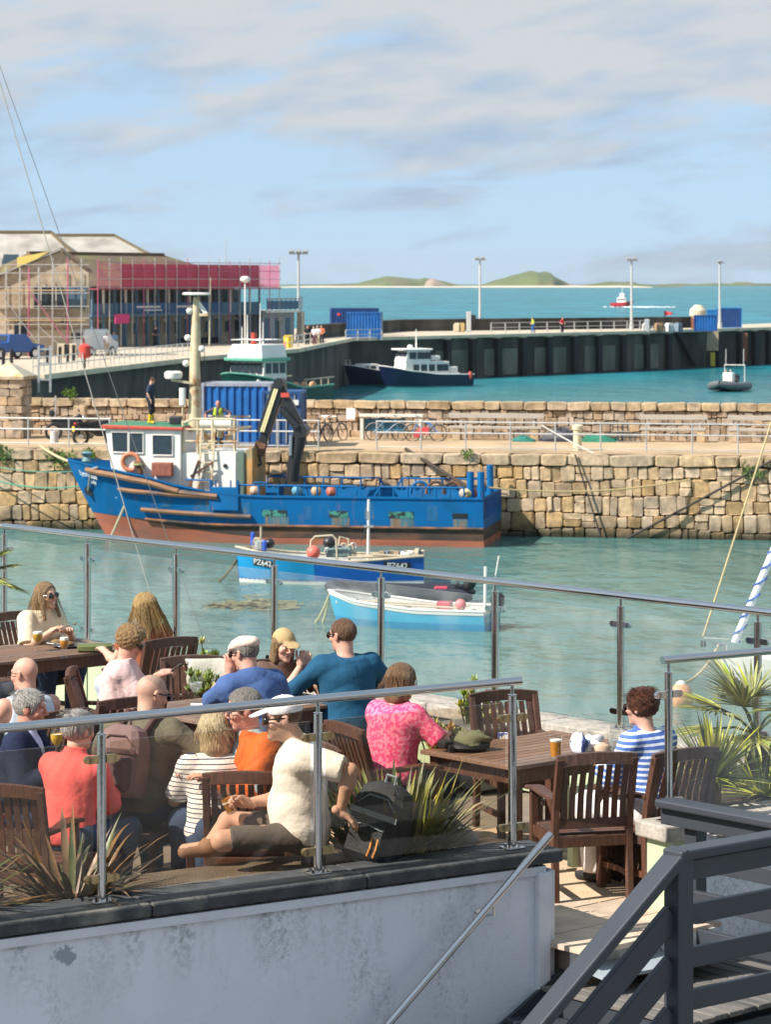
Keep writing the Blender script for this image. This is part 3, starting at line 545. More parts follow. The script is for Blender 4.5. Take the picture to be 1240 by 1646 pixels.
for i, (x, lb, c) in enumerate(((1040, 'white gas bottle cage on the far pier', (.6, .6, .58)), (1060, 'brown crate among the pier gear', (.35, .22, .12)), (1077, 'white plastic tank on the far pier', (.65, .65, .64)), (1091, 'blue grey drum next to the cement mixer', (.2, .26, .33)), (736, 'cream coiled hose heap at the lamp foot', (.5, .42, .3)), (743, 'yellowish equipment box at the lamp foot', (.5, .36, .14)))):
    p = at_z(x, 533.5, PT); t = thing('pier_gear', lb, 'gear', p, .3*i, 'loose gear on the far pier'); m = mat('gear%d' % i, c, .7, var=.3, vs=3)
    B().box((0, 0, .42), (.9, .7, .84)).build('box', m, t, bevel=.08); B().box((0, 0, .9), (.7, .5, .14)).build('lid', m, t, bevel=.04)
    for k in (-.3, .3): B().cyl((k, -.38, .1), (k, -.38, .8), .04, n=6).build('strap', M_PILE, t)
# ------------------------------------------------------------------ verandah building under scaffold
M_SLATE = mat('slate_roof', (.38, .355, .315), .85, var=.25, vs=.7, bump=.5, bs=6, col2=(.26, .24, .21), c2s=.4, coord='World')
M_SLATE_D = mat('slate_brown', (.155, .11, .075), .9, var=.3, vs=.8, bump=.5, bs=5, col2=(.16, .15, .06), c2=(.5, .65), c2s=.5, coord='World')
M_CREAM = mat('cream_render', (.58, .50, .38), .9, var=.15, vs=.5, coord='World'); M_RUB = mat('rubble_gable', (.45, .36, .26), .95, var=.35, vs=2.2, bump=.8, bs=4, coord='World')
M_VBLUE = mat('verandah_blue', (.075, .145, .225), .6, var=.12); M_WPANE = mat('dark_pane', (.03, .045, .06), .1, var=.2); M_TRIM = mat('white_trim', (.68, .65, .58), .6)
bO = at_z(203, 557, PT); bdir = (at_z(420, 550, PT) - bO).normalized(); brz = math.atan2(bdir.y, bdir.x)
vb = thing('verandah_building', 'long two-storey harbour building with blue verandah and brown slate roof', 'building', bO, brz)
L0, L1, DP, EV, RG = -5.5, 19.6, 11.0, 5.0, 7.75
B().box(((L0 + L1)/2, DP/2 + 1.6, EV/2), (L1 - L0, DP - 1.6, EV)).build('wall', M_CREAM, vb)
e0 = .7
rf = B().add([(L0 - e0, -.5, EV), (L1 + e0, -.5, EV), (L1 + e0, DP + 1.6, EV), (L0 - e0, DP + 1.6, EV), (L0, DP/2 + .5, RG), (L1 - 6.0, DP/2 + .5, RG)], [(0, 1, 5, 4), (1, 2, 5), (2, 3, 4, 5), (3, 0, 4), (0, 3, 2, 1)]).build('roof', M_SLATE_D, vb)
B().bar((L0, DP/2 + .5, RG + .05), (L1 - 6, DP/2 + .5, RG + .05), .35, .2).build('ridge', mat('ridge_ochre', (.16, .12, .06), .9), rf)
B().box(((L0 + L1)/2, .55, 2.62), (L1 - L0, 2.2, .22)).build('balcony_floor', M_VBLUE, vb)
for i in range(17):
    x = lerp(L0 + .3, L1 - .2, i/16)
    B().box((x, -.35, 1.28), (.16, .16, 2.5)).build('post', M_VBLUE, vb); B().box((x, -.35, 3.85), (.14, .14, 2.3)).build('upper_post', M_TRIM if i % 2 else M_VBLUE, vb)
    if i < 16:
        xm = x + (L1 - L0)/32
        wn_ = B().box((xm, 1.56, 1.45), (.55, .06, .95)).build('window', M_WPANE, vb) if i % 3 != 1 else B().box((xm, 1.56, 1.1), (.75, .06, 2.1)).build('door', M_VBLUE, vb)
        B().box((xm, 1.55, 2.12 if i % 3 != 1 else 2.24), (1.15, .1, .1)).build('lintel', M_TRIM, wn_)
        w2 = B().box((xm, 1.56, 3.85), (1.0, .06, 1.7)).build('window', M_WPANE, vb); B().box((xm, 1.5, 3.85), (.07, .06, 1.7)).build('mullion', M_TRIM, w2)
        B().box((xm, -.3, 3.16), ((L1 - L0)/16 - .2, .06, .9)).build('balustrade_panel', M_VBLUE, vb)
B().box((6, -.4, 3.2), (15, .04, .85)).build('banner', mat('banner_navy', (.03, .09, .22), .7, var=.1), vb)
for k, tx in ((4.0, 'Scilly Seafood'), (10.2, 'Harbourside')): pass
B().box((2.5, -.46, 3.28), (3.4, .02, .16)).build('banner_lettering', M_TRIM, vb); B().box((8.4, -.46, 3.28), (3.6, .02, .16)).build('banner_lettering', M_TRIM, vb); B().box((3.1, -.46, 3.0), (2.6, .02, .1)).build('banner_lettering', M_TRIM, vb)
B().box((-3.2, -1.9, 2.35), (1.9, .08, .75)).build('site_sign', mat('sign_magenta', (.55, .03, .16), .6), vb)
for i in range(4): B().box((9.5 + i*1.6, 1.0, .3), (1.1, .5, .5)).build('bench', M_PILE, vb)
# lower extension past the end of the verandah
ve = thing('verandah_extension', 'low flat balcony extension with blue railing at the end of the verandah building', 'building', bO + bdir*19.9, brz)
B().box((2.6, 2.4, 1.3), (5.2, 5.5, 2.6)).build('wall', mat('ext_grey', (.33, .35, .38), .8, var=.15), ve); B().box((2.7, 2.3, 2.72), (5.8, 6.4, .22)).build('balcony_floor', M_TRIM, ve)
for i in range(8): B().box((.1 + i*.76, -.8, 3.3), (.07, .07, 1.0)).build('post', M_VBLUE, ve)
B().box((2.75, -.8, 3.3), (5.4, .03, .75)).build('railing_panel', M_VBLUE, ve); B().box((2.75, -.8, 3.85), (5.5, .08, .08)).build('top_rail', mat('rail_red', (.45, .08, .06), .6), ve)
for i in range(3): B().box((.7 + i*1.7, -.38, 1.2), (.7, .06, 1.9)).build('door', M_VBLUE, ve)
B().box((5.6, -.8, 1.35), (.5, .5, 2.7)).build('pillar', M_CREAM, ve); B().box((5.5, -.8, 3.45), (.7, .1, 1.2)).build('glass_screen', mat('screen_grey', (.45, .48, .5), .3), ve)
# slate halls behind, seen over the verandah roof
def hall(label, xl, xr, yr, Z, zbase, run, rise_back, hipr, m=None):
    """ridge between picture columns xl..xr at row yr, slope of the given run facing the camera"""
    a = at_d(xl, yr, Z); c = at_d(xr, yr, Z); t = thing('slate_hall', label, 'building', (0, 0, 0), 0, 'slate roofed halls on the quay'); o_ = Vector(a); t.location = (a.x, a.y, PT)
    A = Vector((0, 0, a.z - PT)); C = Vector((c.x - a.x, 0, c.z - PT)); ze = zbase - PT
    e = [Vector((-8, -run, ze)), Vector((C.x + hipr, -run, ze)), Vector((C.x + hipr, run, ze)), Vector((-8, run, ze))]
    A = A + Vector((-4, 0, 0))
    B().add([e[0], e[1], C, A, e[2], e[3]], [(0, 1, 2, 3), (1, 4, 2), (4, 5, 3, 2), (5, 0, 3)]).build('roof', m or M_SLATE, t)
    B().prism([(e[0].x + .4, -run + .4), (e[1].x - .4, -run + .4), (e[1].x - .4, run - .4), (e[0].x + .4, run - .4)], 0, ze - .02).build('wall', M_CREAM, t)
    B().bar(A + Vector((0, 0, .08)), C + Vector((0, 0, .08)), .4, .22).build('ridge', mat('ridge_ochre', (.25, .19, .06)), t); B().bar(C, e[1], .3, .22).build('hip', MATS['ridge_ochre'], t)
    return t, a
h1, a1 = hall('tall slate-roofed hall with skylights behind the scaffolded gable', -30, 82, 374, 250, 4.2, 7.0, 0, 5.0)
for k in (0.6, 3.2):
    s_ = B().box((0, 0, 0), (1.3, 1.7, .12)).build('skylight', M_WPANE, h1); s_.location = (k - .1, -4.6, 6.9 + .35 - .0); s_.rotation_euler = (R(31), 0, 0)
h2, a2 = hall('slate-roofed hall with patched hipped roof behind the verandah building', 112, 184, 379, 262, 5.6, 5.5, 0, 5.2)
# scaffolded gable wing
gp = at_z(98, 572, PT); gw = thing('gable_wing', 'rubble stone gable wing stripped of slates behind scaffolding', 'building', gp, R(4)); sc_ = gp.y/F
def gx(x): return (x - 98)*sc_
def gz(y): return CZ - (y - HY)*sc_ - PT
prof = [(gx(-40), 0), (gx(142), 0), (gx(142), gz(437)), (gx(98), gz(404)), (gx(-40), gz(462))]
B().slab([(x, 0, z) for x, z in prof], (0, 2.5, 0)).build('gable_wall', M_RUB, gw)
B().slab([(gx(98), -.3, gz(402)), (gx(-44), -.3, gz(462)), (gx(-44), -.3, gz(458)), (gx(98), -.3, gz(398))], (0, 3, 0)).build('roof_slope', M_SLATE, gw); B().slab([(gx(98), -.3, gz(402)), (gx(98), -.3, gz(398)), (gx(146), -.3, gz(434)), (gx(146), -.3, gz(438))], (0, 3, 0)).build('roof_slope', M_SLATE_D, gw)
B().slab([(gx(60), -.34, gz(416)), (gx(28), -.34, gz(430)), (gx(28), -.34, gz(414)), (gx(80), -.34, gz(404))], (0, .1, 0)).build('insulation_board', mat('insulation_yellow', (.75, .58, .16), .8, var=.1), gw)
B().box(((gx(-40) + gx(142))/2, -.05, gz(530)/2), (gx(142) - gx(-40), .12, gz(530))).build('lower_render', M_CREAM, gw)
for x, y, wd, ht in ((66, 478, 1.0, 1.5), (90, 478, 1.0, 1.5), (33, 530, .9, .8), (104, 515, .5, .4), (34, 515, .5, .4)):
    w_ = B().box((gx(x), -.1, gz(y)), (wd, .2, ht)).build('window', M_WPANE, gw); B().box((gx(x), -.2, gz(y)), (.07, .08, ht)).build('mullion', M_TRIM, w_); B().box((gx(x), -.2, gz(y) - ht/2 - .06), (wd + .2, .16, .1)).build('sill', M_TRIM, w_)
B().box((gx(122), -.15, gz(478)), (1.5, .25, 1.6)).build('blue_shutter', MATS['verandah_blue'], gw)
# scaffolding
M_SCAF = mat('scaffold_tube', (.55, .52, .48), .45, .6, var=.2); M_SCAFP = mat('scaffold_pink', (.55, .12, .22), .6); M_BOARD = mat('scaffold_board', (.55, .38, .19), .8, var=.2)
sc1 = thing('gable_scaffold', 'steel tube scaffold with boarded lifts in front of the stone gable', 'scaffold', gp + Vector((0, -1.6, 0)), R(4))
for i, x in enumerate((-8, 14, 36, 50, 66, 88, 112, 134)):
    for y in (0, 1.1): B().cyl((gx(x), y, 0), (gx(x), y, gz(430 if i < 5 else 415)), .035, n=6).build('upright', M_SCAFP if i in (3, 6) else M_SCAF, sc1)
for z in (1.4, 2.3, 2.75, 3.6, 4.55, 5.0, 6.0, 6.6): B().cyl((gx(-30), 0, z), (gx(146), 0, z), .032, n=6).build('ledger', M_SCAF, sc1)
for z in (2.6, 4.75): B().box(((gx(-30) + gx(140))/2, .5, z), (gx(140) - gx(-30), 1.1, .07)).build('scaffold_board', M_BOARD, sc1)
for (xa, za, xb, zb) in ((52, 4.7, 112, 1.0), (8, 4.4, 66, .9), (66, 2.2, 110, .4)): B().cyl((gx(xa), -.1, za), (gx(xb), -.1, zb), .032, n=6).build('brace', M_SCAFP if xa == 52 else M_SCAF, sc1)
sc2 = thing('roof_scaffold', 'scaffold with translucent pink debris netting round the verandah roof', 'scaffold', bO, brz)
NET = mat('debris_net', (.52, .06, .105), .85, alpha=.98, var=.2, vs=.8, bump=0); NET2 = mat('debris_net_thin', (.80, .12, .24), .8, alpha=.42, var=.1, vs=2, bump=0)
xs = [lerp(-6.2, 20.6, i/17) for i in range(18)]
for i, x in enumerate(xs): B().cyl((x, -1.7, 0), (x, -1.7, 7.2 + .1*(i % 3)), .035, n=6).build('upright', M_SCAF if i % 4 else M_SCAFP, sc2)
for z in (4.9, 5.6, 6.3, 7.0): B().cyl((-6.3, -1.7, z), (20.8, -1.7, z), .03, n=6).build('ledger', M_SCAFP if z > 6 else M_SCAF, sc2)
for i, (xa, xb) in enumerate(zip(xs, xs[1:])):
    z0, z1 = 4.85, 6.85; n = 5; v = []
    for k in range(n + 1):
        f = k/n; yv = -1.62 + .1*math.sin(math.pi*f); v += [(lerp(xa, xb, f), yv, z0), (lerp(xa, xb, f), yv, z1)]
    o = mesh_obj('net_panel', v, [(2*k, 2*k + 2, 2*k + 3, 2*k + 1) for k in range(n)], NET if 1 < i < 15 else NET2, sc2)
for x0 in (20.7,):
    o = mesh_obj('net_panel', [(x0, -1.6, 4.85), (x0, 3.5, 4.85), (x0, 3.5, 6.85), (x0, -1.6, 6.85)], [(0, 1, 2, 3)], NET2, sc2)
B().box((7.3, -1.1, 4.78), (27, 1.3, .08)).build('scaffold_board', mat('boards_red', (.35, .06, .08), .8), sc2)
# ------------------------------------------------------------------ street furniture and vehicles on the far quay
def edge_rail(x0, x1, label, n=14):
    P = [edge_at(lerp(x0, x1, i/n)) for i in range(n + 1)]; p0 = P[0][0]; t = thing('quay_railing', label, 'railing', p0, 0, 'railings of the far quay'); m = mat('rail_pale', (.5, .49, .46), .5)
    pts = [p + Vector((-d.y, d.x, 0))*.5 - p0 for p, d in P]
    for a in pts: B().cyl(a, a + Vector((0, 0, 1.1)), .04, n=6).build('post', m, t)
    for a, c in zip(pts, pts[1:]):
        for z in (1.08, .6): B().cyl(a + Vector((0, 0, z)), c + Vector((0, 0, z)), .035, n=5).build('rail', m, t)
edge_rail(66, 190, 'pale railing on the far quay edge beside the red lifebuoy'); edge_rail(195, 330, 'pale railing on the far quay edge before the verandah posts', 16); edge_rail(470, 528, 'pale railing on the far quay near the walking people', 6)
for i, x in enumerate((5, 18, 76, 96, 108, 118)):
    p = at_z(x, 590 - i*2, PT); o = B().lathe([(.11, 0), (.11, .9), (.14, .95), (.08, 1.1)], (0, 0, 0), 10).build('bollard', M_PILE, None, True); o.location = p; tag(o, 'black cast bollard on the far quayside road', 'bollard', 'black bollards on the far quay')
def wheel(t, x, y, r, w_=.22):
    o = B().cyl((x, y - w_/2, r), (x, y + w_/2, r), r, n=18).build('wheel', M_TYRE, t, True); B().cyl((x, y - w_/2 - .01, r), (x, y + w_/2 + .01, r), r*.6, n=14).build('rim', M_CHROME, o, True)
def vehicle_body(t, prof, W, m, tuck=.12, nm='body'):
    n = len(prof); v = []
    for sgn in (-1, 1):
        for x, z in prof: v.append((x, sgn*(W/2 - (tuck*max(0, z - 1.0))), z))
    return mesh_obj(nm, v, [tuple(range(n)), tuple(range(2*n - 1, n - 1, -1))] + [(i, n + i, n + (i + 1) % n, (i + 1) % n) for i in range(n)], m, t)
def pickup(label, loc, rz):
    t = thing('pickup_truck', label, 'pickup', loc, rz); m = mat('car_blue', (.01, .07, .28), .25, coat=.6, var=.04, bump=0)
    o = vehicle_body(t, [(-2.6, .5), (2.55, .45), (2.6, .95), (1.5, 1.08), (.9, 1.72), (-.75, 1.75), (-.95, 1.15), (-2.6, 1.12)], 1.85, m); bv = o.modifiers.new('b', 'BEVEL'); bv.width = .07; bv.segments = 2
    for x in (-1.65, 1.6):
        for y in (-.85, .85): wheel(t, x, y, .4)
    for y in (-.86, .86): B().slab([(-.7, y, 1.15), (1.15, y, 1.12), (.78, y*.94, 1.6), (-.62, y*.94, 1.62)], (0, .02 if y > 0 else -.02, 0)).build('side_window', M_WPANE, t)
    B().slab([(-.93, -.7, 1.25), (-.93, .7, 1.25), (-.78, .65, 1.65), (-.78, -.65, 1.65)], (-.03, 0, 0)).build('rear_window', M_WPANE, t)
    B().box((-2.62, 0, .82), (.04, 1.5, .5)).build('tailgate', m, t); B().box((-2.68, 0, .5), (.14, 1.8, .18)).build('bumper', M_CHROME, t, bevel=.03)
    for y in (-.86, .86): B().box((-2.62, y, .95), (.05, .14, .3)).build('tail_light', mat('lamp_red', (.5, .01, .02)), t)
    B().box((-2.66, 0, .66), (.03, .5, .12)).build('number_plate', mat('plate_yellow', (.8, .5, .03)), t); B().box((-1.8, 0, 1.13), (1.5, 1.5, .04)).build('load_bed', M_TYRE, t)
pickup('blue pickup truck with dark windows parked on the far quayside road', at_z(14, 577, PT) + Vector((0, 0, 0)), R(52))
def van(label, loc, rz):
    t = thing('parked_van', label, 'van', loc, rz); m = mat('van_white', (.75, .75, .73), .35, var=.05, bump=0)
    o = vehicle_body(t, [(-2.2, .4), (2.2, .4), (2.25, .95), (1.6, 1.1), (1.0, 1.9), (-2.0, 1.95), (-2.2, 1.5)], 1.8, m, .1); bv = o.modifiers.new('b', 'BEVEL'); bv.width = .1; bv.segments = 3
    for x in (-1.4, 1.35):
        for y in (-.82, .82): wheel(t, x, y, .33)
    for y in (-.4, .4): B().box((-2.2, y, 1.45), (.06, .6, .45)).build('rear_window', M_WPANE, t)
    for y in (-.8, .8): B().box((-2.2, y, 1.0), (.06, .12, .5)).build('tail_light', MATS['lamp_red'], t)
    B().box((-2.22, 0, .7), (.04, .5, .12)).build('number_plate', MATS['plate_yellow'], t); B().box((-2.25, 0, .42), (.12, 1.7, .2)).build('bumper', M_TYRE, t)
van('white van with rear doors facing the railing parked by the scaffold', at_z(147, 571, PT), R(62))
p = edge_at(145)[0]; t = thing('lifebuoy_stand', 'red lifebuoy housing on a post at the far quay edge', 'lifebuoy', p + Vector((-.4, .6, 0)))
B().cyl((0, 0, 0), (0, 0, .9), .06, n=8).build('post', M_PILE, t); B().lathe([(.1, 0), (.36, .1), (.36, .75), (.1, .9)], (0, 0, .75), 12).build('housing', mat('buoy_red', (.6, .06, .04), .5), t, True)
for i, (x, c, lb) in enumerate(((103, (.6, .55, .45), 'cream concrete block at the scaffold foot'), (113, (.62, .56, .46), 'second cream block beside the pink scaffold tubes'))):
    o = B().box((0, 0, .5), (.9, .8, 1.0)).build('concrete_block', mat('kerb_pale', c), None, bevel=.05); o.location = at_z(x, 575, PT); tag(o, lb, 'block')
p = at_z(432, 549, PT); t = thing('kiosk', 'small kiosk with pale canvas pyramid roof on the far quay', 'kiosk', p); B().box((0, 0, 1.0), (2.3, 2.2, 2.0)).build('wall', mat('kiosk_cream', (.62, .55, .44), .8), t)
B().add([(-1.45, -1.4, 1.95), (1.45, -1.4, 1.95), (1.45, 1.4, 1.95), (-1.45, 1.4, 1.95), (0, 0, 2.75)], [(0, 1, 4), (1, 2, 4), (2, 3, 4), (3, 0, 4), (3, 2, 1, 0)]).build('canopy', mat('canvas_sand', (.5, .45, .36), .9), t); B().box((.7, -1.12, 1.0), (.8, .06, 1.7)).build('hatch', M_WPANE, t)
p = at_z(464, 561, PT); t = thing('wheelie_bin', 'yellow wheelie bin beside the kiosk on the far quay', 'bin', p); B().lathe([(.34, .1), (.42, .95), (.44, 1.0)], (0, 0, 0), 4).build('body', mat('bin_yellow', (.75, .5, .02), .5), t); B().box((0, 0, 1.05), (.7, .65, .1)).build('lid', MATS['bin_yellow'], t, bevel=.03)
for x in (-.25, .25): B().cyl((x - .04, .3, .1), (x + .04, .3, .1), .1, n=10).build('wheel', M_TYRE, t)
p = at_z(458, 563, PT); o = B().lathe([(.2, 0), (.05, .04), (.16, .06), (.03, .75)], (0, 0, 0), 10).build('traffic_cone', mat('cone_orange', (.75, .2, .08), .6), None, True); o.location = p; tag(o, 'orange traffic cone in front of the yellow bin', 'cone')
# aerial mast on the building roof
o = B().tube([(0, 0, 0), (0, 0, 3.9)], [.07, .03], 6).build('radio_aerial', M_LAMP, None, True); o.location = at_d(363, 452, 256); tag(o, 'thin radio aerial rising over the roof netting', 'aerial')
o = B().cyl((0, 0, 0), (0, 0, 8.0), .07, n=6).sph((0, 0, 8.0), .42).build('globe_lamp', mat('lamp_white', (.75, .72, .66), .4), None, True); o.location = Vector((at_d(394, 449, 236).x, 236, PT)); o.scale.z = (CZ - (449 - HY)*236/F - PT)/8.0; tag(o, 'white globe on a thin mast before the pink netting', 'globe')
# stepped dark slipway behind gate pillar and grey gate
g = at_z(56, 612, PT); o = B().box((0, 0, .2), (.12, .12, 2.6)).box((.65, 0, .2), (.12, .12, 2.6)).box((.32, 0, .5), (.6, .06, .1)).box((.32, 0, 1.3), (.6, .06, .1)).box((.32, 0, -.4), (.6, .06, .1)).build('steel_gate', M_GALV); o.location = edge_at(56)[0] + Vector((0.2, 0, .3)) if edge_at(56) else g; tag(o, 'grey steel ladder gate at the far quay edge', 'gate')
# ------------------------------------------------------------------ islands on the horizon
def island(label, pts, Z, depth, m, name='island'):
    """pts: (column, row of skyline); waterline at sea level"""
    b = B(); n = len(pts); rings = []; r = random.Random(n)
    for x, y in pts:
        X = (x - CX)*Z/F; h = (462 - y)*Z/F*.92; ring = []
        for k in range(13):
            a = math.pi*k/12; w_ = depth*max(.15, min(1, h/30)); ring.append(Vector((X, Z + w_*math.cos(a) + w_*.5, SEA - 1 + (h + 1)*math.sin(a)**.8*(1 + .06*math.sin(7*a + x)))))
        rings.append(ring)
    o = b.loft(rings, False, False, False).build(name, m, None, True, 180); tag(o, label, kind='structure'); return o
M_ISL = mat('island_heath', (.10, .13, .035), .95, var=.3, vs=.012, bump=.2, bs=.05, col2=(.17, .14, .07), c2=(.5, .7), c2s=.01, coord='World'); M_SAND = mat('island_sand', (.62, .54, .42), .9, var=.1, vs=.01, coord='World'); M_ROCK = mat('island_rock', (.34, .25, .19), .95, var=.3, vs=.02, coord='World')
island('low green island with rounded hill on the horizon', [(440, 460), (480, 459), (520, 458), (575, 456), (600, 449), (615, 445), (622, 443), (640, 445), (660, 447), (675, 449), (684, 446), (700, 450), (720, 454), (740, 459), (770, 461)], 6200, 260, M_ISL)
island('steep green island hill with craggy shoulder', [(735, 461), (760, 459), (778, 457), (795, 451), (812, 446), (830, 440), (848, 436), (860, 433), (866, 434), (872, 437), (882, 435), (888, 437), (896, 444), (908, 451), (918, 457), (940, 458), (962, 455), (985, 452), (1005, 453), (1018, 452), (1030, 456), (1060, 459), (1100, 461)], 5600, 240, M_ISL)
island('sandy beach along the foot of the green islands', [(430, 461), (500, 459.5), (600, 459.6), (700, 460), (800, 459), (900, 458.8), (925, 458.4), (960, 459.2), (1000, 458.6), (1022, 459.4), (1050, 461)], 5300, 60, M_SAND, 'island_beach')
island('bare granite crag between the two green hills', [(682, 460), (686, 452), (693, 446), (700, 448), (708, 452), (718, 458)], 5400, 90, M_ROCK, 'island_crag')
island('string of low dark rocks at the end of the horizon', [(1060, 460), (1090, 458), (1120, 459), (1150, 457), (1175, 458), (1186, 455.5), (1196, 456), (1204, 455.5), (1215, 458), (1240, 458), (1280, 459)], 8200, 60, M_ISL)
# ================================================================== boats
class Hull:
    """bow at local x = 0, stern at x = L, +z up from the waterline, half breadths blended between waterline and sheer"""
    def __init__(s, L, hb, sheer, rake=1.0, wl=.92, entry=.45, deckfull=.3, tran=.95, draft=.6, pw=2.0):
        s.L, s.hb, s.sheer, s.rake, s.wl, s.entry, s.deckfull, s.tran, s.draft, s.pw = L, hb, sheer, rake, wl, entry, deckfull, tran, draft, pw; s.z0 = sheer(0)
    def x(s, u, z):
        k = (s.z0 - z)/s.z0; x0 = s.rake*max(0, k)**1.15; return x0 + (s.L - x0)*u
    def half(s, u, z):
        zs = s.sheer(u); f = max(0.0, min(1.0, z/zs)); d = 1 - max(0, 1 - u/s.deckfull)**s.pw; wl = (1 - max(0, 1 - u/s.entry)**1.7)*s.wl
        aft = 1 - (1 - s.tran)*max(0, (u - .55)/.45)**2
        h = lerp(wl, d, f**.8)*s.hb*aft
        if z < 0: h *= max(0, 1 - (z/-s.draft)**2)**.5
        return h
    def p(s, u, z, side=-1, out=0.0): return Vector((s.x(u, z), side*(s.half(u, z) + out), z))
    def strip(s, zlo, zhi, name, m, parent, n=26, sub=4, out=0.0, u0=0.0, u1=1.0, transom=True):
        b = B()
        us = [u0 + (u1 - u0)*(i/n)**(1.35 if u0 == 0 else 1) for i in range(n + 1)]
        def lev(u, k):
            lo = zlo(u) if callable(zlo) else zlo; hi = zhi(u) if callable(zhi) else zhi; return lerp(lo, hi, k/sub)
        ringsN = [[s.p(u, lev(u, k), -1, out) for k in range(sub + 1)] for u in us]; ringsF = [[s.p(u, lev(u, k), 1, out) for k in range(sub, -1, -1)] for u in us]
        b.loft(ringsN, False, False, False); b.loft(ringsF, False, False, False)
        if transom and u1 == 1.0: b.loft([ringsN[-1], ringsF[-1][::-1]], False, False, False)
        return b.build(name, m, parent, True, 40)
    def rail(s, name, m, parent, r, dz=0.0, u0=0.0, u1=1.0, n=22, out=0.0, sides=(-1, 1), seg=6, zf=None):
        for sd_ in sides:
            B().tube([s.p(lerp(u0, u1, i/n), (zf(lerp(u0, u1, i/n)) if zf else s.sheer(lerp(u0, u1, i/n))) + dz, sd_, out) for i in range(n + 1)], r, seg).build(name, m, parent, True)
    def deck(s, z, name, m, parent, n=24, ins=.04, u0=.02):
        us = [lerp(u0, .995, i/n) for i in range(n + 1)]; zz = (lambda u: z(u)) if callable(z) else (lambda u: z); v = []
        for u in us:
            h = max(.0, s.half(u, zz(u)) - ins); x = s.x(u, zz(u)); v += [(x, -h, zz(u)), (x, h, zz(u))]
        return mesh_obj(name, v, [(2*i, 2*i + 1, 2*i + 3, 2*i + 2) for i in range(n)], m, parent)
def interp(tab):
    def f(u):
        for (a, va), (c, vc) in zip(tab, tab[1:]):
            if u <= c:
                k = (u - a)/(c - a); k = k*k*(3 - 2*k)*.5 + k*.5; return lerp(va, vc, k)
        return tab[-1][1]
    return f
# ------------------------------------------------------------------ blue workboat
M_HB = mat('hull_blue', (.0, .125, .35), .62, var=.14, vs=.9, bump=.2, bs=1.6, col2=(.004, .085, .22), c2=(.5, .72), c2s=.9, spec=.2)
def rusty(m, col=(.24, .115, .06), amt=.55):
    N, K, b = nodes_of(m); src = b.inputs['Base Color'].links[0].from_socket; tcn = N.new('ShaderNodeTexCoord'); f = []
    for scl, a, c in (((2.6, 2.6, .3), .56, .72), ((.5, .5, .5), .45, .6)):
        mp = N.new('ShaderNodeMapping'); mp.inputs['Scale'].default_value = scl; K(tcn.outputs['Object'], mp.inputs[0]); n = N.new('ShaderNodeTexNoise'); n.inputs['Scale'].default_value = 1.6; n.inputs['Detail'].default_value = 6; K(mp.outputs[0], n.inputs['Vector'])
        r_ = N.new('ShaderNodeMapRange'); r_.inputs['From Min'].default_value = a; r_.inputs['From Max'].default_value = c; K(n.outputs['Fac'], r_.inputs['Value']); f.append(r_.outputs[0])
    mu = N.new('ShaderNodeMath'); mu.operation = 'MULTIPLY'; K(f[0], mu.inputs[0]); K(f[1], mu.inputs[1]); m2 = N.new('ShaderNodeMath'); m2.operation = 'MULTIPLY'; m2.inputs[1].default_value = amt; K(mu.outputs[0], m2.inputs[0])
    x = N.new('ShaderNodeMix'); x.data_type = 'RGBA'; K(m2.outputs[0], x.inputs['Factor']); K(src, x.inputs['A']); x.inputs['B'].default_value = (*col, 1); K(x.outputs['Result'], b.inputs['Base Color'])
rusty(M_HB)
M_HRED = mat('antifoul_red', (.42, .13, .075), .8, var=.25, vs=1.2, col2=(.26, .12, .09), c2=(.5, .7), c2s=1.0, stretch=(.4, 1, 2))
M_RUST = mat('rusty_steel', (.20, .085, .04), .85, var=.4, vs=2, col2=(.04, .035, .035), c2=(.45, .6), c2s=1.3)
M_TIMB = mat('fender_timber', (.27, .14, .075), .85, var=.4, vs=3, stretch=(.3, 2, 2), col2=(.1, .09, .09), c2=(.55, .7), c2s=2)
M_WHITE = mat('boat_white', (.80, .77, .72), .45, var=.06, vs=1.5, bump=.04, col2=(.55, .38, .2), c2=(.68, .8), c2s=1.4)
M_CRUST = mat('cream_rust', (.60, .50, .33), .6, var=.2, vs=2, col2=(.36, .16, .05), c2=(.52, .68), c2s=2.2)
M_BLKS = mat('crane_black', (.022, .023, .027), .38, var=.2, vs=2); M_REDP = mat('roof_red', (.55, .07, .045), .55, var=.15); M_GRNP = mat('roof_green', (.05, .2, .11), .7)
wb = thing('workboat', 'blue steel workboat with white wheelhouse and black crane moored at the quay', 'boat', q(s_of(108, -2.75), -2.75, SEA), QRZ)
LW = 16.02; H = Hull(LW, 2.35, interp([(0, 2.82), (.12, 2.62), (.2, 2.43), (.3, 2.02), (.38, 1.8), (.46, 1.72), (1, 1.74)]), 1.5, .9, .42, .26, 1.0, 1.2, 2.2)
zb = lambda u: .64 + .24*max(0, 1 - u/.33); zr = lambda u: zb(u) - .4*min(1, max(0, (u - .1)/.35)); H.strip(-.9, zr, 'boot_top', M_HRED, wb, n=34); H.strip(lambda u: zr(u) - .004, lambda u: zb(u) + .01, 'waist_band', mat('waist_dark', (.055, .04, .035), .8, var=.3, vs=1.5, col2=(.17, .075, .04), c2=(.5, .66), c2s=1.2, stretch=(.5, 1, 1)), wb, out=.006, sub=1, n=34); H.strip(zb, H.sheer, 'topsides', M_HB, wb, n=34, sub=6)
H.strip(lambda u: H.sheer(u) - .02, lambda u: H.sheer(u) + .05, 'gunwale', M_HB, wb, out=.05, sub=1); H.strip(.98, lambda u: H.sheer(u) - .05, 'bulwark_lining', M_HB, wb, out=-.07, sub=2, u0=.02)
H.deck(1.0, 'deck', mat('deck_grey', (.16, .17, .17), .8, var=.3), wb)
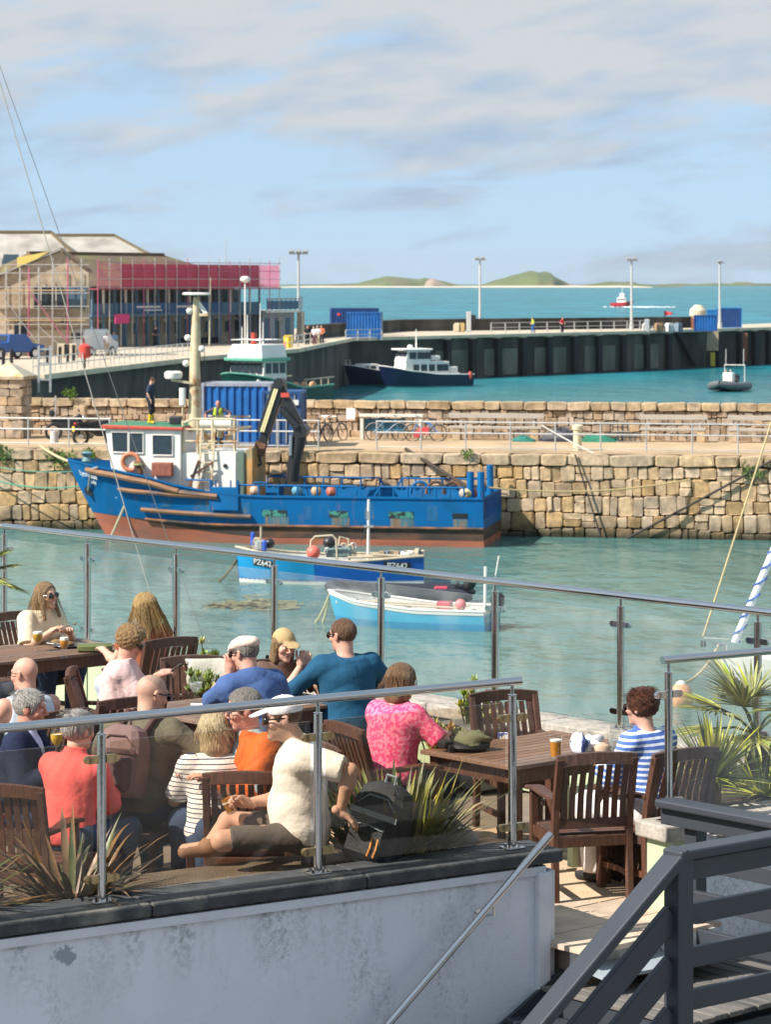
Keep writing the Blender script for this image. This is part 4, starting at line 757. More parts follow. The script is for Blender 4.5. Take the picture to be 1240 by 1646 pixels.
H.rail('rubbing_strake', M_RUST, wb, .06, 0, .16, 1.0, zf=lambda u: zb(u) + .02, out=.04)
H.rail('timber_fender', M_TIMB, wb, .11, -.2, .06, .285, out=.08, sides=(-1,)); H.rail('timber_fender', M_TIMB, wb, .1, 0, .285, .375, out=.07, sides=(-1,), zf=lambda u: lerp(1.83, 1.7, (u - .285)/.09))
H.rail('timber_fender', M_TIMB, wb, .085, 0, .13, .375, out=.07, sides=(-1,), zf=lambda u: lerp(1.86, 1.66, (u - .13)/.24)); H.rail('timber_fender', M_TIMB, wb, .085, 0, .165, .44, out=.07, sides=(-1,), zf=lambda u: lerp(1.14, .98, (u - .165)/.27))
H.rail('timber_fender', M_TIMB, wb, .07, 0, .2, .285, out=.09, sides=(-1,), zf=lambda u: lerp(2.2, 1.84, (u - .2)/.085))
def hx(x): return (x - 108)/43.3
def hz(y, Y=103.5): return CZ - (y - HY)*Y/F - SEA
# wheelhouse
wy = -1.35
def side_slab(poly, y0, y1, name, m, par): return B().slab([(x, y0, z) for x, z in poly], (0, y1 - y0, 0)).build(name, m, par, bevel=.03)
wh = side_slab([(hx(205), 1.5), (hx(312), 1.5), (hx(312), 4.05), (hx(188), 4.05)], wy, -wy, 'wheelhouse', M_WHITE, wb)
side_slab([(hx(183), 4.05), (hx(316), 4.02), (hx(316), 4.12), (hx(183), 4.2)], wy - .12, -wy + .12, 'roof_edge', M_REDP, wb); side_slab([(hx(184), 4.17), (hx(315), 4.10), (hx(315), 4.16), (hx(184), 4.22)], wy - .02, -wy + .02, 'roof_top', M_GRNP, wb)
for (xa, xb, ya, yb) in ((199, 226, 698, 731), (228, 251, 699, 732), (266, 299, 702, 735)):
    p_ = [(hx(xa + (2 if xa < 210 else 0)), hz(yb)), (hx(xb), hz(yb)), (hx(xb), hz(ya)), (hx(xa), hz(ya))]; w_ = side_slab(p_, wy - .015, wy + .02, 'window', M_WPANE, wb)
    B().tube([(x, wy - .03, z) for x, z in p_ + [p_[0]]], .03, 4).build('window_frame', M_WHITE, w_)
for sy in (-.75, 0, .75): B().slab([(hx(203) - .11, sy - .32, 2.75), (hx(203) - .11, sy + .32, 2.75), (hx(193) - .06, sy + .32, 3.6), (hx(193) - .06, sy - .32, 3.6)], (-.03, 0, 0)).build('window', M_WPANE, wb)
B().tube([(hx(231) + .32*math.cos(a), wy - .08, hz(746) + .3*math.sin(a)) for a in [2*math.pi*i/18 for i in range(19)]], .075, 8, False).build('lifebuoy', mat('buoy_orange', (.62, .2, .1), .7), wb, True)
side_slab([(hx(268), hz(768)), (hx(301), hz(768)), (hx(301), hz(746)), (hx(268), hz(746))], wy - .35, wy - .05, 'locker', mat('locker_redbrown', (.28, .09, .06), .8, var=.3, vs=6), wb)
# aft casing and rails
side_slab([(hx(312), 1.3), (hx(347), 1.3), (hx(347), hz(731)), (hx(312), hz(731))], -1.2, 1.2, 'casing', M_WHITE, wb); side_slab([(hx(347.5), 1.3), (hx(414), 1.3), (hx(414), hz(729)), (hx(347.5), hz(727))], -1.25, 1.15, 'casing', M_WHITE, wb)
side_slab([(hx(372), 1.3), (hx(401), 1.3), (hx(401), hz(728)), (hx(372), hz(728))], -1.3, -1.26, 'casing_door', M_WHITE, wb); B().cyl((hx(384), -1.34, hz(751)), (hx(384), -1.29, hz(751)), .08, n=12).build('porthole', M_BLKS, wb)
side_slab([(hx(415), 1.3), (hx(427), 1.3), (hx(427), hz(721)), (hx(415), hz(725))], -1.2, 1.0, 'rusty_locker', mat('rust_orange', (.52, .27, .09), .85, var=.3, vs=2, col2=(.16, .2, .14), c2=(.45, .6), c2s=1), wb)
side_slab([(hx(402), 1.3), (hx(414), 1.3), (hx(414), hz(727)), (hx(402), hz(727))], -1.28, -1.2, 'green_panel', mat('panel_green', (.12, .17, .13), .7), wb)
for p0, p1 in (((312, 693, -1.2), (402, 693, -1.2)), ((312, 712, -1.2), (402, 712, -1.2)), ((312, 683, -1.2), (330, 676, -1.2)), ((330, 676, -1.2), (400, 676, -1.2)), ((312, 693, 1.1), (402, 693, 1.1)), ((402, 693, -1.2), (402, 693, 1.1)), ((330, 676, 1.1), (400, 676, 1.1))):
    B().cyl((hx(p0[0]), p0[2], hz(p0[1])), (hx(p1[0]), p1[2], hz(p1[1])), .045, n=6).build('deck_rail', M_CRUST, wb, True)
for x in (314, 338, 362, 398): B().cyl((hx(x), -1.2, hz(731)), (hx(x), -1.2, hz(678)), .05, n=6).build('stanchion', M_CRUST, wb, True)
for x in (341, 362): B().bar((hx(x), -1.6, 1.25), (hx(x + 5), -1.3, hz(690)), .1, .06).build('ladder_rail', M_CRUST, wb)
for k in range(7): B().cyl((hx(342.5 + k*.7), -1.58 + k*.03, 1.5 + k*.34), (hx(363.5 + k*.7), -1.58 + k*.03, 1.5 + k*.34), .025, n=5).build('rung', M_CRUST, wb)
B().bar((hx(318), -1.5, 1.35), (hx(343), -1.45, hz(742)), .22, .08).build('rusty_brace', M_RUST, wb); B().bar((hx(330), -1.55, hz(768)), (hx(366), -1.5, hz(745)), .1, .08).build('rusty_brace', M_RUST, wb)
B().lathe([(.1, -.62), (.2, -.58), (.2, .58), (.1, .62)], (0, 0, 0), 12).xf(Matrix.Translation((hx(362), -.6, hz(684))) @ Matrix.Rotation(R(90), 4, 'Y')).build('liferaft_canister', M_WHITE, wb, True)
for x, y in ((350, 705), (372, 700), (385, 708), (356, 718), (390, 696)): B().box((hx(x), -.9, hz(y)), (.25, .25, .3), .4).build('winch_gear', M_CRUST, wb, bevel=.04)
# mast
B().tube([(hx(319), 0, 3.9), (hx(321), 0, hz(560)), (hx(323), 0, hz(478))], [.25, .2, .12], 12).build('mast', M_CRUST, wb, True)
B().lathe([(.5, 0), (.55, .04), (.5, .1)], (hx(323), 0, hz(475)), 16).build('radar_scanner', M_WHITE, wb, True); B().lathe([(.3, 0), (.34, .1), (.34, .22), (.25, .28)], (hx(289) - .05, -.2, hz(612)), 16).build('radome', M_WHITE, wb, True)
B().bar((hx(321), -.1, hz(620)), (hx(284), -.25, hz(614)), .3, .08).build('radome_bracket', M_CRUST, wb); B().bar((hx(324), 0, hz(485)), (hx(340), -.05, hz(506)), .12, .12).build('mast_strut', M_WHITE, wb); B().bar((hx(321), 0, hz(507)), (hx(343), -.05, hz(507)), .14, .1).build('mast_platform', M_CRUST, wb)
B().tube([(hx(344), 0, hz(560)), (hx(346), 0, hz(446))], [.03, .015], 6).build('whip_aerial', M_CRUST, wb, True); B().cyl((hx(303), -.3, hz(655)), (hx(303), -.3, hz(627)), .12, n=10).build('white_canister', M_WHITE, wb, True); B().cyl((hx(303), -.3, hz(680)), (hx(303), -.3, hz(655)), .03, n=6).build('canister_stem', M_CRUST, wb)
for x, y in ((312, 501), (309, 545), (306, 587), (332, 563)): B().sph((hx(x), -.05, hz(y)), .13).cyl((hx(x), -.05, hz(y)), (hx(320), 0, hz(y + 3)), .05, n=5).build('mast_lamp', M_WHITE, wb, True)
for x, y0, y1 in ((331, 510, 690), (338, 512, 668)): B().cyl((hx(x - 5), .1, hz(y0)), (hx(x + 4), -.3, hz(y1)), .012, n=4).build('mast_stay', M_BLKS, wb)
B().box((hx(297), -.7, hz(679)), (.45, .4, .3)).build('searchlight_box', M_BLKS, wb, bevel=.05)
# crane
cy = -.3
def cp(x, y, dy=0): return Vector((hx(x), cy + dy, hz(y)))
cr = B().lathe([(.42, 0), (.42, .35), (.3, .5), (.3, .9)], (hx(482), cy, 1.0), 14).build('crane_base', M_BLKS, wb, True)
B().tube([cp(482, 778), cp(486, 745), cp(493, 712), cp(497, 690)], [.24, .24, .27, .26], 8).build('crane_column', M_BLKS, wb, True, 60)
B().bar(cp(500, 700), cp(461, 625), .34, .42).build('crane_boom', M_BLKS, wb, bevel=.04)
B().cyl(cp(494, 690, -.3), cp(468, 660, -.3), .13, n=10).build('crane_ram', M_BLKS, wb, True); B().cyl(cp(482, 735, -.25), cp(483, 702, -.25), .07, n=8).build('ram_rod', M_CHROME, wb, True)
B().bar(cp(463, 620), cp(436, 700), .4, .5).build('crane_jib', M_BLKS, wb, bevel=.04); B().bar(cp(447, 668), cp(430, 733), .26, .3).build('crane_jib_tip', M_BLKS, wb, bevel=.03)
for k, dx in enumerate((-2.2, 1.6)): B().bar(cp(459 + dx, 627, -.24), cp(436 + dx, 697, -.24), .05, .07).build('jib_pipe', mat('pipe_cream', (.75, .66, .36), .4), wb)
B().cyl(cp(463, 618, -.3), cp(463, 618, .3), .2, n=12).build('elbow_pin', M_BLKS, wb, True); B().cyl(cp(498, 695, -.32), cp(498, 695, .32), .26, n=12).build('elbow_pin', M_BLKS, wb, True); B().box(cp(473, 637, -.24), (.3, .06, .16)).build('red_mark', M_REDP, wb)
B().tube([cp(430, 733), cp(430, 744), cp(432, 750), cp(429, 753), cp(427, 750)], .05, 6).build('hook', M_BLKS, wb, True); B().bar(cp(433, 715), cp(427, 735), .3, .4).build('jib_head', M_RUST, wb)
# bulwark rails, freeing ports, stern posts
for sd_ in (-1, 1):
    for xa, xb in ((417, 603), (640, 772)):
        pts = [(hx(lerp(xa, xb, i/6)), sd_*2.3, 2.12) for i in range(7)]; B().tube(pts, .04, 6).build('bulwark_rail', M_HB, wb, True)
        for i in range(0, 7, 1): B().cyl((pts[i][0], sd_*2.3, 1.7), pts[i], .035, n=6).build('rail_post', M_HB, wb, True)
    B().bar((hx(603), sd_*2.3, 2.12), (hx(612), sd_*2.3, 1.75), .07, .07).build('rail_brace', M_HB, wb); B().bar((hx(640), sd_*2.3, 2.12), (hx(630), sd_*2.3, 1.75), .07, .07).build('rail_brace', M_HB, wb)
gt = H.p(.46, 1.3); B().box((hx(393), gt.y - .06, 1.62), (.96, .05, .85)).build('boarding_gate', M_HB, wb, bevel=.02); 
for x in (371, 415): B().cyl((hx(x), gt.y - .06, 1.2), (hx(x), gt.y - .06, 2.3), .04, n=6).build('gate_post', M_HB, wb)
for x in (372, 378, 402): B().cyl((hx(x), -2.2, 1.75), (hx(x), -2.2, 2.28), .03, n=5).build('gate_post', M_HB, wb)
B().tube([(hx(328), -2.1, 2.28), (hx(370), -2.2, 2.26)], .035, 6).build('bulwark_rail', M_HB, wb)
M_PORT = mat('port_green', (.05, .24, .19), .7, var=.4, vs=6, col2=(.02, .03, .03), c2=(.5, .55), c2s=5); M_STREAK = mat('rust_streak', (.06, .16, .22), .7, var=.3, vs=3, col2=(.22, .15, .1), c2=(.45, .6), c2s=2.5, stretch=(3, 1, .4))
def side_plate(u, z, wd, ht, nm, m, out=.006, th=.012, u2=0): B().box((0, 0, 0), (wd, ht, th)).xf(on_side(H, u, z, 0, out)).build(nm, m, wb)
PORTS = [(.5, .92, .24), (.655, .7, .24), (.805, .9, .24), (.945, .55, .18)]
for x, y in ((780, -2.0), (797, -2.1), (786, 1.9)): B().cyl((hx(x), y, 1.2), (hx(x), y, 2.68), .13, n=10).build('stern_post', M_HB, wb, True)
for x, y, c in ((776, -2, (.6, .45, .2)), (782, -1.8, (.55, .15, .1)), (770, -1.9, (.5, .4, .3)), (560, -1.9, (.55, .15, .1)), (535, -1.8, (.5, .35, .2)), (505, -1.9, (.1, .3, .4)), (438, -1.9, (.6, .4, .3))): B().sph((hx(x), y, 1.9), .2, 8, 6).build('buoy', mat('buoy_%d' % x, c, .6), wb, True)
for i in range(5): B().box((hx(470 + i*68), .6, 1.25), (.9, .8, .5), .2*i).build('hatch', M_HB if i % 2 else M_BLKS, wb, bevel=.05)
for i, x in enumerate((690, 715, 742)): B().tube([(hx(x) + .35*math.cos(a), -.5, 1.75 + .45*math.sin(a)) for a in [math.pi*k/8 for k in range(9)]], .06, 6).build('winch_frame', M_RUST if i else M_HB, wb, True)
for sd_ in (-1, 1): H.rail('gate_rail', M_HB, wb, .03, .5, .47, .5, n=3, sides=(sd_,))
# anchor and bow gear, name
B().cyl(H.p(.03, 1.72) + Vector((.05, .05, .0)), H.p(.03, 1.72) + Vector((.05, -.12, 0)), .2, n=12).build('hawse_pipe', M_BLKS, wb, True)
B().tube([H.p(.03, 1.72, -1, .1), H.p(.055, 2.15, -1, .12), H.p(.075, 2.55, -1, .1), H.p(.1, 2.66, -1, .02)], .045, 6).build('anchor_chain', mat('chain_grey', (.3, .29, .28), .6), wb, True)
B().lathe([(.16, 0), (.2, .05), (.12, .2), (.24, .35), (.1, .42)], (.75, 0, 2.72), 10).build('bow_capstan', mat('capstan_teal', (.12, .24, .27), .6), wb, True); B().box((hx(244), -1.45, hz(755)), (.3, .3, .5)).build('mooring_bitt', M_RUST, wb, bevel=.05)
B().tube([(hx(245) + .16*math.cos(a)*(1 + .05*k), -1.5 + .16*math.sin(a), hz(752) + .03*a/3) for k in range(3) for a in [2*math.pi*i/9 for i in range(10)]], .05, 5).build('rope_coil', mat('rope_green', (.28, .3, .12), .9), wb, True)
nrm = (H.p(.075, 2.2) - H.p(.045, 2.2)).normalized()
def on_side(h, u, z, tilt=0.0, out=.03):
    a = h.p(u - .015, z); c = h.p(u + .015, z); ex = (c - a).normalized(); up = (h.p(u, z + .12) - h.p(u, z - .12)).normalized(); nz_ = ex.cross(up).normalized(); up = nz_.cross(ex)
    M_ = Matrix((ex, up, nz_)).transposed().to_4x4(); M_.translation = h.p(u, z) + nz_*out; return M_ @ Matrix.Rotation(tilt, 4, 'Z')
M_LET = mat('letter_white', (.85, .85, .85), .5, bump=0, var=.02); text_obj('name_lettering', 'Lyonesse', .30, M_LET, wb, on_side(H, .062, 2.36, R(-8), .09)); text_obj('name_lettering', 'Lady', .24, M_LET, wb, on_side(H, .064, 2.10, R(-8), .07))
for k, (u_, wd, ht) in enumerate(PORTS): side_plate(u_, 1.12, wd, ht, 'freeing_port', M_PORT if k < 3 else M_BLKS); side_plate(u_, .84, wd*.95, .32, 'rust_streak', M_STREAK, .002, .006)
for u_, z_, wd, ht in ((.33, 1.3, .5, .5), (.42, 1.2, .7, .6), (.58, 1.15, .3, .5), (.73, 1.25, .35, .6), (.88, 1.2, .4, .55), (.24, 1.45, .4, .4)): side_plate(u_, z_, wd, ht, 'scuffed_plate', mat('scuff_blue', (.006, .12, .30), .65, var=.25, vs=3, col2=(.10, .12, .13), c2=(.56, .68), c2s=3, stretch=(2, 2, .7)), .001, .004)
# ------------------------------------------------------------------ mooring lines
def rope(label, p0, p1, sag, r, col, name='mooring_rope', cat='rope'):
    o = B().tube(cat_curve(p0, p1, sag, 14), r, 6).build(name, mat('rope_' + str(col), col, .9, bump=.4, bs=80), None, True); return tag(o, label, cat)
wl_ = lambda x, y, z: Vector(wb.matrix_basis @ Vector((x, y, z)))
rope('pale rope slanting down the bow of the blue workboat into the water', wl_(hx(246), -1.5, hz(758)), at_z(176, 868, SEA - .05), .05, .045, (.5, .45, .3)); rope('tan bow rope from the workboat to the quay coping', wl_(0.05, 0, 2.75), at_q(64, .1, QT + .08), .05, .05, (.55, .42, .25))
rope('green mooring line from the workboat bow along the quay wall', wl_(.9, -.1, 1.9), at_q(-25, -.3, SEA + 1.95), .25, .03, (.08, .3, .2)); rope('thin green line sagging from the workboat bow to the wall', wl_(.4, 0, 2.4), at_q(-30, -.3, QT - .6), .15, .02, (.1, .3, .22))
rope('tan stern rope stretched from the workboat along the quay wall', wl_(16.1, -1.6, 2.1), at_q(1110, -.32, SEA + 2.2), .28, .035, (.62, .45, .22)); rope('dark pole leaning from the quay edge onto the workboat deck', at_q(652, .2, QT + .1), wl_(hx(755), 1.2, 1.9), 0, .07, (.06, .045, .035), 'gangway_pole', 'pole')
rope('dark cord standing in for the shadow slanting across the lit quay wall', at_q(1245, -.38, QT - .1), at_q(1008, -.52, SEA), .02, .05, (.05, .045, .04)); rope('thin dark line hanging down the quay wall corner', at_q(925, -.4, QT), at_q(966, -.5, SEA + .1), .0, .035, (.05, .045, .04)); rope('white rope tied from the railing to the quay edge', at_q(872, .8, QT + 1.0), at_q(955, .2, QT + .02), .03, .025, (.7, .68, .6))  # the dark slanting cord stands in for a shadow cast on the wall
# ------------------------------------------------------------------ small boats
def outboard(t, x, y, z, m, tilt=0.0, s=1.0):
    o = B().lathe([(.05, 0), (.17, .03), (.2, .18), (.19, .36), (.1, .45), (.02, .46)], (0, 0, .2), 12).box((0, 0, -.15), (.12, .1, .8)).box((.05, 0, -.5), (.3, .03, .1)).xf(Matrix.Translation((x, y, z)) @ Matrix.Rotation(tilt, 4, 'Y') @ Matrix.Scale(s, 4)).build('outboard_motor', m, t, True); return o
M_GUN = mat('gunwale_wood', (.5, .42, .3), .7, var=.25); M_IN = mat('boat_inside', (.5, .5, .47), .7, var=.2); M_ROPEC = mat('rope_pale', (.58, .5, .35), .9)
a = at_z(379, 935, SEA); pz = thing('fishing_boat', 'royal blue open fishing boat lettered PZ642 with orange buoy aboard', 'boat', a, R(-1.5))
m_ = mat('punt_blue', (.006, .1, .42), .35, var=.1, vs=1); m2 = mat('punt_bow_blue', (.01, .26, .55), .35, var=.1, vs=1)
LB = 303*a.y/F; Hp = Hull(LB, 1.05, interp([(0, 1.08), (.3, .82), (.6, .72), (1, .88)]), .12, .85, .5, .35, .75, .4)
Hp.strip(-.3, .12, 'boot_top', M_WHITE, pz); Hp.strip(.1, Hp.sheer, 'topsides', m_, pz); Hp.strip(.14, lambda u: Hp.sheer(u) - .04, 'bow_paint', m2, pz, out=.006, u0=.004, u1=.42, transom=False); Hp.rail('gunwale', M_GUN, pz, .045, .02); Hp.strip(.2, lambda u: Hp.sheer(u) - .02, 'lining', M_IN, pz, out=-.06, u0=.03, sub=2); Hp.deck(.45, 'floor', M_IN, pz); Hp.deck(lambda u: Hp.sheer(u) - .06, 'foredeck', M_GUN, pz, u0=.01) if False else None
def plate(h, t, u, z, txt, wd, ht, tilt):
    M_ = on_side(h, u, z, tilt, .012); o = B().box((0, 0, 0), (wd, ht, .015)).xf(M_).build('number_board', M_BLKS, t); text_obj('registration_lettering', txt, ht*1.02, M_LET, t, M_ @ Matrix.Translation((0, 0, .012)))
plate(Hp, pz, .145, .66, 'PZ642', .72, .25, R(-6)); plate(Hp, pz, .86, .6, 'PZ642', .85, .24, R(-3))
def bxp(x): return (x - 379)*a.y/F
B().tube([(bxp(500), -.6, .6), (bxp(502), -.6, 1.35), (bxp(508), -.6, 1.48), (bxp(536), -.6, 1.52), (bxp(542), -.6, 1.4), (bxp(544), -.6, .6)], .035, 6).build('gantry', M_ROPEC, pz, True); B().tube([(bxp(540), .3, .6), (bxp(546), .3, 1.4), (bxp(560), .3, 1.32), (bxp(562), .3, .6)], .035, 6).build('gantry', M_ROPEC, pz, True)
B().sph((bxp(506), -.75, 1.0), .22, 12, 9).build('orange_buoy', mat('buoy_coral', (.8, .16, .12), .5), pz, True); B().sph((bxp(530), -.2, 1.25), (.2, .16, .18)).build('hauler_drum', M_BLKS, pz, True)
B().box((bxp(545), 0, .95), (.8, .7, .3)).build('engine_box', mat('teal_grey', (.15, .22, .22), .6, var=.4, vs=9), pz, bevel=.06)
for i in range(9): B().tube([(bxp(528 + i*5) + .1*math.cos(t_), -.3 + .05*i, 1.0 + .06*(i % 3) + .1*math.sin(t_)) for t_ in [2*math.pi*k/8 for k in range(9)]], .025, 4).build('rope_coil', M_ROPEC if i % 2 else M_GALV, pz)
B().tube([(bxp(592), 0, .5), (bxp(593), 0, 2.6)], [.05, .04], 8).build('mast', M_WHITE, pz, True); B().box((bxp(593), 0, 1.75), (.3, .1, .06)).box((bxp(592), .0, 2.1), (.1, .1, .25)).build('mast_fitting', M_GALV, pz); B().cyl((bxp(592), 0, 1.9), (bxp(581), 0, 1.3), .02, n=5).build('mast_stay', M_BLKS, pz)
for i, (xa, xb, yy) in enumerate(((560, 650, -.5), (570, 660, -.2), (565, 640, .3), (600, 665, -.6))): B().cyl((bxp(xa), yy, .82 + .03*i), (bxp(xb), yy + .1, .86), .045, n=6).build('oar', M_GUN, pz, True)
B().tube([(bxp(655 + 8*math.cos(t_)), -.4 + .3*math.sin(t_), .95) for t_ in [2*math.pi*k/10 for k in range(11)]], .06, 5).build('white_fender', M_WHITE, pz, True); B().bar((bxp(670), -.8, .85), (bxp(670), .8, .85), .12, .3).build('transom_board', M_GUN, pz)
for k in range(6): B().box((bxp(614 + k*8), -.3 + .1*(k % 3), .9), (.16, .2, .2), k).build('tackle_box', mat('tackle_%d' % (k % 3), ((.4, .3, .2), (.15, .2, .25), (.45, .4, .3))[k % 3], .7), pz)
wi = B().lathe([(.12, 0), (.2, .06), (.2, .3), (.1, .36)], (0, 0, 0), 10).xf(Matrix.Translation((bxp(418), -.1, .98))).build('anchor_winch', M_GALV, pz, True); B().tube([(bxp(420), -.1, .9), (bxp(420), -.1, 1.75)], .04, 6).build('winch_post', M_GUN, pz, True); B().box((bxp(407), -.15, 1.35), (.14, .14, .45)).build('blue_bag', mat('bag_blue', (.03, .1, .5), .7), pz, bevel=.05); B().box((bxp(426), -.2, 1.15), (.14, .2, .34)).build('blue_cloth', MATS['bag_blue'], pz, bevel=.05); B().sph((bxp(433), .05, 1.2), .17).build('dark_float', M_BLKS, pz, True)
for i in range(6): B().tube([(bxp(414) + .16*math.cos(t_), -.2, 1.16 + .14*math.sin(t_) + .02*i) for t_ in [2*math.pi*k/8 + i for k in range(9)]], .022, 4).build('rope_coil', M_ROPEC, pz)
rope('weedy bow line running from the PZ642 boat into the water', Vector(a) + Vector((.03, 0, .7)), at_z(346, 938, SEA - .05), .1, .05, (.1, .09, .04))
# pale blue punt
a2_ = at_z(528, 1000, SEA); st = at_z(792, 1011, SEA); dv = st - a2_; pb = thing('rowing_boat', 'pale sky blue open boat with white gunwale and outboard motor', 'boat', a2_, math.atan2(dv.y, dv.x)); LB2 = dv.length
m_ = mat('punt_sky', (.05, .40, .62), .35, var=.08, vs=1); H2 = Hull(LB2, .95, interp([(0, .88), (.25, .68), (.6, .54), (1, .54)]), .25, .85, .5, .38, .85, .35)
H2.strip(-.25, .2, 'bottom_paint', mat('punt_deep', (.015, .27, .5), .4, var=.1), pb); H2.strip(.19, lambda u: H2.sheer(u) - .1, 'topsides', m_, pb); H2.strip(lambda u: H2.sheer(u) - .1, H2.sheer, 'sheer_strake', M_WHITE, pb, out=.015, sub=1); H2.rail('gunwale', M_WHITE, pb, .035, .01); H2.strip(.1, lambda u: H2.sheer(u) - .02, 'lining', M_IN, pb, out=-.05, u0=.03, sub=2); H2.deck(.22, 'floor', M_IN, pb)
for u in (.42, .62, .82): x = LB2*u; B().box((x, 0, .42), (.22, H2.half(u, .45)*2 - .1, .04)).build('thwart', M_IN, pb)
B().box((.55, 0, .6), (.5, .5, .12)).build('bow_locker', M_IN, pb, bevel=.03); B().cyl((LB2*.36, -.4, .4), (LB2*.36, -.4, .95), .03, n=6).build('rowlock_post', M_GALV, pb); B().tube([(LB2*.3, -.3, .75), (LB2*.36, -.4, .95), (LB2*.4, -.42, .9)], .03, 5).build('tiller', M_GALV, pb)
for y in (-.35, .2): B().cyl((LB2*.2, y, .6), (LB2*.85, y - .05, .58), .03, n=6).build('oar', M_GUN, pb, True)
outboard(pb, LB2 + .1, 0, .35, M_BLKS, .1); B().tube([(LB2 - .12, -.3, .5), (LB2 - .1, -.3, 1.72)], .04, 6).build('stern_pole', M_WHITE, pb, True); B().tube([(LB2 - .05, -.1, .5), (LB2 + .22, -.1, 2.0)], .02, 5).build('flag_staff', M_WHITE, pb, True); B().sph((LB2*.83, -.3, .66), .16, 10, 8).build('pink_buoy', mat('buoy_pink', (.8, .2, .2), .5), pb, True); B().box((LB2*.7, .2, .55), (.4, .3, .25)).build('fuel_can', mat('can_red', (.5, .04, .08), .5), pb, bevel=.03)
for dx, e in ((-24, 505), (-14, 518)): rope('slack weedy bow line below the pale blue boat' if dx < -20 else 'pale bow line hanging from the pale blue boat stem', Vector(a2_) + Vector((.02, 0, .75)), at_z(e, 1003, SEA - .05), .1, .04, (.38, .36, .2))
# black inflatable
a3 = at_z(530, 970, SEA); ib = thing('inflatable_boat', 'black inflatable dinghy with outboard lying beside the pale blue boat', 'boat', a3, R(-5)); m_ = mat('hypalon', (.03, .034, .045), .5, var=.15); LI = 3.9
for sd_ in (-1, 1): B().tube([(.0, sd_*.02, .52), (.12, sd_*.3, .46), (.5, sd_*.6, .38), (1.2, sd_*.74, .32), (LI, sd_*.76, .3), (LI + .35, sd_*.76, .3)], [.16, .2, .22, .23, .23, .06], 14).build('tube', m_, ib, True)
B().box((2.2, 0, .12), (3.4, 1.1, .08)).build('floor', m_, ib); B().box((LI - .15, 0, .4), (.06, 1.1, .5)).build('transom', M_BLKS, ib); outboard(ib, LI + .05, 0, .3, M_BLKS, .5, .9); B().box((2.6, 0, .35), (.3, 1.2, .06)).build('thwart', M_BLKS, ib); B().box((3.3, -.2, .4), (.4, .3, .3)).build('fuel_tank', MATS['can_red'], ib, bevel=.04)
# floating seaweed
def weedmat(x0, x1, y, label):
    r = random.Random(9); p0 = at_z(x0, y, SEA); p1 = at_z(x1, y, SEA); b = B()
    for i in range(100):
        f = r.betavariate(1.6, 1.6); p = p0.lerp(p1, f) + Vector((0, r.gauss(0, .8)*(1 - abs(f - .5)), .02)); a = r.uniform(0, 6.28); d = Vector((math.cos(a)*.4, math.sin(a)*.4, r.uniform(0, .04))); s_ = Vector((-d.y, d.x, 0))*.22; b.add([p - d - s_, p + d - s_, p + d + s_ + Vector((0, 0, .03)), p - d + s_], [(0, 1, 2, 3)])
    o = b.build('floating_seaweed', mat('seaweed_brown', (.17, .165, .085), .7, rnd=0, var=.4, vs=2, coord='World')); tag(o, label, kind='stuff')
weedmat(340, 470, 973, 'brown seaweed floating below the PZ642 boat')
# orange buoy and moored yacht by the terrace corner
yb_ = at_z(1096, 1135, SEA); o = thing('mooring_buoy', 'orange and white mooring buoy floating beyond the glass panel', 'buoy', yb_); B().sph((0, 0, .2), (.27, .27, .33), 14, 10).build('float', mat('buoy_peach', (.75, .36, .2), .5), o, True); B().sph((0, 0, .44), (.13, .13, .14), 12, 8).build('cap', M_WHITE, o, True)
ya = at_z(1150, 1112, SEA); yt = thing('moored_yacht', 'white sailing yacht bow with steel pulpit and rolled blue-white headsail', 'yacht', ya, R(-8)); yt.scale.z = .74; HYt = Hull(8.5, 1.35, interp([(0, 1.2), (.5, 1.0), (1, .95)]), .55, .8, .6, .5, .7, .7)
HYt.strip(-.4, .15, 'boot_top', M_HB, yt); HYt.strip(.15, HYt.sheer, 'topsides', M_WHITE, yt); HYt.deck(lambda u: HYt.sheer(u) - .02, 'deck', M_WHITE, yt)
B().tube([(-.25, -.28, 1.2), (-.25, -.28, 1.72), (-.3, 0, 1.76), (-.25, .28, 1.72), (-.25, .28, 1.2)], .014, 6).build('pulpit', M_CHROME, yt, True)
for sd_ in (-1, 1): B().tube([(-.25, sd_*.28, 1.72), (1.4, sd_*.75, 1.72), (1.4, sd_*.75, 1.12)], .012, 6).build('pulpit_rail', M_CHROME, yt, True); B().tube([(-.2, sd_*.2, 1.72), (.3, sd_*.32, 1.15)], .012, 6).build('pulpit_leg', M_CHROME, yt, True)
B().loft([[Vector((x, y, z)) for y, z in ((-.5, .98), (-.4, 1.3), (.4, 1.3), (.5, .98))] for x in (2.3, 3.0, 5.4)], True).build('coachroof', M_WHITE, yt, True); B().tube([(.25, 0, 1.18), (.25, 0, 1.45), (.0, 0, 1.5)], .05, 6).build('bow_roller', M_CHROME, yt, True)
yF = Vector((.45, 0, 1.55)); yM = Vector((3.9, 0, 12.6)); m_ = mat('sail_roll', (.75, .76, .8), .7); B().tube([yF, yF.lerp(yM, .5), yM], [.085, .1, .04], 10).build('furled_headsail', m_, yt, True)
hel = []
for i in range(150): f = i/150; c_ = yF.lerp(yM, f*.6); an = i*.55; hel.append(c_ + Vector((math.cos(an)*.097, math.sin(an)*.097, 0)))
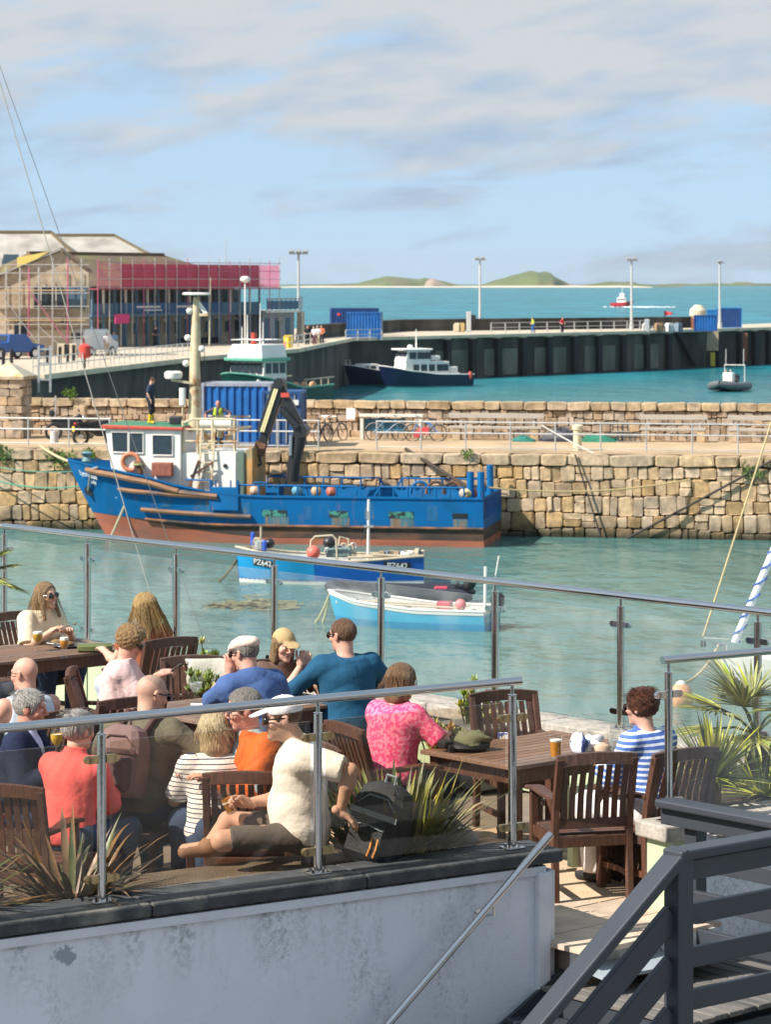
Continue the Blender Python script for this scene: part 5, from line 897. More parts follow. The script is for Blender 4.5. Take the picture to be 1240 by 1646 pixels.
B().tube(hel, .03, 5).build('sail_cover_band', mat('sail_blue', (.06, .14, .5), .7), yt, True); B().tube([(3.95, 0, 1.2), (4.0, 0, 12.7)], .08, 10).build('mast', M_GALV, yt, True); B().cyl((-.26, -.1, 1.75), (1.55, -.1, 9.5), .022, n=5).build('forestay_rope', mat('rope_sand', (.6, .46, .24), .8), yt); B().lathe([(.03, 0), (.07, .05), (.05, .2)], (-.26, -.1, 1.4), 8).build('rope_tail', M_BLKS, yt)
rope('sandy mooring rope from the yacht bow to the orange buoy', ya + Vector((.1, 0, 1.1)), yb_ + Vector((0, 0, .5)), .2, .03, (.6, .48, .28))
# rigging wires of a yacht moored under the terrace
for (xa, ya_, xb, yb2, rr, lb) in ((0, 135, 240, 950, .009, 'pale rigging wire slanting down past the gable scaffold'), (0, 108, 232, 760, .006, 'thin dark rigging wire crossing the harbour building roof')):
    Zw = 44; p0 = at_d(xa, ya_, Zw); p1 = at_d(xb, yb2, Zw); d = (p1 - p0); k = (SEA - p0.z)/d.z; rope(lb, p0 - d*.25, p0 + d*k, 0, rr, (.45, .42, .36) if rr > .008 else (.2, .2, .2), 'rigging_wire', 'wire')
# ------------------------------------------------------------------ vessels beyond the parapet
def cabin(t, poly_x, hw, z0, z1, m, name='cabin', top_in=.1, tilt=0.0):
    xa, xb = poly_x; return B().loft([[Vector((xa, -hw, z0)), Vector((xb, -hw, z0)), Vector((xb, hw, z0)), Vector((xa, hw, z0))], [Vector((xa + tilt, -hw + top_in, z1)), Vector((xb, -hw + top_in, z1)), Vector((xb, hw - top_in, z1)), Vector((xa + tilt, hw - top_in, z1))]]).build(name, m, t, bevel=.05)
def panes(t, pts, ht, m=None):
    for (p, ex, wd) in pts: ex = Vector(ex).normalized(); B().slab([p - ex*wd/2, p + ex*wd/2, p + ex*wd/2 + Vector((0, 0, ht)), p - ex*wd/2 + Vector((0, 0, ht))], Vector((ex.y, -ex.x, 0))*.05).build('window', m or M_WPANE, t)
M_HG = mat('hull_green', (.006, .06, .045), .35, var=.1); M_HG2 = mat('trim_green', (.12, .38, .28), .5); M_HN = mat('hull_navy', (.008, .018, .06), .35, var=.1)
g0 = at_d(368, 678, 193); g0.z = SEA; gb = thing('trawler', 'dark green trawler with white wheelhouse and green band behind the quay', 'boat', g0, math.atan2(.8, .6)); gb.scale = (.95, 1.0, 1.0); Hg = Hull(9.6, 2.1, interp([(0, 3.3), (.3, 2.75), (.6, 2.2), (1, 2.3)]), .9, .85, .45, .22, .9, .8)
Hg.strip(-.5, .15, 'boot_top', M_HRED, gb); Hg.strip(.14, Hg.sheer, 'topsides', M_HG, gb); Hg.rail('gunwale', M_HG2, gb, .07, .02); Hg.deck(lambda u: Hg.sheer(u) - .35, 'deck', M_IN, gb)
cabin(gb, (1.9, 4.6), 1.5, 2.3, 4.1, M_WHITE, 'wheelhouse', .02, .15); cabin(gb, (1.55, 4.8), 1.7, 4.08, 4.3, M_HG2, 'roof_band', .0); cabin(gb, (1.7, 4.6), 1.55, 4.29, 5.2, M_WHITE, 'upper_cabin', .25, .25)
panes(gb, [(Vector((1.93, y, 3.25)), (0, -1, 0), .46) for y in (-1.12, -.56, 0, .56, 1.12)], .7); panes(gb, [(Vector((x, -1.5, 3.25)), (1, 0, 0), .6) for x in (2.5, 3.3, 4.1)], .7)
for x, y, h in ((3.5, 0, 8.0), (2.8, -.8, 6.7), (2.6, .9, 6.4), (3.2, .9, 7.2)): B().tube([(x, y, 5.15), (x, y, h)], [.06, .03], 6).build('aerial', M_WHITE, gb, True)
B().cyl((2.4, -.3, 5.2), (2.4, -.3, 6.0), .2, n=8).build('red_funnel', M_REDP, gb); B().tube([(1.9, -1.3, 5.5), (1.8, 0, 5.55), (1.9, 1.3, 5.5), (4.4, 1.3, 5.5), (4.4, -1.3, 5.5), (1.9, -1.3, 5.5)], .04, 5).build('roof_rail', M_GALV, gb, True)
for x in (6, 7, 8): B().sph((x, -1.2, 2.3), .28).build('net_float', mat('float_orange', (.6, .3, .15), .6), gb, True)
Hg.rail('stern_rail', M_GUN, gb, .05, .55, .6, 1.0, n=8)
for u in (.62, .72, .82, .92): B().cyl(Hg.p(u, Hg.sheer(u)), Hg.p(u, Hg.sheer(u)) + Vector((0, 0, .55)), .04, n=5).build('rail_post', M_GUN, gb)
B().sph(Hg.p(.12, 2.75, -1, .05), (.25, .1, .14)).build('fairlead', M_WHITE, gb, True); B().sph(Hg.p(.3, 2.35, -1, .05), (.25, .1, .12)).build('fairlead', M_WHITE, gb, True)
def launch(label, x, y, full, rz, group='navy hulled passenger launches'):
    g0 = at_z(x, y, SEA); t = thing('passenger_launch', label, 'boat', g0, rz, group); Hn = Hull(9.0, 1.5, interp([(0, 1.95), (.3, 1.45), (.6, 1.15), (1, 1.1)]), .7, .85, .45, .25, .95, .6)
    Hn.strip(-.4, .12, 'boot_top', mat('boot_teal', (.05, .25, .25), .6), t); Hn.strip(.11, Hn.sheer, 'topsides', M_HN, t); Hn.rail('gunwale', M_WHITE, t, .05, .02); Hn.deck(lambda u: Hn.sheer(u) - .15, 'deck', M_WHITE, t)
    if full:
        cabin(t, (2.0, 6.6), 1.15, 1.1, 2.3, M_WHITE, 'saloon', .05, .2); cabin(t, (2.1, 4.7), 1.1, 2.25, 3.35, M_WHITE, 'wheelhouse', .1, .35); cabin(t, (1.85, 4.9), 1.2, 3.33, 3.48, M_WHITE, 'wheelhouse_roof', .05)
        panes(t, [(Vector((x, -1.14, 1.45)), (1, 0, 0), .55) for x in (3.2, 4.0, 4.8, 5.6, 6.2)], .6); panes(t, [(Vector((x, -1.08, 2.55)), (1, 0, 0), .65) for x in (2.9, 3.7, 4.4)], .6); panes(t, [(Vector((2.3, y, 2.6)), (0, -1, 0), .6) for y in (-.7, 0, .7)], .55)
        B().tube([(3.8, 0, 3.4), (3.8, 0, 5.2)], [.08, .04], 6).build('mast', M_WHITE, t, True); B().lathe([(.2, 0), (.3, .05), (.2, .3)], (3.2, 0, 3.5), 10).build('radome', M_WHITE, t, True)
        B().box((7.3, -.4, 1.5), (.8, .6, .6)).build('seat_locker', M_WHITE, t, bevel=.05); B().sph((8.6, -1.4, 1.0), (.2, .2, .4)).build('red_fender', M_REDP, t, True); B().box((5.6, 0, 2.6), (.9, .9, .4)).build('raft_canister', M_WHITE, t, bevel=.08)
    else:
        cabin(t, (1.3, 3.2), .9, 1.3, 2.0, M_WHITE, 'cuddy', .1, .3); B().tube([(.4, -.4, 1.9), (.4, -.4, 2.4), (.4, .4, 2.4), (.4, .4, 1.9)], .04, 5).build('bow_rail', M_GALV, t, True); panes(t, [(Vector((x, -.86, 1.5)), (1, 0, 0), .5) for x in (1.9, 2.6)], .35)
launch('navy and white passenger launch with glazed wheelhouse moored at the far quay', 609, 623, True, R(27)); launch('navy launch with low white cuddy lying behind the passenger launch', 553, 621, False, R(30))
# far inflatable with crew seats
rb = thing('rigid_inflatable', 'grey rigid inflatable boat with white console crossing the outer harbour', 'boat', at_z(1168, 629, SEA), R(68)); m_ = mat('rib_grey', (.12, .13, .14), .5)
for sd_ in (-1, 1): B().tube([(-1.9, 0, .75), (-1.6, sd_*.6, .6), (-.8, sd_*1.1, .45), (3.2, sd_*1.15, .4), (3.6, sd_*1.15, .4)], [.25, .34, .36, .36, .1], 12).build('tube', m_, rb, True)
B().loft([[Vector((-1.7, -.1, .5)), Vector((-1.7, .1, .5)), Vector((-1.5, 0, .1))], [Vector((0, -.9, .3)), Vector((0, .9, .3)), Vector((0, 0, -.3))], [Vector((3.2, -.9, .3)), Vector((3.2, .9, .3)), Vector((3.2, 0, -.3))]]).build('keel', M_BLKS, rb); B().box((.9, 0, .95), (.8, .9, 1.3)).build('console', M_WHITE, rb, bevel=.08); B().box((2.6, 0, .7), (.8, .8, .7)).build('seat', M_BLKS, rb, bevel=.06); B().tube([(2.9, -.9, .5), (2.9, -.9, 2.2), (2.9, .9, 2.2), (2.9, .9, .5)], .05, 6).build('a_frame', M_WHITE, rb, True); outboard(rb, 3.5, 0, .4, M_BLKS, .05, 1.5)
for y in (-.8, .8): B().tube([(2.9, y, 2.2), (2.95, y, 3.6)], .025, 5).build('aerial', M_WHITE, rb)
tg = thing('pilot_boat', 'small red and white boat throwing a white wake out at sea', 'boat', at_z(1020, 493, SEA), R(165)); Ht = Hull(9, 1.8, interp([(0, 2.4), (.4, 1.7), (1, 1.5)]), .8); Ht.strip(-.4, Ht.sheer, 'topsides', mat('hull_red', (.55, .03, .04), .4), tg); Ht.deck(lambda u: Ht.sheer(u) - .1, 'deck', M_WHITE, tg); cabin(tg, (3, 6.5), 1.3, 1.5, 3.6, M_WHITE, 'wheelhouse', .2, .3); cabin(tg, (3.8, 5.6), .8, 3.6, 5.2, M_WHITE, 'flybridge', .2); B().tube([(4.6, 0, 5.2), (4.6, 0, 7.5)], .12, 6).build('mast', M_WHITE, tg); panes(tg, [(Vector((x, s_*1.25, 2.5)), (s_*-1, 0, 0), .7) for x in (3.8, 4.8, 5.8) for s_ in (-1, 1)], .6)
r = random.Random(4); b = B(); c0 = at_z(1020, 494, SEA)
for i in range(90):
    p = c0 + Vector((r.gauss(2, 5), r.gauss(0, 5), .05)); s_ = r.uniform(.3, 1.2); b.add([p + Vector((-s_, -s_*.5, 0)), p + Vector((s_, -s_*.5, .1)), p + Vector((s_, s_*.5, .25)), p + Vector((-s_, s_*.5, .1))], [(0, 1, 2, 3)])
o = b.build('wake_foam', mat('foam_white', (.8, .82, .82), .9)); tag(o, 'white wake foam round the red and white boat', kind='stuff')
# ================================================================== terrace
U = Vector((.665, -.747)); V = Vector((.747, .665)); D1 = Vector((.842, .539)); N1 = Vector((.539, -.842))
P1, P2, P3 = Vector((-1.569, 15.795)), Vector((-.392, 16.56)), Vector((.767, 17.29)); CT = .55
W3 = lambda p, z: Vector((p.x, p.y, z))
URZ = math.atan2(U.y, U.x); VRZ = math.atan2(V.y, V.x); DRZ = math.atan2(D1.y, D1.x)
M_REND = mat('white_render', (.78, .80, .84), .9, var=.05, vs=2, bump=.25, bs=55, coord='World')
def stain_render(m):
    N, K, b = nodes_of(m); src = b.inputs['Base Color'].links[0].from_socket; g = N.new('ShaderNodeNewGeometry'); sp = N.new('ShaderNodeSeparateXYZ'); K(g.outputs['Position'], sp.inputs[0])
    def noise(sc, det, scl=(1, 1, 1), rough=.6):
        mp = N.new('ShaderNodeMapping'); mp.inputs['Scale'].default_value = scl; K(g.outputs['Position'], mp.inputs[0]); n = N.new('ShaderNodeTexNoise'); n.inputs['Scale'].default_value = sc; n.inputs['Detail'].default_value = det; n.inputs['Roughness'].default_value = rough; K(mp.outputs[0], n.inputs['Vector']); return n.outputs['Fac']
    def mr(v, a, c, lo=0, hi=1):
        r = N.new('ShaderNodeMapRange'); r.inputs['From Min'].default_value = a; r.inputs['From Max'].default_value = c; r.inputs['To Min'].default_value = lo; r.inputs['To Max'].default_value = hi; K(v, r.inputs['Value']); return r.outputs[0]
    def mul(a, c):
        n = N.new('ShaderNodeMath'); n.operation = 'MULTIPLY'; K(a, n.inputs[0]); K(c, n.inputs[1]); return n.outputs[0]
    def mix(base, col, fac):
        x = N.new('ShaderNodeMix'); x.data_type = 'RGBA'; K(fac, x.inputs['Factor']); K(base, x.inputs['A']); x.inputs['B'].default_value = (*col, 1); return x.outputs['Result']
    top = mr(sp.outputs['Z'], .05, .45); runs = mr(noise(5, 4, (1, 1, .12)), .43, .68); c = mix(src, (.20, .21, .19), mul(mul(runs, top), mr(noise(28, 5), .42, .62)))
    c = mix(c, (.16, .17, .16), mul(mul(mr(noise(1.5, 5, (1, 1, .4)), .5, .68), mr(noise(34, 9, rough=.82), .48, .6)), mr(noise(4, 4, (1, 1, .22)), .4, .6)))         # black mould specks in clumps
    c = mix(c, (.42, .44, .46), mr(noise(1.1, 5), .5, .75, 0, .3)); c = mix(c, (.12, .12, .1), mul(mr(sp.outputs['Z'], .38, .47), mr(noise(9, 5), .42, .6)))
    patch = mul(mr(noise(2.6, 6, (1.0, 1.0, 1.0), .55), .64, .655), mr(noise(.9, 2), .5, .56)); c = mix(c, (.33, .37, .40), patch)
    K(c, b.inputs['Base Color'])
stain_render(M_REND)
M_SLATEC = mat('dark_coping', (.05, .053, .056), .75, var=.45, vs=8, bump=.3, bs=40, col2=(.2, .185, .15), c2=(.55, .72), c2s=3, coord='World')
M_GRAN = mat('granite_coping', (.42, .38, .33), .85, var=.3, vs=30, bump=.3, bs=60, col2=(.24, .22, .2), c2=(.5, .7), c2s=8, coord='World')
M_GREEN = mat('pale_green_paint', (.46, .55, .36), .6, var=.08, vs=2, bump=.05, coord='World')
M_STEEL = mat('polished_steel', (.62, .61, .60), .13, 1.0, var=.04, bump=.02, bs=30); M_BRASS = mat('clamp_bronze', (.55, .42, .22), .28, .9, var=.2, vs=30)
M_PAVER = mat('sand_paver', (.60, .45, .31), .9, var=.16, vs=9, bump=.25, bs=70, col2=(.47, .35, .25), c2s=2.5, rnd=.12, coord='World')
M_GROUT = mat('paver_grout', (.2, .16, .12), .95, var=.2, coord='World'); M_SOIL = mat('planter_soil', (.06, .04, .025), .95, var=.4, vs=10, bump=.8, bs=25, coord='World')
M_TEAK = mat('teak_dark', (.088, .036, .021), .58, var=.45, vs=7, bump=.3, bs=30, stretch=(8, 8, 1.2), rnd=.22); M_TEAKT = mat('teak_table', (.19, .11, .07), .6, var=.4, vs=5, bump=.15, bs=30, stretch=(1.0, 12, 8), rnd=.18)
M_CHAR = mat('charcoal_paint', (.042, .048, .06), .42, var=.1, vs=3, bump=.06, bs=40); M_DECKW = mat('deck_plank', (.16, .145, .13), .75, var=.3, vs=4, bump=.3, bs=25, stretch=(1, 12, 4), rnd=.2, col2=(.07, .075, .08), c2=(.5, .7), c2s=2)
M_GLASS_N = glass_mat('balustrade_glass_near', (.90, .855, .79), .7, .02); M_GLASS_F = glass_mat('balustrade_glass_far', (.95, .965, .96), .8, .07, (.7, .7, .7))  # near tint puts a brown reflection into the colour of clear glass
# floor
corner = Vector((3.88, 19.47)); FQ = Vector((-.037, 24.0)); fu = Vector((.665, -.747))
floor_poly = [P1 + D1*-6 - N1*.1, P3 + D1*.0 - N1*.1, P3 + D1*.0 + N1*.1, P3 + D1*.24 + N1*.1, P3 + D1*.24 + N1*.32, P3 + D1*1.3 + N1*.32, P3 + D1*1.4 - N1*.1, corner, FQ + fu*-9.5]
B().prism([(p.x, p.y) for p in floor_poly], -.6, -.03).build('terrace_floor', M_GROUT); tag(bpy.data.objects['terrace_floor'], 'sandstone paved restaurant terrace', kind='structure'); tfl = bpy.data.objects['terrace_floor']
def inside(p, poly):
    c = False
    for (a, b_) in zip(poly, poly[1:] + poly[:1]):
        if (a.y > p.y) != (b_.y > p.y) and p.x < (b_.x - a.x)*(p.y - a.y)/(b_.y - a.y) + a.x: c = not c
    return c
pm = {}
def paver_mesh(lx):
    if lx not in pm:
        o = B().box((0, 0, -.014), (lx - .012, .438, .03)).build('paving_slab', M_PAVER); pm[lx] = o.data; bpy.data.objects.remove(o)
    return pm[lx]
rp = random.Random(2)
for j in range(-4, 16):
    off = rp.uniform(0, .6)
    for i in range(-9, 14):
        c = Vector((.9, 17.0)) + V*(i*.6 + off) - U*(j*.45)
        if inside(c, floor_poly) and (-.8 < c.x < 2.6) and c.y < 21:
            o = bpy.data.objects.new('paving_slab', paver_mesh(.6)); link(o, tfl); o.location = (c.x, c.y, rp.uniform(-.003, .003)); o.rotation_euler = (R(rp.uniform(-.25, .25)), R(rp.uniform(-.25, .25)), VRZ)
# unseen yard and restaurant, both added for the steel and glass to reflect
B().prism([(-40, -2.6), (40, -2.6), (40, 17.6), (-40, 13.4)], -2.4, -1.9).build('added_yard', mat('yard_paving', (.22, .23, .25), .9, var=.25, vs=1.5, coord='World')); tag(bpy.data.objects['added_yard'], 'unseen grey paved yard added below the wall for the rails to mirror', kind='structure')
rst = thing('added_restaurant', 'unseen brown stone restaurant facade added for the balustrade to mirror', 'building', (0, -3.0, -1.9)); m_rst = mat('restaurant_stone', (.17, .125, .085), .9, var=.35, vs=1.2, bump=.5, bs=5, coord='World')
B().box((0, -1.5, 2.9), (60, 3, 5.8)).build('wall', m_rst, rst); B().box((0, -1.2, 5.9), (61, 4.2, .25)).build('roof', M_SLATE_D, rst); B().box((24, 6.0, 2.8), (3, 18, 5.6)).build('side_wing', m_rst, rst)
for i in range(12): w_ = B().box((-24 + i*4.4, .02, 3.2), (1.5, .08, 1.7)).build('window', M_WPANE, rst); B().box((-24 + i*4.4, .07, 2.3), (1.8, .18, .12)).build('sill', M_TRIM, w_)
# near wall
nw = thing('terrace_wall', 'stained white rendered terrace wall with dark coping under the glass balustrade', 'wall', W3(P3, 0), DRZ)
B().box((-3.4, -.01, -.78), (7.1, .27, 2.48)).build('rendered_wall', M_REND, nw, bevel=.01); B().box((-3.4, -.155, .435), (7.06, .03, .05)).build('drip_strip', mat('strip_white', (.7, .71, .74), .6, var=.1), nw)
B().box((.105, -.168, -.15), (.09, .05, 1.15)).build('corner_trim', MATS['strip_white'], nw, bevel=.008); B().box((.19, -.02, -.2), (.05, .25, 1.25)).build('end_board', MATS['strip_white'], nw, bevel=.008)
for i in range(5): B().box((.25 - .7 - i*1.402, -.0, .512), (1.396, .37, .076)).build('coping_slab', M_SLATEC, nw, bevel=.012)
B().box((-3.2, .42, .2), (7.0, .5, .56)).build('planter_soil', M_SOIL, nw); B().box((-3.2, .7, .2), (7.0, .06, .5)).build('planter_board', M_GREEN, nw, bevel=.01)
B().box((-1.75, .47, .488), (2.4, .60, .02)).build('mesh_mat', mat('mesh_mat', (.17, .13, .09), .8, var=.3, vs=4, bump=1.0, bs=90), nw)
# right wall beyond the gap
R1 = Vector((1.80, 18.17)); rw = thing('planter_wall', 'low white planter wall with granite coping behind the charcoal handrail', 'wall', W3(R1, 0), DRZ)
B().box((1.35, .05, -.2), (2.3, .28, 1.28)).build('rendered_wall', M_REND, rw); B().box((1.42, .06, .49), (2.2, .42, .1)).build('coping_slab', M_GRAN, rw, bevel=.012); B().box((1.4, .75, .22), (2.4, .95, .5)).build('planter_soil', M_SOIL, rw); B().box((1.4, 1.26, .3), (2.5, .06, .55)).build('planter_board', M_GREEN, rw)
gp_ = thing('gate_post', 'pale green timber pier with granite cap at the terrace entrance', 'pillar', W3(R1, 0), DRZ); B().box((0, 0, .14), (.2, .2, .7)).build('green_pier', M_GREEN, gp_, bevel=.008); B().box((.02, .0, .5), (.34, .32, .1)).build('granite_cap', M_GRAN, gp_, bevel=.012); B().box((-.07, -.11, .14), (.05, .02, .66)).build('cover_strip', M_GREEN, gp_)
B().box((.05, -.0, -.3), (.22, .26, .18)).build('plinth', mat('plinth_grey', (.42, .43, .44), .9, coord='World'), gp_)
# far wall
FW0 = FQ + fu*-5.7; FWL = (corner - FW0).length; fw = thing('sea_wall_parapet', 'granite-capped terrace parapet with pale green inner boards above the harbour', 'wall', W3(FW0, 0), URZ)
B().box((FWL/2, 0, -2.7), (FWL, .3, 6.3)).build('rendered_wall', M_REND, fw); n = int(FWL/1.37)
for i in range(n + 1): B().box((i*FWL/(n + 1) + FWL/(n + 1)/2, -.02, .5), (FWL/(n + 1) - .006, .4, .1)).build('coping_slab', M_GRAN, fw, bevel=.012)
for i in range(int(FWL/.9)): B().box((i*.9 + .45, -.2, .2), (.88, .04, .42)).build('green_board', M_GREEN, fw, bevel=.006)
B().box((FWL/2, -.19, .43), (FWL, .03, .035)).build('slot_shade_strip', M_CHAR, fw)  # charcoal strip stands in for the shade in the slot under the coping
lw = thing('corner_parapet', 'terrace parapet returning behind the sunglasses woman', 'wall', W3(FW0, 0), R(165)); B().box((2, 0, -2.6), (4, .3, 6.1)).build('rendered_wall', M_REND, lw); B().box((2, 0, .5), (4, .4, .1)).build('coping_slab', M_GRAN, lw, bevel=.01)
# balustrades
def balustrade(label, pts, z0, zr, glass, clampm, ext0=.0, ext1=.0, panes=True, side=1, rail_r=.026, inset=.07, post_r=.0255):
    """pts: post positions (2-D). rail along all of them, a pane between each pair"""
    t = thing('glass_balustrade', label, 'balustrade', W3(pts[0], z0)); o_ = pts[0]; L_ = lambda p, z: Vector((p.x - o_.x, p.y - o_.y, z)); d0 = (pts[1] - pts[0]).normalized(); d9 = (pts[-1] - pts[-2]).normalized(); hr = zr - z0
    a = pts[0] - d0*ext0; c = pts[-1] + d9*ext1; B().tube([L_(a, hr)] + [L_(p, hr) for p in pts[1:-1]] + [L_(c, hr)], rail_r, 16).build('handrail', M_STEEL, t, True, 60)
    for p in pts:
        k = pts.index(p); d = (pts[min(k + 1, len(pts) - 1)] - pts[max(k - 1, 0)]).normalized(); po = B().cyl(L_(p, .012), L_(p, hr - .085), post_r, n=16).build('post', M_STEEL, t, True, 60)
        B().cyl(L_(p, hr - .088), L_(p, hr - .02), .011, n=10).build('rail_spigot', M_STEEL, po, True); B().lathe([(post_r, 0), (post_r + .002, .006), (.001, .012)], L_(p, hr - .085), 16).build('post_cap', M_STEEL, po, True)
        pl = B().box(L_(p, .006), (.13, .1, .012), math.atan2(d.y, d.x)).build('base_plate', M_STEEL, po, bevel=.003)
        for sg in (-1, 1):
            B().cyl(L_(p + d*.05*sg, .01), L_(p + d*.05*sg, .035), .01, n=8).build('bolt', M_STEEL, po)
            if (sg < 0 and k == 0) or (sg > 0 and k == len(pts) - 1): 
                if not panes: continue
            for zc in (.13, hr - .22):
                c_ = B(); c0 = L_(p + d*sg*.025, zc); c1 = L_(p + d*sg*.085, zc); nn = Vector((d.y, -d.x, 0)); hw = .022
                ring = [[q_ + nn*(s_*.014) + Vector((0, 0, z_)) for (s_, z_) in ((-1, -hw), (1, -hw), (1, hw), (-1, hw))] for q_ in (c0, c1)]; c_.loft(ring); c_.cyl(c1 - nn*.014, c1 + nn*.014, hw, n=12); c_.build('clamp', clampm, po, True, 40)
    if panes:
        for a, c in zip(pts, pts[1:]):
            d = (c - a).normalized(); p0, p1 = a + d*inset, c - d*inset; nn = Vector((d.y, -d.x, 0))*.006; B().slab([L_(p0, .05) - nn, L_(p1, .05) - nn, L_(p1, hr - .125) - nn, L_(p0, hr - .125) - nn], nn*2).build('glass_pane', glass, t)
    return t
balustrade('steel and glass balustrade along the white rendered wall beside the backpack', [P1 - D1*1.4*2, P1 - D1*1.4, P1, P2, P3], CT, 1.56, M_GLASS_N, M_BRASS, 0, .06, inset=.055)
balustrade('short glass balustrade beginning at the granite-capped entrance pier', [R1, R1 + Vector((.85, .53))*1.35, R1 + Vector((.85, .53))*2.5], CT, 1.575, M_GLASS_F, M_STEEL, .05, .1)
balustrade('long glass balustrade overlooking the harbour water and small boats', [FQ + fu*k for k in (-5.6, -4.2, -2.82, -1.41, 0, 1.38, 2.77, 4.15, 5.6)], CT, 1.57, M_GLASS_F, M_STEEL, 0, .1, inset=.06, rail_r=.03, post_r=.03)
balustrade('glass balustrade return behind the sunglasses woman', [FQ + fu*-5.6, FQ + fu*-5.6 + Vector((-1.3, .35))], CT, 1.57, M_GLASS_F, M_STEEL)
# handrail on the wall
hl = thing('stair_handrail', 'sloping steel handrail fixed to the white rendered wall', 'handrail', W3(P3, 0)); f_ = lambda s, z, o=.28: Vector((D1.x*s + N1.x*o, D1.y*s + N1.y*o, z))
B().tube([f_(.085, .675), f_(-1.07, -.30), f_(-2.0, -1.09)], .023, 16).build('tube', M_STEEL, hl, True, 60)
for s_ in (-.33, -1.5): z_ = .675 - (.085 - s_)*.848; B().tube([f_(s_, z_ - .02), f_(s_, z_ - .08), f_(s_ - .02, z_ - .1, .2), f_(s_ - .02, z_ - .1, .15)], .009, 8).build('bracket', M_STEEL, hl, True); B().cyl(f_(s_ - .02, z_ - .1, .15), f_(s_ - .02, z_ - .1, .14), .03, n=12).build('bracket_rose', M_STEEL, hl, True)
# deck, landing sheet, steps, charcoal rails
DKZ = -.25
ld = B().slab([W3(P3 + D1*.22 + N1*.32, -.13), W3(P3 + D1*1.3 + N1*.32, -.13), W3(P3 + D1*1.3 + N1*.62, -.15), W3(P3 + D1*.22 + N1*.62, -.15)], (0, 0, .02)).build('landing_sheet', mat('landing_blue', (.33, .38, .42), .45, var=.12, vs=4, coord='World')); tag(ld, 'blue-grey weatherproof sheet on the entrance landing', kind='structure')
ts = B().bar(W3(P3 + D1*.2 + N1*.33, -.07), W3(P3 + D1*1.3 + N1*.33, -.07), .03, .1).build('threshold_strip', mat('strip_worn', (.62, .61, .58), .7, var=.4, vs=20, col2=(.06, .06, .06), c2=(.58, .62), c2s=12, coord='World')); tag(ts, 'flaking white threshold strip at the terrace edge', kind='structure')
dk = thing('timber_deck', 'grey weathered timber deck landing below the terrace entrance', 'deck', W3(Vector((1.07, 17.55)), 0), URZ)
for i in range(22): B().box((.62 + rp.uniform(-.01, .01), -.3 + i*.125, DKZ - .015), (1.5, .116, .032)).build('plank', M_DECKW, dk, bevel=.006)
B().box((.6, 1.0, DKZ - .1), (1.3, 2.7, .12)).build('joists', M_CHAR, dk); B().box((1.36, 1.0, DKZ - .22), (.03, 2.8, .3)).build('fascia', M_CHAR, dk)
stc = thing('staircase', 'dark timber stairs descending beside the white rendered wall', 'stairs', W3(P3 + N1*.62, DKZ), DRZ)
for i in range(6): B().box((-.05 - i*.27, 0, -.16*(i + 1) - .02), (.3, .85, .05)).build('tread', M_CHAR, stc, bevel=.008); B().box((-.19 - i*.27, 0, -.16*(i + 1) - .11), (.02, .85, .16)).build('riser', M_CHAR, stc)
sb = B().bar(W3(P3 + D1*.3 + N1*.19, -.28), W3(P3 + D1*-2 + N1*.19, -1.65), .03, .26).build('stair_string', M_CHAR); tag(sb, 'black stair string board against the white wall', 'board')
fr_ = thing('timber_stair_rail', 'charcoal painted timber handrail with sloping and level rails', 'railing', Vector((1.585, 15.45, 0))); po = Vector((0, 0, 0))
v3 = Vector((.78, .62, 0)).normalized(); w3 = Vector((-.65, -.415, -.643)).normalized(); dn = Vector((0, 0, -1))
B().box((0, 0, -.5), (.115, .115, 2.75), math.atan2(v3.y, v3.x)).build('post', M_CHAR, fr_, bevel=.006)
pe = v3*1.6; B().box((pe.x, pe.y, -.5), (.115, .115, 2.7), math.atan2(v3.y, v3.x)).build('post', M_CHAR, fr_, bevel=.006)
B().bar(Vector((0, 0, .885)) - v3*.05, Vector((0, 0, .885)) + v3*2.0, .15, .055, side=Vector((v3.y, -v3.x, 0))).build('cap_rail', M_CHAR, fr_, bevel=.012)
for z in (.79, .55, .315, .085): B().bar(Vector((0, 0, z)) + v3*.055, Vector((0, 0, z)) + v3*2.0, .045, .11, side=Vector((v3.y, -v3.x, 0))).build('rail', M_CHAR, fr_, bevel=.006)
sd3 = Vector((w3.y, -w3.x, 0)).normalized(); B().bar(Vector((0, 0, .885)) - w3*.03, Vector((0, 0, .885)) + w3*2.6, .15, .06, side=sd3).build('cap_rail', M_CHAR, fr_, bevel=.012)
for z in (.6, .33, .06): B().bar(Vector((0, 0, z)) + w3*.06, Vector((0, 0, z)) + w3*2.4, .045, .13, side=sd3).build('rail', M_CHAR, fr_, bevel=.006)
br_ = thing('timber_deck_rail', 'charcoal timber railing between the entrance pier and the deck', 'railing', Vector((1.80, 17.78, 0)), URZ)
B().box((.9, 0, .73), (2.0, .16, .05)).build('cap_rail', M_CHAR, br_, bevel=.012); B().box((.9, 0, .65), (2.0, .05, .11)).build('rail', M_CHAR, br_, bevel=.006)
for z in (.4, .17, -.06): B().box((.95, 0, z), (1.75, .045, .1)).build('rail', M_CHAR, br_, bevel=.006)
for x in (.1, 1.75): B().box((x, .08, .2), (.1, .1, 1.0)).build('post', M_CHAR, br_, bevel=.006)
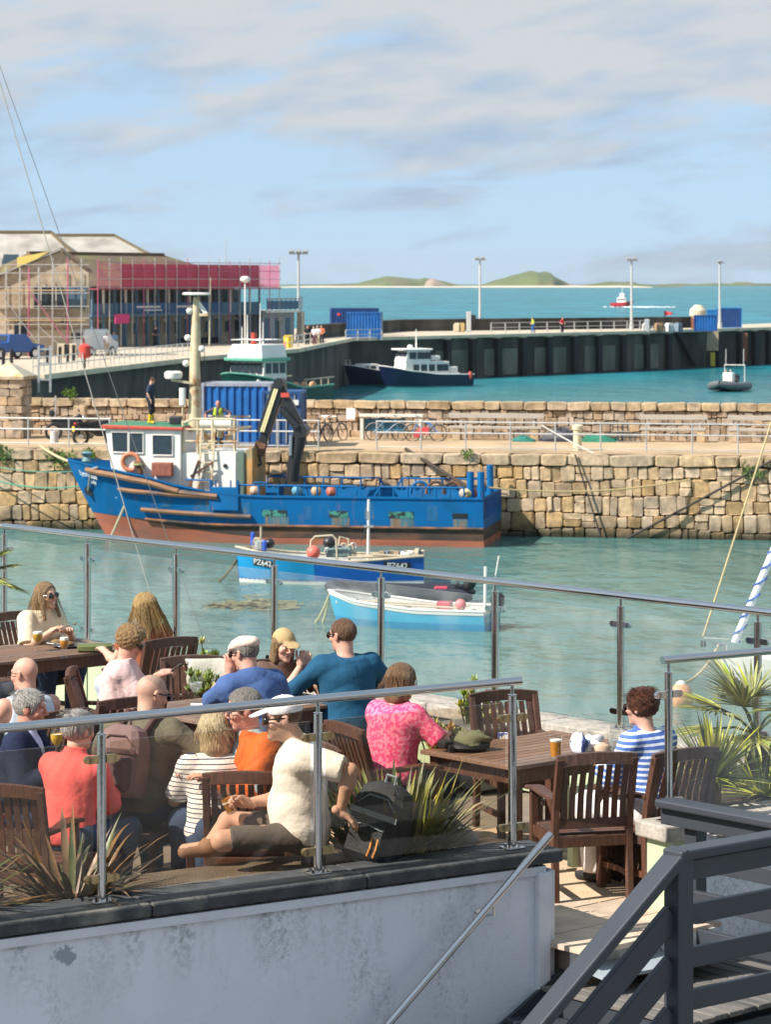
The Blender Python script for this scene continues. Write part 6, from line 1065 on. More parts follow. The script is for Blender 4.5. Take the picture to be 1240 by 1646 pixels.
# ------------------------------------------------------------------ teak furniture
def make_chair(m=None):
    m = m or M_TEAK; t = thing('teak_armchair', 'x', 'chair', (0, 0, 0), 0, 'teak armchairs on the terrace'); w_ = .25
    for sx in (-1, 1):
        B().loft([[Vector((sx*w_ + a_, y + b_, z)) for a_, b_ in ((-.022, -.025), (.022, -.025), (.022, .025), (-.022, .025))] for y, z in ((-.24, 0), (-.22, .42), (-.24, .6), (-.33, .93))]).build('rear_leg', m, t, bevel=.005)
        B().box((sx*w_, .24, .325), (.05, .05, .65)).build('front_leg', m, t, bevel=.005)
        B().loft([[Vector((sx*w_ + a_*(1 + .25*k), y, z + b_)) for a_, b_ in ((-.03, -.014), (.03, -.014), (.03, .014), (-.03, .014))] for k, (y, z) in enumerate(((-.25, .665), (-.05, .66), (.14, .672), (.29, .655)))]).build('armrest', m, t, bevel=.006)
        B().box((sx*w_, 0, .385), (.03, .46, .07)).build('side_rail', m, t, bevel=.004); B().box((sx*w_, 0, .16), (.025, .46, .04)).build('stretcher', m, t)
    for y in (-.23, .24): B().box((0, y, .385), (.47, .03, .07)).build('seat_rail', m, t, bevel=.004)
    for i in range(7): B().box((0, -.17 + i*.068, .428), (.49, .058, .018)).build('seat_slat', m, t, bevel=.004)
    B().loft([[Vector((x, -.325 - .02*(1 - (x/.27)**2) + a_, .92 + .02*(1 - (x/.27)**2) + b_)) for a_, b_ in ((-.015, -.045), (.018, -.045), (.018, .035), (-.015, .035))] for x in (-.272, -.14, 0, .14, .272)]).build('top_rail', m, t, bevel=.005)
    B().box((0, -.235, .5), (.47, .028, .06)).build('lower_back_rail', m, t, bevel=.004)
    for i in range(8):
        x = -.2 + i*.4/7; B().loft([[Vector((x + a_, y + b_, z)) for a_, b_ in ((-.019, -.007), (.019, -.007), (.019, .007), (-.019, .007))] for y, z in ((-.235, .52), (-.255, .68), (-.325, .885))]).build('back_slat', m, t)
    return t
CHAIR0 = make_chair(); chair_n = [0]
def chair(x, y, face, label):
    """face: 2-D direction the sitter looks to"""
    t = CHAIR0 if chair_n[0] == 0 else copy_tree(CHAIR0); chair_n[0] += 1; t['label'] = label; t.location = (x, y, 0); t.rotation_euler.z = math.atan2(-face[0], face[1]); return t
def make_table(label, c, L_, W_, d, cat='table'):
    t = thing('teak_table', label, cat, (c[0], c[1], 0), math.atan2(d[1], d[0]), 'teak tables on the terrace'); n = int(W_/.082)
    for i in range(n): B().box((0, -W_/2 + (i + .5)*W_/n, .735), (L_ - .14, W_/n - .009, .026)).build('top_slat', M_TEAKT, t, bevel=.003)
    for sx in (-1, 1): B().box((sx*(L_/2 - .035), 0, .736), (.07, W_, .03)).build('end_board', M_TEAKT, t, bevel=.004); B().box((sx*(L_/2 - .09), 0, .665), (.028, W_ - .16, .1)).build('apron', M_TEAK, t)
    for sy in (-1, 1): B().box((0, sy*(W_/2 - .07), .665), (L_ - .16, .028, .1)).build('apron', M_TEAK, t)
    for sx in (-1, 1):
        for sy in (-1, 1): B().box((sx*(L_/2 - .09), sy*(W_/2 - .07), .36), (.07, .07, .72)).build('leg', M_TEAK, t, bevel=.006)
    return t
TZ = .75
make_table('teak slatted table with pint, hat and folded scarf', (1.03, 19.80), 1.3, .92, V)
make_table('teak table between the flat-capped man and the clasped-hands woman', (-1.12, 21.85), 1.5, .95, V)
make_table('teak table with two stemmed beers and green clutch purse', (-3.15, 25.0), 1.7, .95, V)
make_table('teak table half hidden behind the hooded man with rucksack', (-1.62, 19.35), 1.5, .85, V)
make_table('teak table edge beside the bald man in the pale vest', (-3.5, 21.6), 1.2, .85, V)
chair(1.275, 18.6, (-.24, .97), 'empty dark teak armchair turned back towards the stairs'); chair(.98, 20.75, (.35, -.95), 'empty teak armchair behind the table facing the stairs')
# ------------------------------------------------------------------ drinks and table things
M_DRINK = glass_mat('drinking_glass', (.93, .95, .95), 1.6); M_BEER = mat('beer_amber', (.50, .19, .015), .15, var=.1, bump=0, trans=.0, spec=.5); M_BEERP = mat('beer_pale', (.62, .36, .03), .15, bump=0); M_FOAM = mat('beer_foam', (.85, .8, .68), .9, bump=.3); M_WATER = mat('iced_water', (.62, .66, .64), .2, bump=0, alpha=.35)
def pint(label, p, h=.15, r=.042, beer=None, fill=.7, stem=False, group='drinks on the tables', foam=True):
    t = thing('drinking_glass', label, 'glass', p, 0, group)
    if stem:
        B().lathe([(.034, 0), (.03, .004), (.006, .012), (.005, .06), (.02, .075), (r*.95, .11), (r, .15), (r*.82, h)], (0, 0, 0), 18, False).build('glass_bowl', M_DRINK, t, True, 70)
        if beer: B().lathe([(.018, .078), (r*.9, .11), (r*.95, .15), (r*.93, .075 + (h - .075)*fill)], (0, 0, 0), 16).build('beer', beer, t, True, 50); B().lathe([(r*.93, 0), (r*.9, .012), (r*.85, .022)], (0, 0, .0755 + (h - .075)*fill), 16).build('foam', M_FOAM, t, True) if foam else None
    else:
        B().lathe([(r*.78, 0), (r*.8, .006), (r*.92, h*.6), (r, h)], (0, 0, 0), 18, False).build('glass_wall', M_DRINK, t, True, 70); B().lathe([(r*.76, .001), (r*.76, .012)], (0, 0, 0), 16).build('glass_base', M_DRINK, t)
        if beer: B().lathe([(r*.74, .012), (r*.87, h*.6), (r*.88, h*fill)], (0, 0, 0), 16).build('beer', beer, t, True, 50); B().lathe([(r*.88, 0), (r*.9, .012)], (0, 0, h*fill + .0005), 16).build('foam', M_FOAM, t, True) if foam else None
    return t
pint('dimpled pint glass of amber ale on the teak table', at_z(894, 1219, TZ), .16, .045, M_BEER, .72); pint('tall cut glass of iced water beside the folded scarf', at_z(985, 1208, TZ), .13, .036, M_WATER, .6, foam=False); pint('empty tumbler beside the stemmed water glass', at_z(990, 1190, TZ), .14, .04); pint('empty stemmed glass standing before the striped-top woman', at_z(1008, 1193, TZ), .19, .042, None, .5, True)
pint('patterned tumbler beside the succulents on the teak table', at_z(741, 1183, TZ), .12, .042); pint('stemmed glass of amber beer held by the laughing woman', at_z(60, 1046, TZ), .185, .046, M_BEERP, .62, True); pint('stemmed glass of golden lager near the green clutch', at_z(103, 1057, TZ), .19, .042, M_BEER, .66, True)
pint('gin balloon glass with clear drink before the phone', at_z(314, 1128, TZ), .2, .05, M_WATER, .5, True, foam=False); pint('tumbler with green liquid behind the handrail', at_z(478, 1114, TZ), .13, .042, mat('drink_green', (.2, .5, .3), .2, alpha=.8), .5, foam=False); pint('empty tumbler near the clasped hands', at_z(466, 1108, TZ), .13, .042); pint('short tumbler standing by the hooded man sleeve', at_z(308, 1236, TZ), .1, .045); pint('stemmed beer glass by the grey-haired man in navy', at_z(91, 1215, TZ), .19, .045, M_BEERP, .4, True)
def blob(name, label, cat, loc, rad, m, seed, rz=0, parent=None, amp=.12, n=18, mm=10):
    r = random.Random(seed); ph = [(r.uniform(0, 6), r.uniform(1, 4), r.uniform(1, 4)) for _ in range(5)]; b = B(); rings = []
    for i in range(1, mm):
        t_ = math.pi*i/mm; ring = []
        for k in range(n):
            a = 2*math.pi*k/n; s_ = 1 + sum(amp/2*math.sin(p0 + p1*a*1 + p2*t_*2) for p0, p1, p2 in [(p[0], round(p[1]), p[2]) for p in ph])/1.5; ring.append(Vector((rad[0]*math.sin(t_)*math.cos(a)*s_, rad[1]*math.sin(t_)*math.sin(a)*s_, max(-rad[2]*.55, -rad[2]*math.cos(t_)*s_))))
        rings.append(ring)
    o = b.loft(rings).build(name, m, parent, True, 80); o.location = loc; o.rotation_euler.z = rz
    return tag(o, label, cat) if parent is None else o
hp = at_z(752, 1206, TZ); ht_ = thing('felt_hat', 'olive green cap with black band lying on the teak table', 'hat', hp, R(10)); blob('crown', None, None, (.03, 0, .07), (.125, .10, .065), mat('hat_olive', (.17, .18, .10), .9, bump=.2, bs=80), 3, 0, ht_, .3); blob('black_band', None, None, (0, 0, .03), (.16, .12, .045), mat('hat_black', (.015, .015, .017), .6), 5, 0, ht_); B().box((-.16, -.02, .05), (.08, .1, .05), .4).box((-.13, -.06, .02), (.05, .05, .06), .2).build('strap', MATS['hat_black'], ht_, bevel=.012)
sp_ = at_z(944, 1212, TZ); sc = thing('folded_scarf', 'white and navy folded scarf heaped on the teak table', 'scarf', sp_, R(20)); blob('white_fold', None, None, (.05, .04, .055), (.11, .09, .06), mat('scarf_white', (.72, .70, .72), .9, bump=.3), 8, 0, sc, .25); blob('striped_fold', None, None, (-.06, 0, .06), (.055, .09, .09), mat('scarf_stripe', (.65, .66, .72), .9, col2=(.05, .07, .2), c2=(.5, .53), c2s=9, stretch=(4, .6, .6)), 9, 0, sc, .2); blob('tan_pouch', None, None, (.09, -.05, .035), (.07, .05, .045), mat('pouch_tan', (.55, .38, .26), .7), 10, 0, sc)
cp_ = at_z(152, 1047, TZ); cl = thing('clutch_purse', 'olive green leather clutch purse on the teak table', 'purse', cp_, R(12)); o = B().loft([[Vector((x, y*w_, z*h_ + .035)) for y, z in ((-1, -.6), (-.6, -1), (.6, -1), (1, -.6), (1, .4), (.5, 1), (-.5, 1), (-1, .4))] for x, w_, h_ in ((-.15, .045, .03), (-.1, .07, .036), (.1, .07, .036), (.15, .045, .03))]).build('body', mat('leather_olive', (.13, .15, .05), .45), cl, True, 50); B().bar((-.14, 0, .072), (.14, 0, .072), .02, .006).build('zip', M_GALV, cl); B().tube([(.15, 0, .05), (.22, .05, .02), (.26, 0, .012)], .006, 5).build('strap', MATS['leather_olive'], cl)
for i, (x, y, rr, c, lb) in enumerate(((108, 1040, .14, (.05, .05, .055), 'dark dinner plate behind the golden lager'), (92, 1036, .1, (.6, .6, .58), 'small pale plate beside the dark dinner plate'))):
    p = at_z(x, y, TZ); t = thing('dinner_plate', lb, 'plate', p, 0, 'plates on the tables'); B().lathe([(rr*.55, 0), (rr*.9, .012), (rr, .018), (rr*.98, .022), (rr*.55, .008)], (0, 0, 0), 22).build('dish', mat('plate%d' % i, c, .3), t, True); blob('food', None, None, (0, 0, .025), (.06, .05, .025), mat('food_brown', (.2, .12, .04), .7), 2, 0, t)
o = B().box((0, 0, .004), (.12, .08, .008)).build('paper_napkin', mat('paper_white', (.75, .75, .72), .8)); o.location = at_z(310, 1130, TZ) + Vector((.05, -.1, 0)); tag(o, 'white paper coaster beneath the gin glass', 'coaster')
o = B().box((0, 0, .02), (.07, .05, .04)).build('sauce_packet', mat('packet_blue', (.08, .12, .4), .5, col2=(.7, .7, .7), c2=(.5, .52), c2s=20)); o.location = at_z(809, 1187, TZ); tag(o, 'small blue and white packet on the teak table', 'packet'); o = B().sph((0, 0, .02), (.06, .035, .02), 12, 8).build('sunglasses_case', mat('case_blue', (.02, .16, .5), .25), None, True); o.location = at_z(463, 1112, TZ); tag(o, 'shiny blue sunglasses on the table by the tumblers', 'sunglasses')
# ------------------------------------------------------------------ plants
def blade(b, base, d, ln, wd, droop, seg=6, fold=.3):
    d = Vector(d).normalized(); sd_ = d.cross(Vector((0, 0, 1))); sd_ = sd_.normalized() if sd_.length > .05 else Vector((1, 0, 0)); pts = []; p = Vector(base); dd = d.copy()
    for i in range(seg + 1):
        f = i/seg; w_ = wd*(1 - f**2.2)*(.55 + 1.2*f if f < .35 else 1)*.5; pts.append((p.copy(), w_, dd.copy())); dd = (dd + Vector((0, 0, -droop*f/seg*2))).normalized(); p = p + dd*(ln/seg)
    v = []; 
    for p, w_, dd in pts:
        up = sd_.cross(dd).normalized(); v += [p - sd_*w_ + up*w_*fold, p, p + sd_*w_ + up*w_*fold]
    f_ = []
    for i in range(seg): f_ += [(3*i, 3*i + 1, 3*i + 4, 3*i + 3), (3*i + 1, 3*i + 2, 3*i + 5, 3*i + 4)]
    return b.add(v, f_)
def leaf_mat(name, c1, c2, band=None):
    m = mat(name, c1, .45, var=.25, vs=6, bump=.1, col2=c2, c2=(.42, .62), c2s=5, rnd=.25); return m
M_FLAX = leaf_mat('flax_leaf', (.17, .21, .04), (.26, .22, .05)); M_FLAXY = leaf_mat('flax_yellow', (.42, .36, .09), (.24, .24, .05)); M_FLAXG = leaf_mat('flax_green', (.05, .085, .02), (.13, .14, .03)); M_FLAXD = leaf_mat('flax_dry', (.24, .135, .055), (.10, .06, .03)); M_CORD = leaf_mat('cordyline_leaf', (.60, .55, .08), (.28, .36, .04)); M_PALM = leaf_mat('palm_leaf', (.16, .19, .06), (.34, .31, .12))
def clump(name, label, cat, loc, n, ln, wd, mats, seed, spread=.25, elev=(35, 80), droop=.35, azim=None):
    t = thing(name, label, cat, loc); r = random.Random(seed)
    for i in range(n):
        a = r.uniform(0, 6.283) if azim is None else R(r.uniform(*azim)); e = R(r.uniform(*elev)); k = r.uniform(.2, 1)*spread; b = B(); blade(b, (math.cos(a)*k, math.sin(a)*k*.5, 0), (math.cos(a)*math.cos(e), math.sin(a)*math.cos(e), math.sin(e)), ln*r.uniform(.6, 1.1), wd*r.uniform(.7, 1.15), droop*r.uniform(.4, 1.5)); b.build('leaf', r.choice(mats), t, True, 80)
    return t
fp = lambda s, o: W3(P3 + D1*s - N1*o, .49)
clump('flax_plant', 'upright yellow-green flax clump in the planter beside the dark rucksack', 'plant', fp(-.60, .42), 170, .60, .058, [M_FLAX, M_FLAX, M_FLAXG, M_FLAXG, M_FLAXY], 3, .3, (35, 86), .45)
clump('flax_plant', 'wilting brown flax clump behind the glass beside the rucksack man', 'plant', fp(-2.75, .4), 90, .52, .05, [M_FLAXD, M_FLAXD, M_FLAXG], 5, .22, (12, 65), .6); clump('flax_plant', 'sprawling brown flax clump behind the glass at the wall corner', 'plant', fp(-3.6, .42), 95, .56, .05, [M_FLAXD, M_FLAXG], 6, .26, (12, 60), .6)
o = blob('stone_rock', 'grey rounded stone at the flax foot', 'stone', fp(-.17, .42) + Vector((0, 0, .06)), (.16, .13, .12), mat('rock_grey', (.25, .24, .22), .9, var=.4, vs=9, bump=.6), 4)
rwp = lambda s, o, z=.48: W3(R1 + Vector((.85, .53))*s - N1*o, z)
cd = clump('cordyline_plant', 'variegated yellow cordyline spraying from the planter wall', 'plant', rwp(.70, .42, .70), 170, .46, .036, [M_CORD, M_CORD, M_CORD, M_FLAXG], 9, .03, (-8, 88), .16); B().tube([(0, 0, -.25), (0, 0, .03)], [.06, .045], 10).build('stem', M_FLAXD, cd, True); clump('cordyline_plant', 'smaller green spiky plant behind the variegated cordyline', 'plant', rwp(1.35, .7), 70, .5, .03, [M_FLAXG, M_CORD], 12, .05, (0, 85), .3)
def fan(t, c, d, rad, n, mats, r, spread=150, stalk=None):
    c = Vector(c); d = Vector(d).normalized(); sd_ = d.cross(Vector((0, 0, 1))).normalized(); 
    if stalk is not None: B().tube([stalk, (Vector(stalk) + c)/2 + Vector((0, 0, .03)), c], .009, 6).build('stalk', M_FLAXG, t, True)
    for i in range(n):
        a = R(lerp(-spread/2, spread/2, i/(n - 1)) + r.uniform(-2, 2)); dr = d*math.cos(a) + sd_*math.sin(a); b = B(); blade(b, c, dr, rad*(1 - .25*abs(a)/R(90))*r.uniform(.9, 1.05), .03, r.uniform(.1, .45), 5, .5); b.build('leaf', r.choice(mats), t, True, 80)
def palm(label, loc, trunk_h, fans, seed, rad=.4):
    t = thing('fan_palm', label, 'palm', loc, 0, 'fan palms in terrace planters'); r = random.Random(seed); B().tube([(0, 0, -.05), (.01, 0, trunk_h*.5), (0, 0, trunk_h)], [.1, .085, .08], 12).build('trunk', mat('palm_fibre', (.10, .07, .045), .95, var=.5, vs=20, bump=1, bs=40), t, True); tp_ = Vector((0, 0, trunk_h))
    for az, el, ln, in fans:
        d = Vector((math.cos(R(az))*math.cos(R(el)), math.sin(R(az))*math.cos(R(el)), math.sin(R(el)))); fan(t, tp_ + d*ln, (d + Vector((0, 0, -.25))), rad, 22, [M_PALM, M_PALM, M_CORD], r, 170, tp_)
palm('fan palm with ragged fronds above the variegated cordyline', rwp(1.62, 1.1, .48), .34, [(170, 35, .3), (200, 10, .32), (230, 55, .25), (150, 60, .3), (185, -18, .3), (300, 40, .3), (20, 30, .3), (90, 50, .3), (260, 5, .28), (215, 30, .34)], 3, .42)
lp = at_d(-48, 1030, 27.0); palm('fan palm fronds reaching in beside the laughing woman', (lp.x, lp.y, .3), .85, [(0, 25, .3), (10, -5, .32), (-20, 45, .28), (30, 60, .25), (-50, 10, .3), (180, 30, .3)], 5, .3)
def succulent(label, loc, n, rad, seed, cols):
    t = thing('succulent_plant', label, 'plant', loc, 0, 'succulents along the parapet'); r = random.Random(seed)
    for i in range(n):
        c = Vector((r.gauss(0, rad*.5), r.gauss(0, rad*.35), abs(r.gauss(rad*.5, rad*.35)))); b = B()
        for k in range(11):
            a = 2.4*k; e = R(20 + k*6); d = Vector((math.cos(a)*math.cos(e), math.sin(a)*math.cos(e), math.sin(e))); blade(b, c, d, .075*r.uniform(.8, 1.2), .04, -.2, 3, .25)
        b.build('rosette', r.choice(cols), t, True, 80); 
        if c.z > .1: B().cyl((c.x*.6, c.y*.6, -.03), c, .006, n=5).build('stem', M_FLAXG, t)
    return t
SUC = [leaf_mat('succ_yellow', (.5, .42, .08), (.3, .36, .08)), leaf_mat('succ_green', (.25, .36, .07), (.4, .4, .1)), leaf_mat('succ_rust', (.45, .22, .07), (.5, .38, .15))]
dd_ = at_z(735, 1196, TZ); succulent('yellow and rust succulents in a pot on the table by the hat', at_z(728, 1186, TZ) + Vector((-.12, .22, -.12)), 20, .15, 2, [SUC[0], SUC[2], SUC[0]]); e1 = FQ + fu*1.55 - Vector((.747, .665))*.42
succulent('yellow-green succulent mound against the parapet beyond the hat', (e1.x, e1.y, .5), 26, .2, 4, [SUC[0], SUC[1]]); e2 = FQ + fu*-1.7 - Vector((.747, .665))*.45; succulent('green succulent mound at the parapet beside the draped pale jacket', (e2.x, e2.y, .52), 26, .2, 6, [SUC[1], SUC[0]]); e3 = at_z(322, 1120, .72); succulent('lime green succulents in the table pot by the phone', (e3.x, e3.y + .35, .68), 18, .13, 8, [SUC[1]])
for i, (e, lb) in enumerate(((e1, 'grey trough planter holding yellow succulents by the parapet'), (e2, 'grey trough planter holding green succulents by the parapet'))):
    o = B().box((0, 0, .25), (.55, .34, .48)).build('trough_planter', mat('trough_grey', (.16, .16, .15), .8), None, bevel=.015); o.location = (e.x, e.y, 0); o.rotation_euler.z = URZ; tag(o, lb, 'planter')
# bags
def rucksack(t, m, strapm, sc=1.0, pocket=False):
    B().loft([[Vector((x*w_*sc, y*d_*sc + o_, z*sc)) for x, y in ((-1, -.7), (-.7, -1), (.7, -1), (1, -.7), (1, .7), (.7, 1), (-.7, 1), (-1, .7))] for z, w_, d_, o_ in ((0, .14, .09, 0), (.03, .155, .11, 0), (.2, .158, .115, 0), (.36, .15, .105, 0), (.43, .125, .085, .0), (.465, .07, .05, 0))]).build('body', m, t, True, 32)
    B().loft([[Vector((x*w_*sc, -.1*sc - y*d_*sc, z*sc)) for x, y in ((-1, 0), (-.8, 1), (.8, 1), (1, 0))] for z, w_, d_ in ((.03, .12, .02), (.07, .13, .07), (.2, .13, .065), (.25, .12, .02))]).build('front_pocket', strapm if pocket else m, t, True, 32)
    B().bar((-.15*sc, -.118*sc, .29*sc), (.15*sc, -.118*sc, .29*sc), .012, .03*sc).build('compression_strap', strapm, t); B().tube([(-.12*sc, -.1*sc, .33*sc), (-.06*sc, -.108*sc, .39*sc), (.06*sc, -.108*sc, .39*sc), (.12*sc, -.1*sc, .33*sc)], .005, 5).build('top_zip', strapm, t)
    B().tube([(-.03*sc, 0, .46*sc), (-.03*sc, 0, .51*sc), (.03*sc, 0, .51*sc), (.03*sc, 0, .46*sc)], .009, 6).build('grab_loop', strapm, t, True)
    for sx in (-1, 1): B().tube([(sx*.07*sc, .08*sc, .43*sc), (sx*.09*sc, .17*sc, .36*sc), (sx*.1*sc, .17*sc, .18*sc), (sx*.11*sc, .09*sc, .05*sc)], .016, 6).build('shoulder_strap', strapm, t, True)
    B().tube([(-.1*sc, -.165*sc, .22*sc), (0, -.175*sc, .235*sc), (.1*sc, -.165*sc, .22*sc)], .004, 4).build('zip', strapm, t)
M_BAGD = mat('bag_slate', (.022, .027, .034), .7, var=.25, vs=6, bump=.3, bs=60); M_STRAPG = mat('strap_bluegrey', (.24, .30, .34), .8)
bg_ = thing('rucksack', 'dark slate rucksack slumped against the steel post on the planter', 'bag', fp(-.86, .25) + Vector((0, 0, .02)), R(12)); bg_.rotation_euler = (R(-8), R(12), R(-28)); rucksack(bg_, M_BAGD, M_STRAPG, 1.05)
for k in range(2): B().tube([(.05 + k*.04, -.17, .18), (.06 + k*.04, -.19, .12), (.05 + k*.04, -.185, .07)], .007, 5).build('orange_cord', mat('cord_orange', (.7, .3, .05), .7), bg_)
# ================================================================== people: bodies grown as one smooth implicit surface
def cap(p0, p1, r0, r1=None, cut=None):
    p0 = np.array(p0, float); p1 = np.array(p1, float); r1 = r0 if r1 is None else r1; d = p1 - p0; L2 = max(float(d @ d), 1e-9); rm = max(r0, r1)
    def f(X, Y, Z):
        t = np.clip(((X - p0[0])*d[0] + (Y - p0[1])*d[1] + (Z - p0[2])*d[2])/L2, 0, 1)
        o = np.sqrt((X - p0[0] - d[0]*t)**2 + (Y - p0[1] - d[1]*t)**2 + (Z - p0[2] - d[2]*t)**2) - (r0 + (r1 - r0)*t)
        if cut: n = d/math.sqrt(L2); o = np.maximum(o, (X - p1[0])*n[0] + (Y - p1[1])*n[1] + (Z - p1[2])*n[2])
        return o
    return np.minimum(p0, p1) - rm, np.maximum(p0, p1) + rm, f
def ell(c, r, M=None):
    c = np.array(c, float); r = np.array(r, float); M = np.eye(3) if M is None else np.array(M, float); ext = np.sqrt(((M*r)**2).sum(1))
    def f(X, Y, Z):
        x, y, z = X - c[0], Y - c[1], Z - c[2]; a = (M[0, 0]*x + M[1, 0]*y + M[2, 0]*z)/r[0]; b = (M[0, 1]*x + M[1, 1]*y + M[2, 1]*z)/r[1]; e = (M[0, 2]*x + M[1, 2]*y + M[2, 2]*z)/r[2]
        k0 = np.sqrt(a*a + b*b + e*e); k1 = np.sqrt((a/r[0])**2 + (b/r[1])**2 + (e/r[2])**2) + 1e-6; return k0*(k0 - 1)/k1
    return c - ext, c + ext, f
class Field:
    PAD = .07
    def __init__(s, prims, h, fine=None, lo=None, hi=None):
        pl = [p for p in prims if p[0] == '+']; lo_ = np.min([p[1][0] for p in pl], 0) - .03 if lo is None else lo; hi_ = np.max([p[1][1] for p in pl], 0) + .03 if hi is None else hi; s.ax = []
        for k in range(3):
            x = lo_[k]; a = [x]
            while x < hi_[k]:
                st = h
                if fine is not None and fine[0][k] - h <= x <= fine[1][k]: st = fine[2]
                x += st; a.append(x)
            s.ax.append(np.array(a, np.float32))
        s.g = np.full([len(a) for a in s.ax], s.PAD, np.float32)
        for op, pr, k in prims: s.op(op, pr, k)
    def win(s, pr):
        lo, hi, f = pr; w_ = []
        for k in range(3): i0 = np.searchsorted(s.ax[k], lo[k] - s.PAD); i1 = np.searchsorted(s.ax[k], hi[k] + s.PAD); w_.append(slice(i0, max(i1, i0)))
        if min(x.stop - x.start for x in w_) <= 0: return None, None
        return tuple(w_), f(s.ax[0][w_[0]][:, None, None], s.ax[1][w_[1]][None, :, None], s.ax[2][w_[2]][None, None, :])
    def op(s, op, pr, k):
        w_, d = s.win(pr)
        if w_ is None: return
        a = s.g[w_]
        if op == '+':
            if k: h = np.clip(.5 + .5*(d - a)/k, 0, 1); s.g[w_] = d*(1 - h) + a*h - k*h*(1 - h)
            else: s.g[w_] = np.minimum(a, d)
        else:
            if k: d = -d; h = np.clip(.5 - .5*(d - a)/k, 0, 1); s.g[w_] = d*(1 - h) + a*h + k*h*(1 - h)
            else: s.g[w_] = np.maximum(a, -d)
    def plane(s, p, n):                # keep the side opposite to n
        s.g = np.maximum(s.g, (s.ax[0][:, None, None] - p[0])*n[0] + (s.ax[1][None, :, None] - p[1])*n[1] + (s.ax[2][None, None, :] - p[2])*n[2]).astype(np.float32)
    def bump(s, fn): s.g = (s.g + fn(s.ax[0][:, None, None], s.ax[1][None, :, None], s.ax[2][None, None, :])).astype(np.float32)
    def mesh(s):
        g = s.g; neg = g < 0; c = np.zeros([n - 1 for n in g.shape], np.int8)
        for i in (0, 1):
            for j in (0, 1):
                for k in (0, 1): c += neg[i:g.shape[0] - 1 + i, j:g.shape[1] - 1 + j, k:g.shape[2] - 1 + k]
        ii = np.argwhere((c > 0) & (c < 8)); n = len(ii); idx = np.full(c.shape, -1, np.int64); idx[tuple(ii.T)] = np.arange(n); acc = np.zeros((n, 3)); cnt = np.zeros(n)
        cor = [(i, j, k) for i in (0, 1) for j in (0, 1) for k in (0, 1)]
        for a in cor:
            for b in cor:
                if a < b and sum(abs(x - y) for x, y in zip(a, b)) == 1:
                    ga = g[ii[:, 0] + a[0], ii[:, 1] + a[1], ii[:, 2] + a[2]]; gb = g[ii[:, 0] + b[0], ii[:, 1] + b[1], ii[:, 2] + b[2]]; m = (ga < 0) != (gb < 0); t = np.where(m, ga/np.where(ga == gb, 1, ga - gb), 0)
                    for q_ in range(3): acc[:, q_] += np.where(m, a[q_] + t*(b[q_] - a[q_]), 0)
                    cnt += m
        v = ii + acc/cnt[:, None]; P = np.stack([np.interp(v[:, k], np.arange(len(s.ax[k])), s.ax[k]) for k in range(3)], 1); F_ = []
        for axis in range(3):
            o1, o2 = [(1, 2), (2, 0), (0, 1)][axis]; sl0 = [slice(None)]*3; sl1 = [slice(None)]*3; sl0[axis] = slice(0, -1); sl1[axis] = slice(1, None); ch = neg[tuple(sl0)] != neg[tuple(sl1)]; e = np.argwhere(ch); e = e[(e[:, o1] > 0) & (e[:, o2] > 0) & (e[:, o1] < g.shape[o1] - 1) & (e[:, o2] < g.shape[o2] - 1)]
            q_ = []
            for da, db in ((0, 0), (-1, 0), (-1, -1), (0, -1)): x = e.copy(); x[:, o1] += da; x[:, o2] += db; q_.append(idx[x[:, 0], x[:, 1], x[:, 2]])
            q_ = np.stack(q_, 1); fl = neg[e[:, 0], e[:, 1], e[:, 2]]; q_[~fl] = q_[~fl][:, ::-1]; F_.append(q_)
        return P, np.concatenate(F_)
def np_mesh(name, P, Fq, m, parent, col=None):
    me = bpy.data.meshes.new(name); n, k = len(P), len(Fq); me.vertices.add(n); me.vertices.foreach_set('co', P.astype(np.float32).ravel()); me.loops.add(4*k); me.loops.foreach_set('vertex_index', Fq.astype(np.int32).ravel()); me.polygons.add(k); me.polygons.foreach_set('loop_start', np.arange(0, 4*k, 4, dtype=np.int32)); me.update(calc_edges=True); me.validate()
    me.materials.append(m); me.shade_smooth()
    if col is not None: a = me.color_attributes.new('Col', 'FLOAT_COLOR', 'POINT'); a.data.foreach_set('color', np.concatenate([col, np.ones((n, 1))], 1).astype(np.float32).ravel())
    return link(bpy.data.objects.new(name, me), parent)
def fold_noise(seed, amp, sc=14.0, st=(1, 1, .6)):
    r = np.random.RandomState(seed); W = r.normal(0, 1, (6, 3))*sc*np.array(st); ph = r.uniform(0, 6.28, 6)
    def f(X, Y, Z):
        o = 0
        for q_, ((a, b, c), p) in enumerate(zip(W, ph)):
            k = np.sin(a*X + b*Y + c*Z + p + 1.6*np.sin(.45*(b*X - a*Z + c*Y) + p))
            o = o + (k if q_ % 2 else 1.5*(.55 - np.abs(k)**.7))           # soft swells and sharp creases
        return o*(amp/3)
    return f
def rotm(yaw, pitch, roll):
    """yaw > 0 turns to the sitter's own left (counter-clockwise from above), pitch > 0 looks up"""
    return np.array((Matrix.Rotation(R(yaw), 3, 'Z') @ Matrix.Rotation(R(pitch), 3, 'X') @ Matrix.Rotation(R(roll), 3, 'Y')))
def ik(S, T, a, b, hint):
    S = np.array(S, float); T = np.array(T, float); d = T - S; L_ = np.linalg.norm(d); 
    if L_ > (a + b)*.985: T = S + d/L_*(a + b)*.985; d = T - S; L_ = np.linalg.norm(d)
    if L_ < abs(a - b) + .03: d = d/L_; L_ = abs(a - b) + .03; T = S + d*L_; d = d*L_
    n = d/L_; x = (a*a - b*b + L_*L_)/(2*L_); hh = math.sqrt(max(0, a*a - x*x)); hint = np.array(hint, float); hint = hint - n*(hint @ n); hint /= np.linalg.norm(hint) + 1e-9; return S + n*x + hint*hh, T
